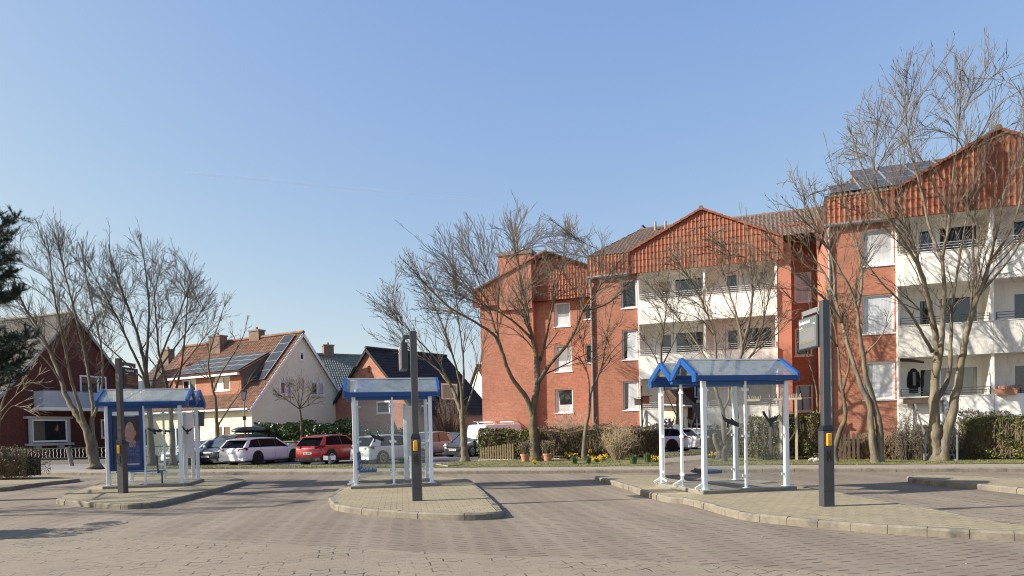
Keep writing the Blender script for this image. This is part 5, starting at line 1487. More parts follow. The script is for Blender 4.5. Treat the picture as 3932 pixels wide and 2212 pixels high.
# white van
def van():
    L, Wd, H = 4.9, 1.92, 1.97; h = L/2; hw = Wd/2
    f = Vector((math.cos(RAD(46)), math.sin(RAD(46)), 0)); r = Vector((f.y, -f.x, 0))
    X = (1872 - PW/2)/FPX*42.0
    c = Vector((X, 42.0, ZP)) + f*h - r*hw
    o = thing('delivery_van', 'white van with ladder bars and a red lettered side panel behind the hedge', 'van', c, 46-90)
    st = [(-h,1.84,.90,.34),(-h+.08,1.94,.95,.30),(-.5,1.97,1,.25),(.7,1.96,1,.25),(h-1.55,1.90,1,.25),(h-.75,1.16,.98,.25),(h-.2,.95,.92,.25),(h,.7,.8,.28)]
    ys = sorted(set([s[0] for s in st] + [-h + L*k/24 for k in range(25)])); rings = []
    for y in ys:
        zt, fw, zb = interp(st, y); w_ = hw*fw; hh = zt-zb
        half = [(w_*.85,zb),(w_*.97,zb+.08),(w_,zb+hh*.3),(w_,zb+hh*.5),(w_*.97,zb+hh*.72),(w_*.90,zt-.10),(w_*.82,zt-.02),(w_*.5,zt+.01)]
        rings.append([(x,y,z) for x,z in half] + [(-x,y,z) for x,z in reversed(half)])
    b = MB(); b.loft(rings, caps=True); b.build('body', PWHITE, o, True)
    b = MB(); b.loft([[(-hw*.74,-h-.012,1.16),(hw*.74,-h-.012,1.16),(hw*.64,-h+.03,1.80),(-hw*.64,-h+.03,1.80)],[(-hw*.74,-h+.1,1.16),(hw*.74,-h+.1,1.16),(hw*.64,-h+.1,1.80),(-hw*.64,-h+.1,1.80)]], caps=True)
    b.build('rear_window', M('frosted_van_window', (.5,.52,.5), .15, .25, 2.0, coat=.6), o)
    b = MB(); b.box(-.3,.3,-h-.02,-h+.05,.80,.95); b.build('plate_recess', CARTRIM, o)
    b = MB(); b.box(-.26,.26,-h-.03,-h-.02,.81,.92); pl = b.build('number_plate', PLATE, o)
    b = MB(); x = -.2
    for k in range(6): b.box(x, x+.035, -h-.032, -h-.03, .83, .90); x += .065
    b.build('plate_marks', DARKM, pl)
    b = MB(); b.box(-.10,.10,-h-.02,-h+.05,.52,.58); b.build('door_pull', CARTRIM, o)
    b = MB(); b.disc((0,-h-.015,1.04),(0,-1,0),.07,16); b.build('emblem', CHROME, o)
    b = MB(); b.box(.0,.4,-h-.03,-h-.0,1.15,1.165); b.build('wiper', CARTRIM, o)
    for s in (-1,1):
        b = MB(); b.box(s*hw*.90-.06, s*hw*.90+.06, -h-.006, -h+.1, .72, 1.2); b.build('tail_light', TAILL, o)
    b = MB(); b.loft([[(x,-h-.06,.28),(x,-h-.06,.46),(x,-h+.2,.46),(x,-h+.2,.28)] for x in (-hw*.95,hw*.95)], caps=True); b.build('rear_bumper', PWHITE, o)
    for yy in (-1.55, 1.45):
        for s in (-1,1):
            b = MB(); b.cyl((s*(hw-.2),yy,.35),(s*(hw+.006),yy,.35),.40,20); b.build('wheel_arch', DARKM, o)
            b = MB(); b.cyl((s*(hw-.2),yy,.335),(s*(hw+.012),yy,.335),.33,20); wh = b.build('wheel', TYRE, o)
            b = MB(); b.disc((s*(hw+.016),yy,.335),(1,0,0),.22,16); b.build('rim', RIMS, wh)
    # side windows and lettering panel on the right side
    xs = hw*.955
    b = MB(); b.loft([[(xs-.02,.95,1.2),(xs-.02,1.75,1.2),(xs-.07,1.25,1.72),(xs-.07,.9,1.72)],[(xs+.03,.95,1.2),(xs+.03,1.75,1.2),(xs-.04,1.25,1.72),(xs-.04,.9,1.72)]], caps=True); b.build('side_window', CARG, o)
    RB = M('red_lettering', (.32,.02,.03), .4, .05, 2.0)
    fx = lambda z: hw*(.985 - .05*max(0, (z-1.2)/.5)) + .012
    def quad(name, y0, y1, z0, z1, d, mat, par):
        b = MB(); b.loft([[(fx(z0)+d-.01,y0,z0),(fx(z0)+d-.01,y1,z0),(fx(z1)+d-.01,y1,z1),(fx(z1)+d-.01,y0,z1)],[(fx(z0)+d,y0,z0),(fx(z0)+d,y1,z0),(fx(z1)+d,y1,z1),(fx(z1)+d,y0,z1)]], caps=True); return b.build(name, mat, par)
    pn = quad('lettering_panel', -1.75, .75, 1.30, 1.58, .004, RB, o); quad('panel_field', -1.71, .71, 1.335, 1.545, .008, PWHITE, pn)
    r = random.Random(8); y = -1.64
    while y < .6:
        w_ = r.uniform(.07,.13); quad('panel_letter', y, y+w_*.35, 1.36, 1.52, .012, RB, pn); quad('panel_letter', y+w_*.35, y+w_, 1.47 if r.random()<.5 else 1.36, 1.52 if r.random()<.6 else 1.40, .0122, RB, pn); y += w_ + .04
    b = MB()
    for yy in (-1.6,.1): b.bar((-hw*.85,yy,2.10),(hw*.85,yy,2.10),.07,.05); b.bar((-hw*.75,yy,1.95),(-hw*.75,yy,2.1),.05,.05); b.bar((hw*.75,yy,1.95),(hw*.75,yy,2.1),.05,.05)
    b.bar((-hw*.7,-2.0,2.14),(-hw*.7,.8,2.14),.06,.05); b.bar((hw*.7,-2.0,2.14),(hw*.7,.8,2.14),.06,.05)
    b.build('roof_rack', RAILW, o)
van()

# ------------------------------------------------------------------ street furniture
def lantern():
    p = AT(945, 1790, 43.0)
    o = thing('street_lamp', 'old fashioned street lantern on a grey pole in front of the yellow wall', 'street lamp', (p.x, 43.0, ZP), 15)
    b = MB(); b.tube([(0,0,0),(0,0,.9),(0,0,3.75)],[.07,.055,.04],10); b.build('pole', METALG, o)
    b = MB(); b.box(-.10,.10,-.11,-.05,2.55,2.8); b.build('switch_box', GREENP, o)
    b = MB()
    z = 3.75
    for k in range(4):
        a = math.pi/4 + k*math.pi/2; b.bar((math.cos(a)*.12,math.sin(a)*.12,z+.05),(math.cos(a)*.22,math.sin(a)*.22,z+.55),.025,.025)
    b.loft([[(math.cos(a)*r_,math.sin(a)*r_,zz) for a in [math.pi/4+k*math.pi/2 for k in range(4)]] for zz, r_ in ((z,.06),(z+.05,.15))], caps=True)
    b.loft([[(math.cos(a)*r_,math.sin(a)*r_,zz) for a in [math.pi/4+k*math.pi/2 for k in range(4)]] for zz, r_ in ((z+.55,.27),(z+.62,.25),(z+.78,.08),(z+.84,.04))], caps=True)
    b.build('lamp_head', RAILK, o)
    b = MB(); b.loft([[(math.cos(a)*r_,math.sin(a)*r_,zz) for a in [math.pi/4+k*math.pi/2 for k in range(4)]] for zz, r_ in ((z+.06,.11),(z+.54,.2))], caps=True); b.build('lamp_glass', M('lamp_glass', (.45,.45,.42), .15, .1, 2.0, coat=.6), o)
lantern()
def low_sign():
    p = G(1266, 1780, KZ)
    o = thing('marker_post', 'low wooden post with two small white boards in the grass by the red car', 'marker post', (p.x, p.y, KZ), 6)
    b = MB(); b.bbox(-.05,.05,-.04,.04,0,.38,.01); b.build('post', WOODG, o)
    for s in (-1,1):
        b = MB(); b.loft([[(s*.06,-.05,.17),(s*.30,-.02,.18),(s*.30,-.02,.40),(s*.06,-.05,.38)],[(s*.06,-.03,.17),(s*.30,0,.18),(s*.30,0,.40),(s*.06,-.03,.38)]], caps=True); b.build('board', WPVC, o)
low_sign()
def stop_sign_post():
    p = AT(770, 1790, 40.5)
    o = thing('framed_sign', 'framed sign on a pole seen behind the right post of the poster shelter', 'sign', (p.x, 40.5, ZP), 10)
    b = MB(); b.tube([(0,0,0),(0,0,3.1)],.04,8); b.build('pole', METALG, o)
    b = MB(); b.box(-.28,.28,-.05,0,2.2,3.05); bd = b.build('board', RAILK, o)
    b = MB(); z0, z1 = 2.15, 3.10
    b.tube([(-.33,-.03,z0),(.33,-.03,z0),(.33,-.03,z1),(-.33,-.03,z1),(-.33,-.03,z0)],.02,6); b.build('frame', RAILK, bd)
stop_sign_post()

def green_fence():
    A, B = AT(84, 1765, 45.6), AT(352, 1765, 44.8)
    d = B - A; L = Vector((d.x, d.y, 0)).length; rz = math.degrees(math.atan2(d.y, d.x))
    o = thing('garden_fence', 'green metal fence with wavy white bars in front of the dark brick house', 'fence', (A.x, A.y, .0), rz)
    b = MB(); b.box(-1.2, L+8, -.1, .1, 0, .30); b.build('plinth', CONCR, o)
    b = MB()
    for z in (.42, 1.05): b.bar((-1.1,0,z),(L+8,0,z),.05,.05)
    b.build('rail', GREENP, o)
    for x in (0, L*.7, L+3, L+7):
        b = MB(); b.bbox(x-.06,x+.06,-.06,.06,.30,1.2,.01); b.build('post', GREENP, o)
    n = int((L+7)/.27)
    for k in range(-3, n):
        x = .2 + k*.27
        b = MB(); b.tube([(x+.03*math.sin(j*1.3+k), 0, .45+.6*j/9) for j in range(10)], .017, 5); b.build('wavy_bar', RAILW, o)
    q = AT(268, 1766, 42.5)
    t = thing('leaning_post', 'leaning stone post in front of the green fence', 'post', (q.x, q.y, 0), 0)
    b = MB(); b.tube([(.12,0,0),(.04,0,.4),(-.12,0,1.15)],[.13,.12,.10],8); b.build('post', CONCR, t)
green_fence()

def picket(px0, px1, Y0, Y1, h, label, mat, step=.125, wd=.07, base=1763):
    A, B = AT(px0, base, Y0), AT(px1, base, Y1); d = B - A; L = Vector((d.x, d.y, 0)).length
    o = thing('picket_fence', label, 'fence', (A.x, A.y, KZ), math.degrees(math.atan2(d.y, d.x)), 'wooden picket fences before the hedges')
    b = MB()
    for z in (h*.28, h*.75): b.box(0, L, .0, .03, z-.035, z+.035)
    b.build('rail', mat, o)
    r = random.Random(int(px0)); k = 0; x = 0
    while x < L:
        hh = h*(1 + r.uniform(-.03,.03)) * (1 + .35*(x/L) if h < .8 else 1)
        b = MB(); b.loft([[(x,-.022,0),(x+wd,-.022,0),(x+wd,-.022,hh-.04),(x+wd/2,-.022,hh),(x,-.022,hh-.04)],[(x,-.001,0),(x+wd,-.001,0),(x+wd,-.001,hh-.04),(x+wd/2,-.001,hh),(x,-.001,hh-.04)]], caps=True)
        b.build('picket', mat, o); x += step
picket(1845, 1975, 34.6, 34.2, .62, 'short yellowish picket fence in front of the clipped olive hedge', WOODY)
picket(2082, 2128, 34.4, 34.2, .95, 'narrow dark picket gate beside the second terracotta pot', WOODD, .14)
picket(3205, 3300, 27.6, 27.3, 1.05, 'dark picket fence between the right hand pole and the twin stemmed tree', WOODD, .16, .09, 1765)

def pot(px, py, label):
    p = G(px, py, KZ)
    o = thing('flower_pot', label, 'flower pot', p, 0, 'terracotta pots beside the big tree')
    b = MB(); b.loft([[(math.cos(a)*r_, math.sin(a)*r_, z) for a in [2*math.pi*k/18 for k in range(18)]] for z, r_ in ((0,.15),(.02,.16),(.28,.20),(.281,.225),(.36,.23),(.361,.2),(.33,.19))], caps=True); b.build('pot', TERRA, o)
    r = random.Random(int(px)); b = MB()
    for k in range(110):
        a = r.uniform(0,6.28); q = r.uniform(.05,.32); z = r.uniform(.55,1.0)
        b.tube([(math.cos(a)*.05,math.sin(a)*.05,.33),(math.cos(a)*q*.6,math.sin(a)*q*.6,z*.75),(math.cos(a)*q,math.sin(a)*q,z)],[.008,.006,.004],3)
    sh = b.build('shrub', TWIG, o)
    b = MB()
    for k in range(520):
        a = r.uniform(0,6.28); q = .36*math.sqrt(r.random()); z = .75 + r.gauss(0,.12); s = .022
        c = Vector((math.cos(a)*q,math.sin(a)*q,z)); u = Vector((r.gauss(0,1),r.gauss(0,1),r.gauss(0,1))).normalized()*s; v = u.orthogonal().normalized()*s
        b.face([c-u,c+v,c+u,c-v])
    b.build('leaves', LEAFB, sh)
pot(2017, 1773, 'terracotta pot with a small shrub, left of the big lichen covered trunk')
pot(2104, 1772, 'terracotta pot with a small shrub, right of the big lichen covered trunk')

def birdhouse():
    p = AT(2467, 1700, 34.2)
    o = thing('bird_house_post', 'thin dark post carrying a small grey bird house in front of the balcony corner', 'post', (p.x, p.y, KZ), 0)
    b = MB(); b.tube([(0,0,0),(0,0,3.5)],.04,7); b.build('post', WOODD, o)
    b = MB(); b.box(-.35,-.06,-.1,.12,2.55,2.85); b.loft([[(-.42,-.14,2.84),(-.02,-.14,2.93),(-.02,-.14,2.96),(-.42,-.14,2.87)],[(-.42,.16,2.84),(-.02,.16,2.93),(-.02,.16,2.96),(-.42,.16,2.87)]], caps=True); b.build('bird_house', WOODG, o)
    t = thing('nest_box', 'red roofed nest box fixed to the post beside the grey bird house', 'nest box', (p.x+.19, p.y-.05, KZ+2.62), 0)
    b = MB(); b.box(-.14,.16,-.1,.1,0,.34); b.build('box', M('red_painted_wood', (.35,.09,.05), .8), t)
    b = MB(); b.box(-.18,.3,-.14,.14,.341,.375); b.build('roof', WOODD, t)
birdhouse()
def pergola():
    a, c = AT(2868, 1540, 29.0), AT(3079, 1536, 28.0)
    d = c - a; L = Vector((d.x,d.y,0)).length
    o = thing('wooden_pergola', 'pale wooden garden rack with spiked top rail seen through the right shelter', 'pergola', (a.x, a.y, KZ), math.degrees(math.atan2(d.y,d.x)))
    z = a.z - KZ
    for x in (.9, L*.62, L-.22):
        b = MB(); b.box(x-.05,x+.05,-.05,.05,0,z-.02); b.build('post', WOODG, o)
    b = MB(); b.box(0,L,-.06,.06,z-.02,z+.06); b.build('beam', WOODG, o)
    b = MB(); x = .05
    r = random.Random(2)
    while x < L: b.bar((x,0,z+.06),(x+r.uniform(-.03,.03),0,z+.06+r.uniform(.08,.18)),.025,.025); x += .07
    b.build('spike', WOODG, o)
    b = MB(); b.bar((L-.75,0,.4),(L-.2,0,1.25),.05,.05); b.build('brace', WOODG, o)
pergola()
def bunting():
    pts = [AT(x, y, 33.6 - i*.12) for i, (x, y) in enumerate(((2345,1642),(2400,1652),(2450,1648),(2500,1640),(2560,1628)))]
    o = thing('bunting', 'string of small coloured pennants along the top of the twiggy hedge', 'bunting', pts[0], 0)
    b = MB(); b.tube([p - pts[0] for p in pts], .012, 5); b.build('string', WOODG, o)
    cols = [M('pennant_cloth', c, .9, .1, 3.0) for c in ((.6,.24,.05),(.45,.42,.3),(.4,.2,.2),(.2,.34,.3),(.5,.45,.2))]
    k = 0
    ln = catmull(pts, 4, False)
    for p, q in zip(ln, ln[1:]):
        a, c = p - pts[0], q - pts[0]; m = (a+c)/2 - Vector((0,0,.2))
        b = MB(); n = Vector((0,.008,0)); b.loft([[a-n,c-n,m-n],[a+n,c+n,m+n]], caps=True); b.build('pennant', cols[k%5], o); k += 1
bunting()
def rock():
    p = G(3130, 1776, KZ)
    o = MB(); r = random.Random(6)
    for k in range(7): o.blob((p.x+r.uniform(-.18,.18), p.y+r.uniform(-.1,.1), KZ+r.uniform(.03,.12)), r.uniform(.06,.13), r.uniform(.06,.1), r.uniform(.05,.09), 7, 5)
    tag(o.build('rock', ROCKM), 'pale lump of rock lying in the grass left of the right hand pole', 'rock')
rock()
def pebbles():
    r = random.Random(9); b = MB()
    for k in range(420):
        x = r.uniform(1840, 2150); p = AT(x, 1764, 34.0 + r.uniform(-.1,.12) - (x-1840)*.0012)
        s = r.uniform(.025,.055); b.blob((p.x,p.y,KZ+.02), s, s*.8, s*.6, 6, 4)
    struct(b.build('pebbles', M('pale_pebbles', (.5,.45,.38), .9, .25, 20.0)), 'stuff')
pebbles()
def stick():
    p = [G(x, y, KZ+.03) for x, y in ((1675,1783),(1720,1790),(1762,1786),(1778,1779))]
    b = MB(); b.tube(p, [.02,.022,.018,.012], 6); tag(b.build('fallen_branch', WOODG), 'fallen bent branch lying on the grass beside the middle island', 'branch')
stick()
# ------------------------------------------------------------------ trees
def tree(name, label, limbs, seed, env=None, group='bare trees along the road', bark=BARK, twig=TWIG, Y=None, dens=1.0, kind='tree', fine=1.0, minr=.009, lv1=(1.6, 3.6), up=.06, base=None, flare=1.0, maxlev=3, fill=55):
    """limbs: list of (points [(px, py, dy)], r0, r1, spawn_from) traced at depth Y+dy; env: crown bounds in px (x0, x1, ytop, ybottom)"""
    r = random.Random(seed)
    L0 = [[AT(x, y, Y + dy) for x, y, dy in l[0]] for l in limbs]
    org = L0[0][0].copy(); org.z = base if base is not None else org.z
    o = thing(name, label, kind, org, 0, group)
    tk, tw = MB(), MB()
    ec = AT((env[0]+env[1])/2, (env[2]+env[3])/2, Y)
    ex = abs(AT(env[1], env[2], Y).x - AT(env[0], env[2], Y).x)/2; ez = abs(AT(env[0], env[2], Y).z - AT(env[0], env[3], Y).z)/2; ey = ex*.75
    def inside(p):
        q = p - ec; return (q.x/ex)**2 + (q.y/ey)**2 + (q.z/ez)**2
    def rnd(): return Vector((r.gauss(0,1), r.gauss(0,1), r.gauss(0,1))).normalized()
    def branch(p, d, L, rad, lev):
        stp = .32 if lev == 1 else .24 if lev == 2 else .17
        n = max(2, int(L/stp)); pts = [p]; rr = [rad]; q = p; d = d.normalized()
        jit = (.1, .045, .055, .07)[lev]
        for k in range(n):
            o_ = q - ec; o_.z = max(o_.z, 0); o_ = o_.normalized() if o_.length > 1e-3 else Vector((0,0,1))
            d = (d + rnd()*jit + Vector((0,0,up)) + o_*.05).normalized()
            q = q + d*(L/n); pts.append(q); rr.append(max(minr*.8, rad*(1 - .75*(k+1)/n)))
            if inside(q) > 1.0 and r.random() < .75: break
        (tw if rad < .035 else tk).tube([a - org for a in pts], rr, 5 if rad > .035 else 3 if rad < .016 else 4, cap=False)
        if lev >= maxlev or len(pts) < 3: return
        spawn(pts, rr, L*len(pts)/(n+1), lev)
    def spawn(pts, rr, got, lev):
        sp = ((.30, .34, .2)[lev-1])/dens/fine
        m = max(2, int(got/sp*.85))
        for k in range(m):
            t = (.15 + .85*(k + r.random())/m)*(len(pts)-1); i = min(int(t), len(pts)-2); t = min(t, len(pts)-1.001)
            pp = pts[i] + (pts[i+1]-pts[i])*(t-i); dd = (pts[i+1]-pts[i]).normalized()
            ax = rnd(); ax = (ax - dd*ax.dot(dd)).normalized()
            an = RAD(r.uniform(17, 40)); nd = dd*math.cos(an) + ax*math.sin(an)
            ll = got*r.uniform(.28, .6)*(1.25 - .65*t/(len(pts)-1))
            branch(pp, nd, min(1.5, max(ll, .26 if lev > 1 else .5)), max(minr, rr[i]*r.uniform(.5,.7)), lev+1)
    cand = []
    for (pl, r0, r1, sf), P in zip(limbs, L0):
        S = catmull(P, 5, False)
        n = len(S)
        for k in range(1, n-1): S[k] = S[k] + rnd()*min(.03, r0*.1)
        fl = P[0].z < .6
        r0, r1 = r0*(.95 if P[0].z < .6 else .8), r1*.62
        R_ = [r0 + (r1-r0)*(k/(n-1))**.62 for k in range(n)]
        if fl:
            R_[0] *= 1.55*flare; R_[1] *= 1.12*flare
            S[0].z = min(S[0].z, (base or KZ) - .05)
        R_ = [q*r.uniform(.98,1.02) for q in R_]
        tk.tube([a - org for a in S], R_, 12 if r0 > .1 else 7)
        if sf is None: continue
        tot = sum((a-c).length for a, c in zip(S, S[1:])); sf = min(.8, sf + .06); cnt = int(tot*(1-sf)*2.3*dens)
        for k in range(cnt):
            t = (sf + (1-sf)*r.random()**.8)*(n-1); i = min(int(t), n-2)
            pp = S[i] + (S[i+1]-S[i])*(t-i); dd = (S[i+1]-S[i]).normalized()
            ax = rnd(); ax.y *= 1.3; ax = (ax - dd*ax.dot(dd)).normalized()
            an = RAD(r.uniform(22, 48)); nd = dd*math.cos(an) + ax*math.sin(an)
            nd.z = max(nd.z, -.15)
            branch(pp, nd, r.uniform(*lv1)*(1.1-.4*t/(n-1)), max(.012, min(.042, R_[i]*r.uniform(.3,.5))), 1)
        for k in range(int((n-1)*min(sf, .55)), n-1): cand.append((S[k], (S[k+1]-S[k]).normalized(), R_[k]))
        branch(S[-1], S[-1]-S[-2], r.uniform(*lv1), r1, 1)
        for _ in range(3): branch(S[-1], (S[-1]-S[-2]).normalized() + rnd()*.5, r.uniform(*lv1), r1*.8, 1)
    # long branches that reach out to the rounded outline of the crown
    for k in range(int(fill*dens*.85)):
        for _ in range(30):
            v = rnd(); v.z = v.z if v.z > -.15 else -v.z
            T = ec + Vector((v.x*ex, v.y*ey, v.z*ez))*r.uniform(.72, 1.0)
            best = None
            for c in r.sample(cand, min(len(cand), 60)):
                q = T - c[0]; D = q.length
                if D < .5 or q.z < D*.05: continue
                cs = q.dot(c[1])/D
                if cs < .62: continue
                sc_ = D*(1.35 - cs)
                if best is None or sc_ < best[0]: best = (sc_, c, D)
            if best: break
        if not best or best[2] > 6.5: continue
        _, c, D = best
        mid = c[0] + c[1]*D*.42 + Vector((0,0,-.02*D)); nn_ = max(4, int(D/.35)); pts = []
        for q in range(nn_+1):
            t = q/nn_; pts.append(c[0]*(1-t)**2 + mid*2*t*(1-t) + T*t*t + (rnd()*.025 if 0 < q < nn_ else Vector((0,0,0))))
        ra = min(.034, max(.014, c[2]*.6)); rr = [max(minr, ra*(1-.8*q/nn_)) for q in range(nn_+1)]
        tw.tube([p - org for p in pts], rr, 4, cap=False)
        spawn(pts, rr, min(D, 3.2), 1)
        for q in range(1, nn_): cand.append((pts[q], (pts[q+1]-pts[q]).normalized(), rr[q]))
    tk.build('trunk', bark, o, True)
    tw.build('crown', twig, o)
    return o

# left big twin trunk
tree('bare_tree', 'leaning twin trunked bare tree in front of the dark brick house',
  [([(366,1793,0),(352,1740,0),(335,1660,0),(300,1600,.1),(262,1540,.3),(238,1470,.6),(205,1380,.9),(150,1270,1.2),(80,1150,1.5),(40,1010,1.6)],.30,.05,.40),
   ([(330,1652,0),(305,1560,-.3),(276,1470,-.6),(258,1380,-1.0),(235,1270,-1.4),(205,1120,-1.6),(190,980,-1.6)],.15,.04,.35),
   ([(372,1793,.1),(366,1720,.1),(352,1640,.2),(358,1570,.4),(345,1480,.6),(330,1380,.9),(300,1250,1.1),(262,1100,1.0),(232,980,.8)],.19,.045,.35),
   ([(360,1600,.3),(385,1520,.2),(395,1430,-.1),(388,1330,-.4),(360,1200,-.8),(330,1050,-1.0)],.11,.035,.3),
   ([(238,1470,.6),(190,1400,.2),(120,1330,-.3),(40,1290,-.8),(-30,1240,-1)],.08,.03,.25)],
  21, (-70, 470, 840, 1560), bark=BARKP, Y=35.8, dens=1.15, fill=95)
# second left tree, behind the shelter
tree('bare_tree', 'tall bare tree with upright fan crown above the poster shelter',
  [([(585,1790,0),(580,1690,0),(572,1560,0),(560,1430,0),(540,1330,.2),(500,1200,.5),(455,1080,.7),(420,960,.8)],.24,.04,.45),
   ([(575,1580,0),(550,1440,-.4),(500,1330,-.8),(455,1230,-1.1),(400,1130,-1.3),(350,1040,-1.3)],.13,.035,.35),
   ([(560,1430,0),(568,1300,.3),(572,1180,.5),(560,1050,.6),(545,950,.6)],.12,.035,.25),
   ([(572,1560,0),(600,1430,-.3),(640,1310,-.6),(690,1200,-.9),(730,1090,-1.0)],.12,.035,.3),
   ([(600,1430,0),(660,1350,.5),(720,1270,.9),(770,1200,1.2)],.08,.03,.2),
   ([(565,1470,0),(480,1390,.6),(400,1320,1.1),(340,1260,1.3)],.08,.03,.25)],
  22, (290, 830, 900, 1520), bark=BARK, Y=37.2, dens=1.1, fill=110)
tree('bare_tree', 'bare tree with twin upright stems seen through the poster shelter glass',
  [([(665,1788,0),(662,1680,0),(655,1580,0),(640,1480,.1),(612,1360,.3),(600,1230,.5),(590,1110,.6)],.20,.04,.45),
   ([(655,1590,0),(680,1480,-.3),(700,1380,-.6),(712,1270,-.8),(720,1150,-.8)],.12,.035,.35),
   ([(645,1500,0),(690,1420,.4),(745,1350,.8),(790,1290,1.0)],.07,.03,.25)],
  23, (480, 830, 960, 1500), bark=BARK, Y=38.4, dens=.9, fill=60)
# tree by the lantern
tree('bare_tree', 'slender dark bare tree beside the street lantern and yellow wall',
  [([(838,1760,0),(836,1680,0),(830,1600,0),(828,1540,0),(812,1470,.1),(800,1400,.2),(812,1330,.3),(838,1250,.3),(860,1180,.3)],.17,.03,.45),
   ([(833,1640,0),(868,1585,-.2),(905,1530,-.5),(950,1475,-.8)],.09,.03,.3),
   ([(820,1500,0),(850,1430,-.4),(890,1370,-.8),(930,1300,-1.0),(950,1230,-1.0)],.08,.025,.25),
   ([(812,1470,.1),(780,1420,.5),(750,1370,.9)],.06,.025,.2)],
  24, (740, 1010, 1130, 1560), bark=BARKY, Y=42.0, dens=.62, lv1=(.8,2.0), base=0, fill=26)
# little round tree in front of the cream house
tree('bare_tree', 'small round headed bare tree in front of the cream gable',
  [([(1158,1720,0),(1158,1660,0),(1156,1610,0),(1150,1570,0)],.13,.10,None),
   ([(1150,1570,0),(1135,1530,.2),(1110,1490,.4)],.06,.02,.05), ([(1150,1570,0),(1160,1520,-.2),(1165,1470,-.3)],.06,.02,.05),
   ([(1150,1570,0),(1180,1535,.2),(1200,1500,.3)],.06,.02,.05), ([(1150,1570,0),(1120,1550,-.4),(1085,1525,-.6)],.05,.02,.05), ([(1150,1570,0),(1185,1555,-.4),(1215,1530,-.6)],.05,.02,.05), ([(1150,1570,0),(1145,1520,-.6),(1140,1480,-.8)],.05,.02,.05)],
  25, (1040, 1240, 1445, 1625), bark=BARK, Y=42.5, dens=1.15, lv1=(.7,1.4), up=.03, base=0, fill=40)
# tree right of the middle shelter
tree('bare_tree', 'multi stemmed bare tree on the grass beside the white van',
  [([(1786,1773,0),(1783,1720,0),(1778,1650,0),(1772,1590,0),(1755,1540,.1),(1735,1490,.3),(1700,1440,.5),(1660,1400,.7),(1600,1360,.9)],.25,.035,.5),
   ([(1778,1650,0),(1775,1560,-.1),(1768,1480,-.2),(1745,1390,-.4),(1715,1290,-.6),(1670,1180,-.8),(1620,1080,-.9)],.13,.03,.35),
   ([(1775,1600,0),(1800,1540,.2),(1820,1480,.5),(1840,1410,.8),(1855,1330,1.0)],.10,.03,.3),
   ([(1772,1540,0),(1780,1440,.2),(1775,1340,.4),(1760,1230,.5),(1750,1120,.5)],.10,.03,.3),
   ([(1735,1490,.3),(1690,1400,-.3),(1620,1320,-.8),(1550,1250,-1.1)],.08,.03,.25)],
  26, (1400, 1900, 960, 1560), bark=BARKP, Y=33.4, dens=.9, fill=90)
# big forked tree
tree('bare_tree', 'large forked bare tree with yellow lichen on its lower trunk',
  [([(2057,1768,0),(2052,1700,0),(2046,1620,0),(2052,1545,0),(2064,1480,0),(2062,1400,.1),(2046,1310,.3),(2026,1220,.6),(2010,1130,.8),(1990,1030,.9),(1975,930,.9)],.30,.04,.45),
   ([(2046,1600,0),(2022,1530,-.1),(1985,1480,-.3),(1950,1420,-.5),(1928,1350,-.7),(1895,1285,-.9),(1830,1240,-1.1),(1740,1190,-1.3),(1650,1110,-1.4),(1570,1020,-1.4)],.19,.035,.4),
   ([(2066,1470,0),(2110,1400,-.3),(2165,1340,-.7),(2210,1270,-1.0),(2240,1190,-1.2),(2290,1120,-1.3),(2350,1040,-1.3)],.15,.03,.3),
   ([(2062,1420,0),(2090,1330,.4),(2110,1230,.7),(2130,1130,.9),(2160,1010,1.0),(2170,900,1.0)],.11,.03,.3),
   ([(1928,1350,-.7),(1900,1260,-.3),(1870,1160,.2),(1830,1060,.5),(1800,960,.6)],.09,.03,.25),
   ([(2040,1300,.3),(1990,1250,-.3),(1920,1200,-.8),(1850,1170,-1.1),(1760,1060,-1.2)],.09,.03,.25),
   ([(2240,1190,-1.2),(2300,1180,-.8),(2370,1140,-.3),(2430,1080,0)],.07,.025,.2),
   ([(2064,1450,0),(2130,1420,.6),(2210,1380,1.1),(2290,1340,1.4)],.07,.025,.25)],
  27, (1540, 2440, 800, 1500), bark=BARKY, Y=32.6, dens=1.15, fill=130)
# thin tree
tree('bare_tree', 'thin curved bare tree standing between the daffodils and the drain pipe',
  [([(2241,1776,0),(2244,1700,0),(2250,1640,0),(2262,1580,0),(2266,1520,0),(2290,1460,0),(2310,1410,.1),(2322,1340,.2),(2335,1260,.3),(2350,1180,.3)],.14,.03,.5),
   ([(2262,1560,0),(2262,1480,-.2),(2255,1430,-.3),(2235,1390,-.5)],.07,.035,.5),
   ([(2310,1410,.1),(2350,1350,.5),(2400,1300,.8)],.06,.025,.25)],
  28, (2190, 2450, 1150, 1480), bark=BARKP, Y=32.0, dens=.7, lv1=(.8,1.9), fill=22)
tree('bare_tree', 'slim straight bare tree just left of the right shelter',
  [([(2540,1768,0),(2541,1700,0),(2545,1620,0),(2550,1540,0),(2548,1460,0),(2540,1370,.1),(2545,1290,.2),(2555,1210,.3),(2560,1130,.3)],.13,.03,.45),
   ([(2548,1450,0),(2515,1370,-.3),(2480,1310,-.6)],.05,.02,.25),
   ([(2545,1400,0),(2590,1310,.4),(2630,1230,.7)],.05,.02,.25), ([(2549,1490,0),(2590,1430,-.4),(2640,1390,-.8)],.05,.02,.25)],
  29, (2430, 2680, 1080, 1500), bark=BARKY, Y=31.2, dens=.75, lv1=(.7,1.8), fill=22)
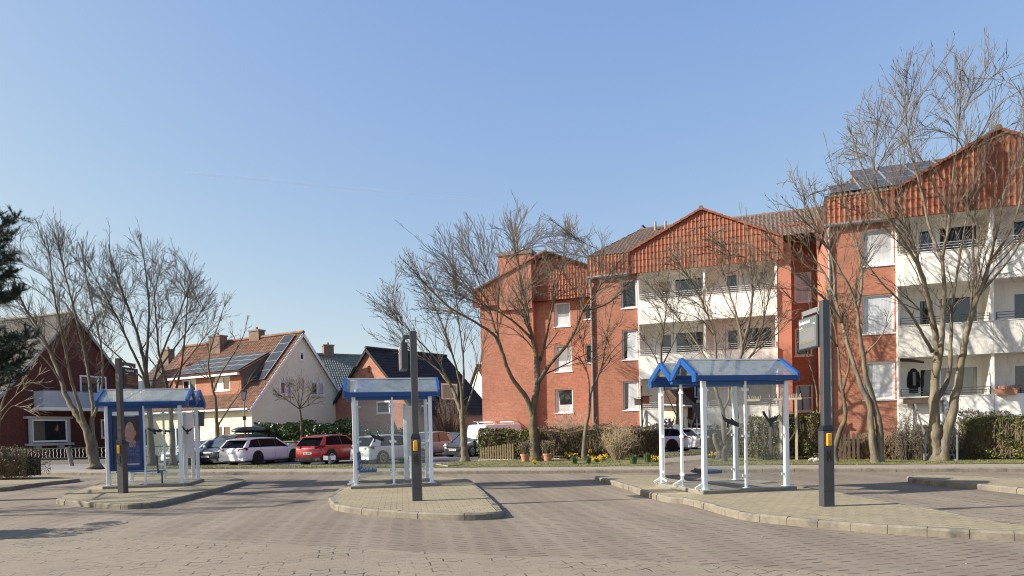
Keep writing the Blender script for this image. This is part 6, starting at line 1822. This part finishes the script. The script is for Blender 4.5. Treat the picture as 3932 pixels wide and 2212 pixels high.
# tree behind the right shelter
tree('bare_tree', 'stout many stemmed bare tree with a lopped stump, seen through the right shelter',
  [([(2772,1775,0),(2776,1730,0),(2790,1690,0),(2815,1650,0),(2826,1600,0),(2818,1540,.1),(2815,1480,.2),(2835,1400,.3),(2850,1330,.4),(2835,1240,.6),(2810,1150,.8),(2780,1060,.9)],.24,.035,.5),
   ([(2780,1720,0),(2779,1650,-.2),(2775,1580,-.4),(2752,1510,-.5),(2745,1440,-.6),(2750,1340,-.8),(2730,1250,-.9),(2690,1150,-1.0),(2640,1060,-1.0)],.15,.03,.4),
   ([(2765,1740,0),(2748,1700,-.1),(2740,1665,-.1)],.14,.11,None),
   ([(2815,1480,.2),(2860,1400,-.2),(2900,1340,-.5),(2925,1260,-.8),(2950,1150,-.9)],.11,.03,.3),
   ([(2752,1510,-.5),(2720,1400,0),(2670,1310,.5),(2610,1230,.8),(2560,1170,.9)],.09,.03,.25),
   ([(2850,1330,.4),(2880,1220,.6),(2890,1110,.8),(2880,990,.9),(2870,890,.9)],.09,.028,.25),
   ([(2775,1580,-.4),(2800,1520,.6),(2790,1430,1.1)],.09,.03,.3),
   ([(2900,1340,-.5),(2960,1290,.1),(3010,1210,.5)],.06,.025,.2)],
  30, (2460, 3040, 860, 1480), bark=BARKP, Y=28.3, dens=.95, fill=150)
# bent thin tree behind the right pole
tree('bare_tree', 'crooked thin bare tree rising just right of the tall dark pole',
  [([(3206,1778,0),(3206,1720,0),(3225,1660,0),(3245,1600,0),(3243,1540,0),(3232,1490,0),(3222,1400,.1),(3215,1310,.2),(3195,1220,.3)],.15,.035,.55),
   ([(3235,1500,0),(3255,1430,-.2),(3262,1360,-.3),(3258,1290,-.4)],.08,.03,.4),
   ([(3215,1330,0),(3160,1260,-.4),(3100,1200,-.8),(3040,1150,-1.0)],.06,.025,.25)],
  31, (2990, 3330, 1020, 1460), bark=BARKY, Y=26.3, dens=.7, lv1=(.8,1.9), fill=22)
tree('bare_tree', 'thin reddish sapling in front of the shaded brick recess',
  [([(3150,1770,0),(3140,1600,0),(3135,1500,0),(3122,1440,0),(3105,1370,0),(3098,1330,.1)],.06,.03,.6), ([(3120,1430,0),(3100,1380,-.1),(3080,1340,-.2)],.03,.015,.4)],
  32, (3030, 3180, 1280, 1480), bark=BARKP, Y=29.5, dens=.35, lv1=(.4,.9), fill=0)
# twin stemmed tree
tree('bare_tree', 'bare tree with two slim parallel stems before the brick bay',
  [([(3362,1782,0),(3352,1710,0),(3345,1640,0),(3340,1560,0),(3310,1490,0),(3285,1420,.1),(3258,1330,.3),(3235,1240,.5),(3205,1140,.7),(3165,1050,.9),(3110,960,1.0)],.17,.035,.5),
   ([(3378,1782,.05),(3380,1700,.05),(3375,1620,0),(3352,1530,0),(3325,1440,-.2),(3312,1350,-.3),(3298,1260,-.5),(3290,1180,-.6),(3262,1100,-.8),(3210,1010,-.9),(3150,900,-1.0)],.18,.035,.5),
   ([(3290,1190,-.5),(3310,1090,0),(3300,980,.4),(3270,870,.7),(3240,760,.8)],.09,.03,.25),
   ([(3235,1240,.5),(3180,1160,.2),(3110,1100,-.2),(3040,1030,-.5),(2980,940,-.7)],.08,.03,.25),
   ([(3205,1140,.7),(3200,1030,.9),(3170,900,1.0),(3130,780,1.0)],.08,.03,.25),
   ([(3320,1360,-.3),(3370,1310,-.6),(3400,1260,-.9)],.05,.02,.3)],
  33, (2900, 3420, 600, 1330), bark=BARKP, Y=25.2, dens=.85, fill=85)
# largest tree at right
tree('bare_tree', 'largest bare tree with thick split trunk before the stained balconies',
  [([(3592,1772,0),(3594,1720,0),(3592,1650,0),(3585,1560,0),(3592,1450,0),(3600,1360,.1),(3590,1270,.2),(3570,1190,.3),(3550,1090,.5),(3520,980,.8),(3480,870,1.0),(3450,760,1.1)],.30,.035,.45),
   ([(3612,1772,-.1),(3625,1700,-.1),(3650,1610,-.2),(3672,1500,-.2),(3690,1400,-.3),(3705,1310,-.4),(3725,1220,-.5),(3760,1130,-.6),(3800,1010,-.8),(3830,880,-.9),(3860,730,-1.0)],.27,.035,.42),
   ([(3592,1450,0),(3612,1350,-.3),(3620,1240,-.4),(3625,1120,-.5),(3620,1000,-.6),(3640,880,-.7),(3650,740,-.7),(3670,600,-.7),(3680,470,-.7)],.16,.03,.35),
   ([(3588,1550,0),(3640,1450,.3),(3650,1330,.5),(3655,1200,.6),(3670,1080,.7),(3690,950,.8),(3720,800,.8)],.14,.03,.35),
   ([(3580,1350,0),(3540,1280,-.5),(3500,1210,-.9),(3440,1140,-1.2),(3380,1080,-1.4),(3320,1000,-1.5)],.09,.03,.3),
   ([(3590,1270,.2),(3560,1130,-.3),(3520,1010,-.7),(3450,900,-1.0),(3380,780,-1.2),(3310,640,-1.2),(3270,520,-1.2)],.12,.03,.3),
   ([(3705,1310,-.4),(3740,1180,.2),(3745,1060,.5),(3735,930,.7),(3750,780,.8),(3780,620,.8)],.12,.03,.3),
   ([(3760,1130,-.6),(3830,1050,-.2),(3900,960,.2),(3960,850,.4)],.09,.03,.25),
   ([(3620,1000,-.6),(3570,880,0),(3540,740,.4),(3500,590,.6),(3480,460,.6)],.09,.03,.25),
   ([(3800,1010,-.8),(3870,900,-1.2),(3920,760,-1.4),(3930,600,-1.4)],.08,.03,.25)],
  34, (3180, 4120, 170, 1230), bark=BARKP, Y=25.4, dens=1.0, lv1=(1.1,2.9), flare=1.1, fill=130)
# pale twiggy tree at far left
tree('bare_tree', 'small pale barked bare tree leaning in from the left frame edge',
  [([(-6,1790,0),(-4,1650,0),(6,1560,0),(28,1500,0),(45,1440,.1),(60,1400,.1)],.09,.025,.35), ([(6,1580,0),(60,1520,-.2),(110,1480,-.4),(150,1440,-.5)],.04,.015,.15), ([(28,1500,0),(80,1470,.2),(120,1420,.3)],.035,.014,.15), ([(0,1620,0),(45,1560,-.2),(90,1570,-.3)],.03,.012,.2)],
  35, (-60, 190, 1360, 1680), bark=BARKP, twig=TWIGP, Y=28.0, dens=.8, lv1=(.5,1.2), minr=.007, fill=12)
# bare bushes behind the hedge
def bush(name, label, px, py, Y, wpx, hpx, n, seed, mat=TWIG, group=None, rad=.012, cat='shrub', arch=.3, base=KZ):
    r = random.Random(seed); p = AT(px, py, Y); p.z = base
    o = thing(name, label, cat, p, 0, group)
    k = Y/FPX; wv, h = wpx*k/2, hpx*k
    b = MB()
    for i in range(n):
        a = r.uniform(0, 6.28); q = math.sqrt(r.random()); tx, ty = math.cos(a)*q*wv, math.sin(a)*q*wv*.6; z = h*(1 - .45*q*q)*r.uniform(.6,1.0)
        s = Vector((tx*.25, ty*.25, 0)); e = Vector((tx, ty, z)); m = (s+e)/2 + Vector((r.gauss(0,.05), r.gauss(0,.05), z*arch*.3))
        pts = catmull([s, m, e], 3, False); b.tube(pts, [rad*(1-.6*t/(len(pts)-1)) for t in range(len(pts))], 3, cap=False)
        for j in range(4):
            t = r.randrange(2, len(pts)); d = Vector((r.gauss(0,1), r.gauss(0,1), abs(r.gauss(.4,1)))).normalized()*r.uniform(.1,.35)*min(1.5, h)
            b.tube([pts[t], pts[t]+d*.5+Vector((0,0,.02)), pts[t]+d], [rad*.5,rad*.4,rad*.3], 3, cap=False)
    b.build('stems', mat, o)
    return o
bush('bare_bush', 'big bare bush behind the hedge in front of the ground floor window', 2190, 1720, 36.2, 250, 190, 170, 41, TWIGP, rad=.014)
bush('bare_bush', 'dry straw coloured fan shaped bush in the flower bed', 2373, 1768, 31.6, 170, 150, 190, 42, TWIGD, rad=.010)
bush('bare_bush', 'leafless climbing bush against the white wall left of the garden stairs', 3480, 1760, 26.2, 150, 210, 120, 43, TWIG)
bush('bare_bush', 'tangled bare bush between the stairs and the big trunk', 3540, 1762, 25.9, 120, 140, 90, 44, TWIG)
bush('bare_bush', 'bare bush between the big trunk and the clipped hedge at right', 3690, 1758, 25.8, 150, 160, 110, 45, TWIG)
bush('bare_bush', 'dark leafless bush at the black roofed house', 1730, 1700, 50, 160, 270, 130, 46, TWIG, rad=.02, base=0)

# ------------------------------------------------------------------ hedges
def leafquad(b, c, s, r, flat=.0):
    u = Vector((r.gauss(0,1), r.gauss(0,1), r.gauss(0,1)+flat)).normalized(); v = u.orthogonal().normalized(); w_ = u.cross(v)
    a = r.uniform(0, 6.28); p, q = (v*math.cos(a)+w_*math.sin(a))*s, (w_*math.cos(a)-v*math.sin(a))*s*.55
    b.face([c-p, c+q, c+p, c-q])
def hedge(label, px0, px1, Y0, Y1, ztop, depth, mat, n, seed, leaf=.045, twigs=300, base=1763, name='hedge', round_=.12, bumps=.06, z0=None, core=True, group='garden hedges'):
    A, B = AT(px0, base, Y0), AT(px1, base, Y1); d = B - A; d.z = 0; L = d.length; rz = math.degrees(math.atan2(d.y, d.x))
    zb = KZ if z0 is None else z0
    o = thing(name, label, 'hedge', (A.x, A.y, zb), rz, group)
    r = random.Random(seed)
    def top(x): return (ztop-zb) + bumps*math.sin(x*1.9+seed) + bumps*.6*math.sin(x*4.7+seed*2)
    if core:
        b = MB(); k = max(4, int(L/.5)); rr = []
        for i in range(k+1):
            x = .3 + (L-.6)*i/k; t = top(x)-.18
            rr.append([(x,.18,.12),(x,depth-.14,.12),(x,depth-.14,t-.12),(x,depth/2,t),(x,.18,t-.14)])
        b.loft(rr, caps=True); b.build('dark_core', HEDGEC, o)  # solid opaque core, its dark colour stands in for the shade between leaves
    b = MB()
    for i in range(n):
        x = r.uniform(-.05, L+.05); t = top(x); f = r.random()
        if f < .62: y, z = r.gauss(.04,.06), r.uniform(.06, t)
        elif f < (.9 if L > 4 else .8): y, z = r.uniform(0, depth), t + r.gauss(-.03,.05)
        else:
            x = r.choice((r.gauss(0,.05), L+r.gauss(0,.05))); y, z = r.uniform(0,depth), r.uniform(.1, t)
        if z > t - round_ and y < round_: y = y + (z-(t-round_))*.7
        lump = .05*math.sin(x*6.1+z*5.3)+.04*math.sin(z*9+x*3.3)
        leafquad(b, Vector((x, y+lump, z)), leaf*r.uniform(.6,1.3), r)
    b.build('leaves', mat, o)
    b = MB()
    for i in range(twigs):
        x = r.uniform(0, L); t = top(x); z = r.uniform(0, t*.6); y = r.gauss(.06,.06); l = r.uniform(.25,.7)
        q = Vector((x, y, z)); e = q + Vector((r.gauss(0,.12), r.gauss(-.02,.08), l)); e.z = min(e.z, t+.12)
        m = (q+e)/2 + Vector((r.gauss(0,.04), r.gauss(0,.03), 0))
        b.tube([q,m,e],[.011,.008,.005],3,cap=False)
    if twigs: b.build('twigs', HEDGEB, o)
    return o
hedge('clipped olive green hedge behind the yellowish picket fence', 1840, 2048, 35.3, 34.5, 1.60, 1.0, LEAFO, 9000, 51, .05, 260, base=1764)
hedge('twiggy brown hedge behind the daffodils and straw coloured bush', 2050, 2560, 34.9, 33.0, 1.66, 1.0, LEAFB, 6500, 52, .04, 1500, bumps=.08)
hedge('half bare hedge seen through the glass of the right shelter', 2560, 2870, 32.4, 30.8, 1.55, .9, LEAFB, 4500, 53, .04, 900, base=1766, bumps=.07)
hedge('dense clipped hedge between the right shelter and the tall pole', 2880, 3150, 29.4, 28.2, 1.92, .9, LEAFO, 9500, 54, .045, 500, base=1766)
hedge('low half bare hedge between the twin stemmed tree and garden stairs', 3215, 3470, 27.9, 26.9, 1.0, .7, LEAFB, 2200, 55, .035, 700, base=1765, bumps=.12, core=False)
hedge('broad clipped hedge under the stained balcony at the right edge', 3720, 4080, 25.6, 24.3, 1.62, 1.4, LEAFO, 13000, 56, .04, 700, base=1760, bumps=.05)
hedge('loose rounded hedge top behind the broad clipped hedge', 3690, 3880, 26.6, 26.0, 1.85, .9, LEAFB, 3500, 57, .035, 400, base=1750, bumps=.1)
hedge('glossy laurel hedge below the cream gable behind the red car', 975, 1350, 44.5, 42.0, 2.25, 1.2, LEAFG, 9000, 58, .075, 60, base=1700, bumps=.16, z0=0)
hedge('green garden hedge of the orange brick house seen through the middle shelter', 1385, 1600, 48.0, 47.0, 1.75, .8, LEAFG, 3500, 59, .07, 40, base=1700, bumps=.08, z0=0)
# bush at the left frame edge
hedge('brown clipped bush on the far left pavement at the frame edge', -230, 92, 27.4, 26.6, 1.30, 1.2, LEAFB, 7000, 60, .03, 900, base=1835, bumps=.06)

# low garden wall behind the estate car
p0, p1 = AT(1000, 1700, 43.6), AT(1130, 1700, 42.6)
d = p1 - p0
t = thing('garden_wall', 'short dark stone garden wall beneath the laurel hedge', 'wall', (p0.x, p0.y, 0), math.degrees(math.atan2(d.y, d.x)))
b = MB(); b.box(-.5, d.length+6, 0, .3, 0, 1.15); b.build('wall', M('dark_stone', (.09,.085,.08), .9, .3, 5.0, .5), t)
b = MB(); b.box(-.55, d.length+6.05, -.05, .35, 1.15, 1.22); b.build('coping', CONCR, t)

# ------------------------------------------------------------------ daffodils
def clump(px, py, label, w_, h, n, flowers, seed):
    p = G(px, py, KZ)
    o = thing('daffodil_clump', label, 'flowers', p, 0, 'daffodil clumps in the flower bed')
    r = random.Random(seed); b = MB(); f = MB()
    for k in range(n):
        a = r.uniform(0,6.28); q = r.random()**.7*w_; lean = r.uniform(.2,1.0)
        s = Vector((math.cos(a)*q*.45, math.sin(a)*q*.45, 0)); e = s + Vector((math.cos(a)*q*.6*lean, math.sin(a)*q*.6*lean, h*r.uniform(.6,1.05)))
        d = Vector((-math.sin(a), math.cos(a), 0))*.012
        m = (s+e)/2 + Vector((0,0,h*.12))
        b.face([s-d, s+d, m+d, m-d]); b.face([m-d, m+d, e])
    b.build('leaves', DAFL, o)
    for k in range(flowers):
        a = r.uniform(0,6.28); q = math.sqrt(r.random())*w_; c = Vector((math.cos(a)*q, math.sin(a)*q, h*r.uniform(.55,1.15)))
        for j in range(6):
            t = j*1.047 + r.random(); u = Vector((math.cos(t), -.35, math.sin(t)))*.034; v = Vector((-math.sin(t), 0, math.cos(t)))*.014
            f.face([c, c+u*.6+v, c+u, c+u*.6-v])
        f.cyl(c, c+Vector((0,-.035,.005)), .018, 6)
    if flowers: f.build('blossoms', DAFY, o)
for i, q in enumerate(((2052,1783,'tiny daffodil clump in the grass at the foot of the lichen trunk',.14,.16,26,16),(2205,1782,'green daffodil clump left of the thin curved tree',.24,.38,90,7),(2184,1766,'yellow daffodils at the base of the twiggy hedge left of the thin tree',.2,.32,40,14),
      (2260,1781,'dense green daffodil clump right of the thin curved tree',.22,.36,90,2),(2266,1764,'pair of tall yellow daffodils behind the thin curved tree',.13,.42,26,12),(2291,1775,'bright yellow daffodil cluster left of the straw coloured bush',.26,.2,60,40),(2318,1770,'second yellow daffodil cluster under the straw coloured bush',.22,.26,50,26),
      (2432,1782,'dark green leaf clump right of the straw coloured bush',.28,.42,120,0),(2487,1777,'taller dark green leaf clump nearest the slim straight tree',.26,.46,110,0),(2515,1777,'yellow daffodils at the foot of the slim straight tree',.26,.24,60,26),
      (2740,1762,'bright daffodil patch seen through the shelter beside the lopped stump',.24,.26,60,40),(2945,1768,'green leaf clump in front of the hedge right of the shelter',.34,.36,120,0),(3545,1766,'green spring leaves beside the largest trunk',.28,.36,90,0))):
    clump(q[0], q[1], q[2], q[3], q[4], q[5], q[6], 70+i)

# ------------------------------------------------------------------ pine at the left edge
def pine():
    Y = 19.0; r = random.Random(77)
    X0 = AT(-190, 1700, Y).x
    o = thing('pine_tree', 'dark pine whose needle tufts reach into the left edge of the view', 'pine tree', (X0, Y, KZ), 0)
    b = MB(); b.tube([(0,0,-.1),(.1,0,2),(-.05,.1,5),(.05,0,7.6)],[.24,.2,.14,.05],9); b.build('trunk', WOODD, o)
    tb, nb = MB(), MB()
    tips = [(40,850,0),(70,835,.3),(20,900,-.4),(45,905,.2),(5,950,.5),(30,985,.0),(48,990,-.3),(-10,830,.2),(-20,1040,.2),(30,1060,.3),(12,1110,-.3),(60,1125,.1),(85,1118,.4),(30,1150,.5),(-5,1150,-.2),(40,1050,.5),
            (60,1290,0),(100,1285,.3),(130,1290,-.3),(30,1300,.4),(50,1340,-.2),(110,1330,.2),(20,1380,.0),(70,1400,.3),(115,1370,.4),(30,1430,-.4),(5,1330,.2),(85,1440,-.1),(-20,1270,.3),(10,1420,.3)]
    for x, y, dy in tips:
        e = AT(x, y, Y+dy) - Vector((X0, Y, KZ)); s = Vector((0,0,e.z - .5 - r.random()*.4)); s.z = max(.8, min(7.2, s.z))
        m = (s+e)/2 + Vector((0, 0, -.12))
        pts = catmull([s,m,e], 5, False); tb.tube(pts, [.035*(1-.75*k/(len(pts)-1)) for k in range(len(pts))], 4, cap=False)
        for k in range(40):
            t = r.uniform(.5, 1.0)*(len(pts)-1); i = min(int(t), len(pts)-2); c = pts[i] + (pts[i+1]-pts[i])*(t-i)
            d = ((pts[i+1]-pts[i]).normalized() + Vector((r.gauss(0,.6), r.gauss(0,.6), r.gauss(.35,.5)))).normalized(); L = r.uniform(.12,.34); g = c + d*L
            tb.tube([c, g], [.008,.004], 3, cap=False)
            for j in range(44):
                q = c + d*L*r.uniform(.25,1.05); nd = (d*.6 + Vector((r.gauss(0,.6), r.gauss(0,.6), r.gauss(0,.6)))).normalized()*r.uniform(.07,.13); sd_ = nd.orthogonal().normalized()*.0055
                nb.face([q-sd_, q+sd_, q+nd])
    # upper and outer branches outside the frame
    for k in range(26):
        z = 1.8 + 6.2*k/26; a = k*2.4; L = 2.2*(1-.5*k/26)
        if math.cos(a) > .5: continue
        e = Vector((math.cos(a)*L, math.sin(a)*L, z+.4)); pts = [Vector((0,0,z)), e*.5+Vector((0,0,z*.5)), e]; tb.tube(pts,[.035,.025,.012],4,cap=False)
        for j in range(420):
            t = r.uniform(.3,1.05); q = Vector((0,0,z))*(1-t) + e*t + Vector((r.gauss(0,.18), r.gauss(0,.18), r.gauss(.1,.15))); nd = Vector((r.gauss(0,1), r.gauss(0,1), r.gauss(.4,1))).normalized()*.12; sd_ = nd.orthogonal().normalized()*.005
            nb.face([q-sd_, q+sd_, q+nd])
    tb.build('limb', WOODD, o); nb.build('needles', NEEDLE, o)
pine()
# two bare trees just left of the frame; their shadows streak the left lanes
def off_tree(label, X, Y, seed, h):
    r = random.Random(seed)
    k = FPX/Y; px = PW/2 + X*k; py = lambda z: 1687 - (z-CAMH)*k
    lim = [([(px,py(.1),0),(px+.1*k,py(1.5),0),(px,py(3.0),0),(px+.2*k,py(h*.6),.2),(px+.4*k,py(h),.3)],.2,.04,.35)]
    for a in range(5):
        s = r.uniform(-1,1); lim.append(([(px,py(2.4+.3*a),0),(px+s*.9*k,py(3.9+.3*a),r.uniform(-.8,.8)),(px+s*1.9*k,py(h*.62+.5*a),r.uniform(-1.4,1.4)),(px+s*2.3*k,py(h*.85+.3*a),r.uniform(-1.6,1.6))],.09,.03,.25))
    tree('bare_tree', label, lim, seed, (px-3*k, px+3*k, py(h+1), py(2.5)), bark=BARKP, Y=Y, dens=.7)
off_tree('bare tree standing beyond the left frame edge, further along the lane', -24.5, 22.5, 91, 8.5)
off_tree('bare tree beyond the left frame edge, opposite the manhole', -20.5, 15.2, 93, 7.5)

hedge('unseen hedge block added beyond the left frame edge to shade the foreground corner', -1500, -620, 11.4, 11.3, 2.0, 1.2, LEAFO, 5000, 61, .06, 100, base=1900, z0=0)  # added out of view so its shadow falls on the lower left paving
t = thing('street_lamp', 'tall plain lamp post beyond the left frame edge beside the lane', 'street lamp', (-17.5, 14.6, 0), 0)
b = MB(); b.tube([(0,0,0),(0,0,1),(0,0,7.0)],[.09,.07,.05],10); b.build('pole', METALG, t)
b = MB(); b.bar((0,0,6.95),(.1,.9,7.1),.06,.06); b.bbox(-.02,.22,.6,1.3,7.05,7.18,.03); b.build('lamp_head', RAILK, t)
# contrail
def contrail():
    m = bpy.data.materials.new('contrail_ice'); m.use_nodes = True; t = m.node_tree; t.nodes.clear()
    out = N(t, 'ShaderNodeOutputMaterial'); tr = N(t, 'ShaderNodeBsdfTransparent'); df = N(t, 'ShaderNodeBsdfTranslucent'); d2 = N(t, 'ShaderNodeBsdfDiffuse')
    mx = N(t, 'ShaderNodeMixShader', i_0=.5); t.links.new(df.outputs[0], mx.inputs[1]); t.links.new(d2.outputs[0], mx.inputs[2])
    co = objco(t); f = ramp(t, noise(t, co, .012, 5.0, .6), .35, .8)
    m2 = N(t, 'ShaderNodeMixShader'); t.links.new(math_(t, 'MULTIPLY', f, .16), m2.inputs[0]); t.links.new(tr.outputs[0], m2.inputs[1]); t.links.new(mx.outputs[0], m2.inputs[2]); t.links.new(m2.outputs[0], out.inputs[0])
    P = [AT(x, y, 2400) for x, y in ((700, 664), (900, 682), (1100, 702), (1300, 722), (1600, 748), (2000, 780))]
    ln = catmull(P, 5, False); n = len(ln)
    b = MB(); b.tube(ln, [max(.2, 9*math.sin(math.pi*(k/(n-1))**.6)**.8) for k in range(n)], 10)
    return struct(b.build('contrail_clouds', m, smooth=True), 'stuff')
contrail()

def litter():
    r = random.Random(123); b = MB()
    def flake(x, y, z, s):
        a = r.uniform(0, 6.28); u = Vector((math.cos(a), math.sin(a), r.uniform(-.1,.5)))*s; v = Vector((-math.sin(a), math.cos(a), r.uniform(-.1,.4)))*s*.6; c = Vector((x, y, z+s*.35))
        b.face([c-u, c-v, c+u, c+v])
    for k in range(260):
        p = G(r.uniform(0, PW), r.uniform(1880, 2200)); flake(p.x, p.y, .012, r.uniform(.006, .016))
    for ln, n in ((KL, 240),):
        for k in range(n):
            i = r.randrange(len(ln)-1); p = ln[i] + (ln[i+1]-ln[i])*r.random(); flake(p.x, p.y - abs(r.gauss(0, .18)) - .02, .006, r.uniform(.015, .035)); q = p + Vector((.27,.963,0))*r.uniform(1.6, 2.3); flake(q.x, q.y, KZ, r.uniform(.015,.035))
    return struct(b.build('litter', M('dry_leaf_litter', (.3,.24,.16), .9, .5, 9.0)), 'stuff')
litter()
import numpy as np, math
F,PW,PH=2671.,3932.,2212.
def setup(ROLL=1.3,PITCH=1.3,CAMH=1.65,HZ=1647.):
    r=math.radians
    YC=HZ+F*math.tan(r(PITCH))
    a=r(90-PITCH); Rx=np.array([[1,0,0],[0,math.cos(a),-math.sin(a)],[0,math.sin(a),math.cos(a)]])
    b=r(-ROLL); Rz=np.array([[math.cos(b),-math.sin(b),0],[math.sin(b),math.cos(b),0],[0,0,1]])
    R=Rx@Rz
    def P(X,Y,Z):
        l=R.T@(np.array([X,Y,Z-CAMH])); return PW/2-F*l[0]/l[2], YC+F*l[1]/l[2]
    return P
if __name__=='__main__':
    P=setup()
    rz=math.radians(-20); E1=np.array([math.cos(rz),math.sin(rz)]);E2=np.array([-math.sin(rz),math.cos(rz)])
    O1=np.array([4.36,37.30]);O2=np.array([13.04,28.52])
    def Q(O,x,y,z): p=O+E1*x+E2*y; return tuple(round(v) for v in P(p[0],p[1],z))
    for nm,O,x,y,z,obs in (('b2 eaveL',O2,1.93,-.2,9.7,(3438,848)),('b2 apex',O2,5.7,-.2,12.77,(3836,501)),('b2 top L',O2,1.93,-.2,10.83,(3438,733)),
      ('b2 par3 L',O2,2.4,-.1,8.14,(3442,989)),('b2 par2 L',O2,2.4,-.1,5.32,(3446,1264)),('b2 par2 mid',O2,5.85,-.1,5.32,(3814,1241)),
      ('b1 eaveL',O1,1.93,-.2,9.7,(2417,1047)),('b1 apex',O1,5.7,-.2,12.77,(2691,794)),('b1 eaveR',O1,9.48,-.2,9.7,(2997,993)),('b1 topR',O1,9.48,-.2,10.83,(3005,910)),
      ('b1 par3 L',O1,2.4,-.1,8.14,(2456,1159)),('b1 par2 L',O1,2.4,-.1,5.32,(2461,1366)),('b1 par2 R',O1,9.3,-.1,5.32,(2989,1340)),('b1 endR',O1,9.95,-.02,5,(3047,1340)),
      ('w eave',O1,-4.95,5.1,9.7,(2083,1160)),('w L',O1,-8.95,5.1,10.83,(1825,1122)),('w wallL',O1,-8.55,5.28,4,(1857,1500)),('w wallR',O1,-4.95,5.28,4,(2057,1500)),('w apex',O1,-3.95,5.1,13.05,(2118,965))):
        q=Q(O,x,y,z); print(nm,q,obs,(q[0]-obs[0],q[1]-obs[1]))
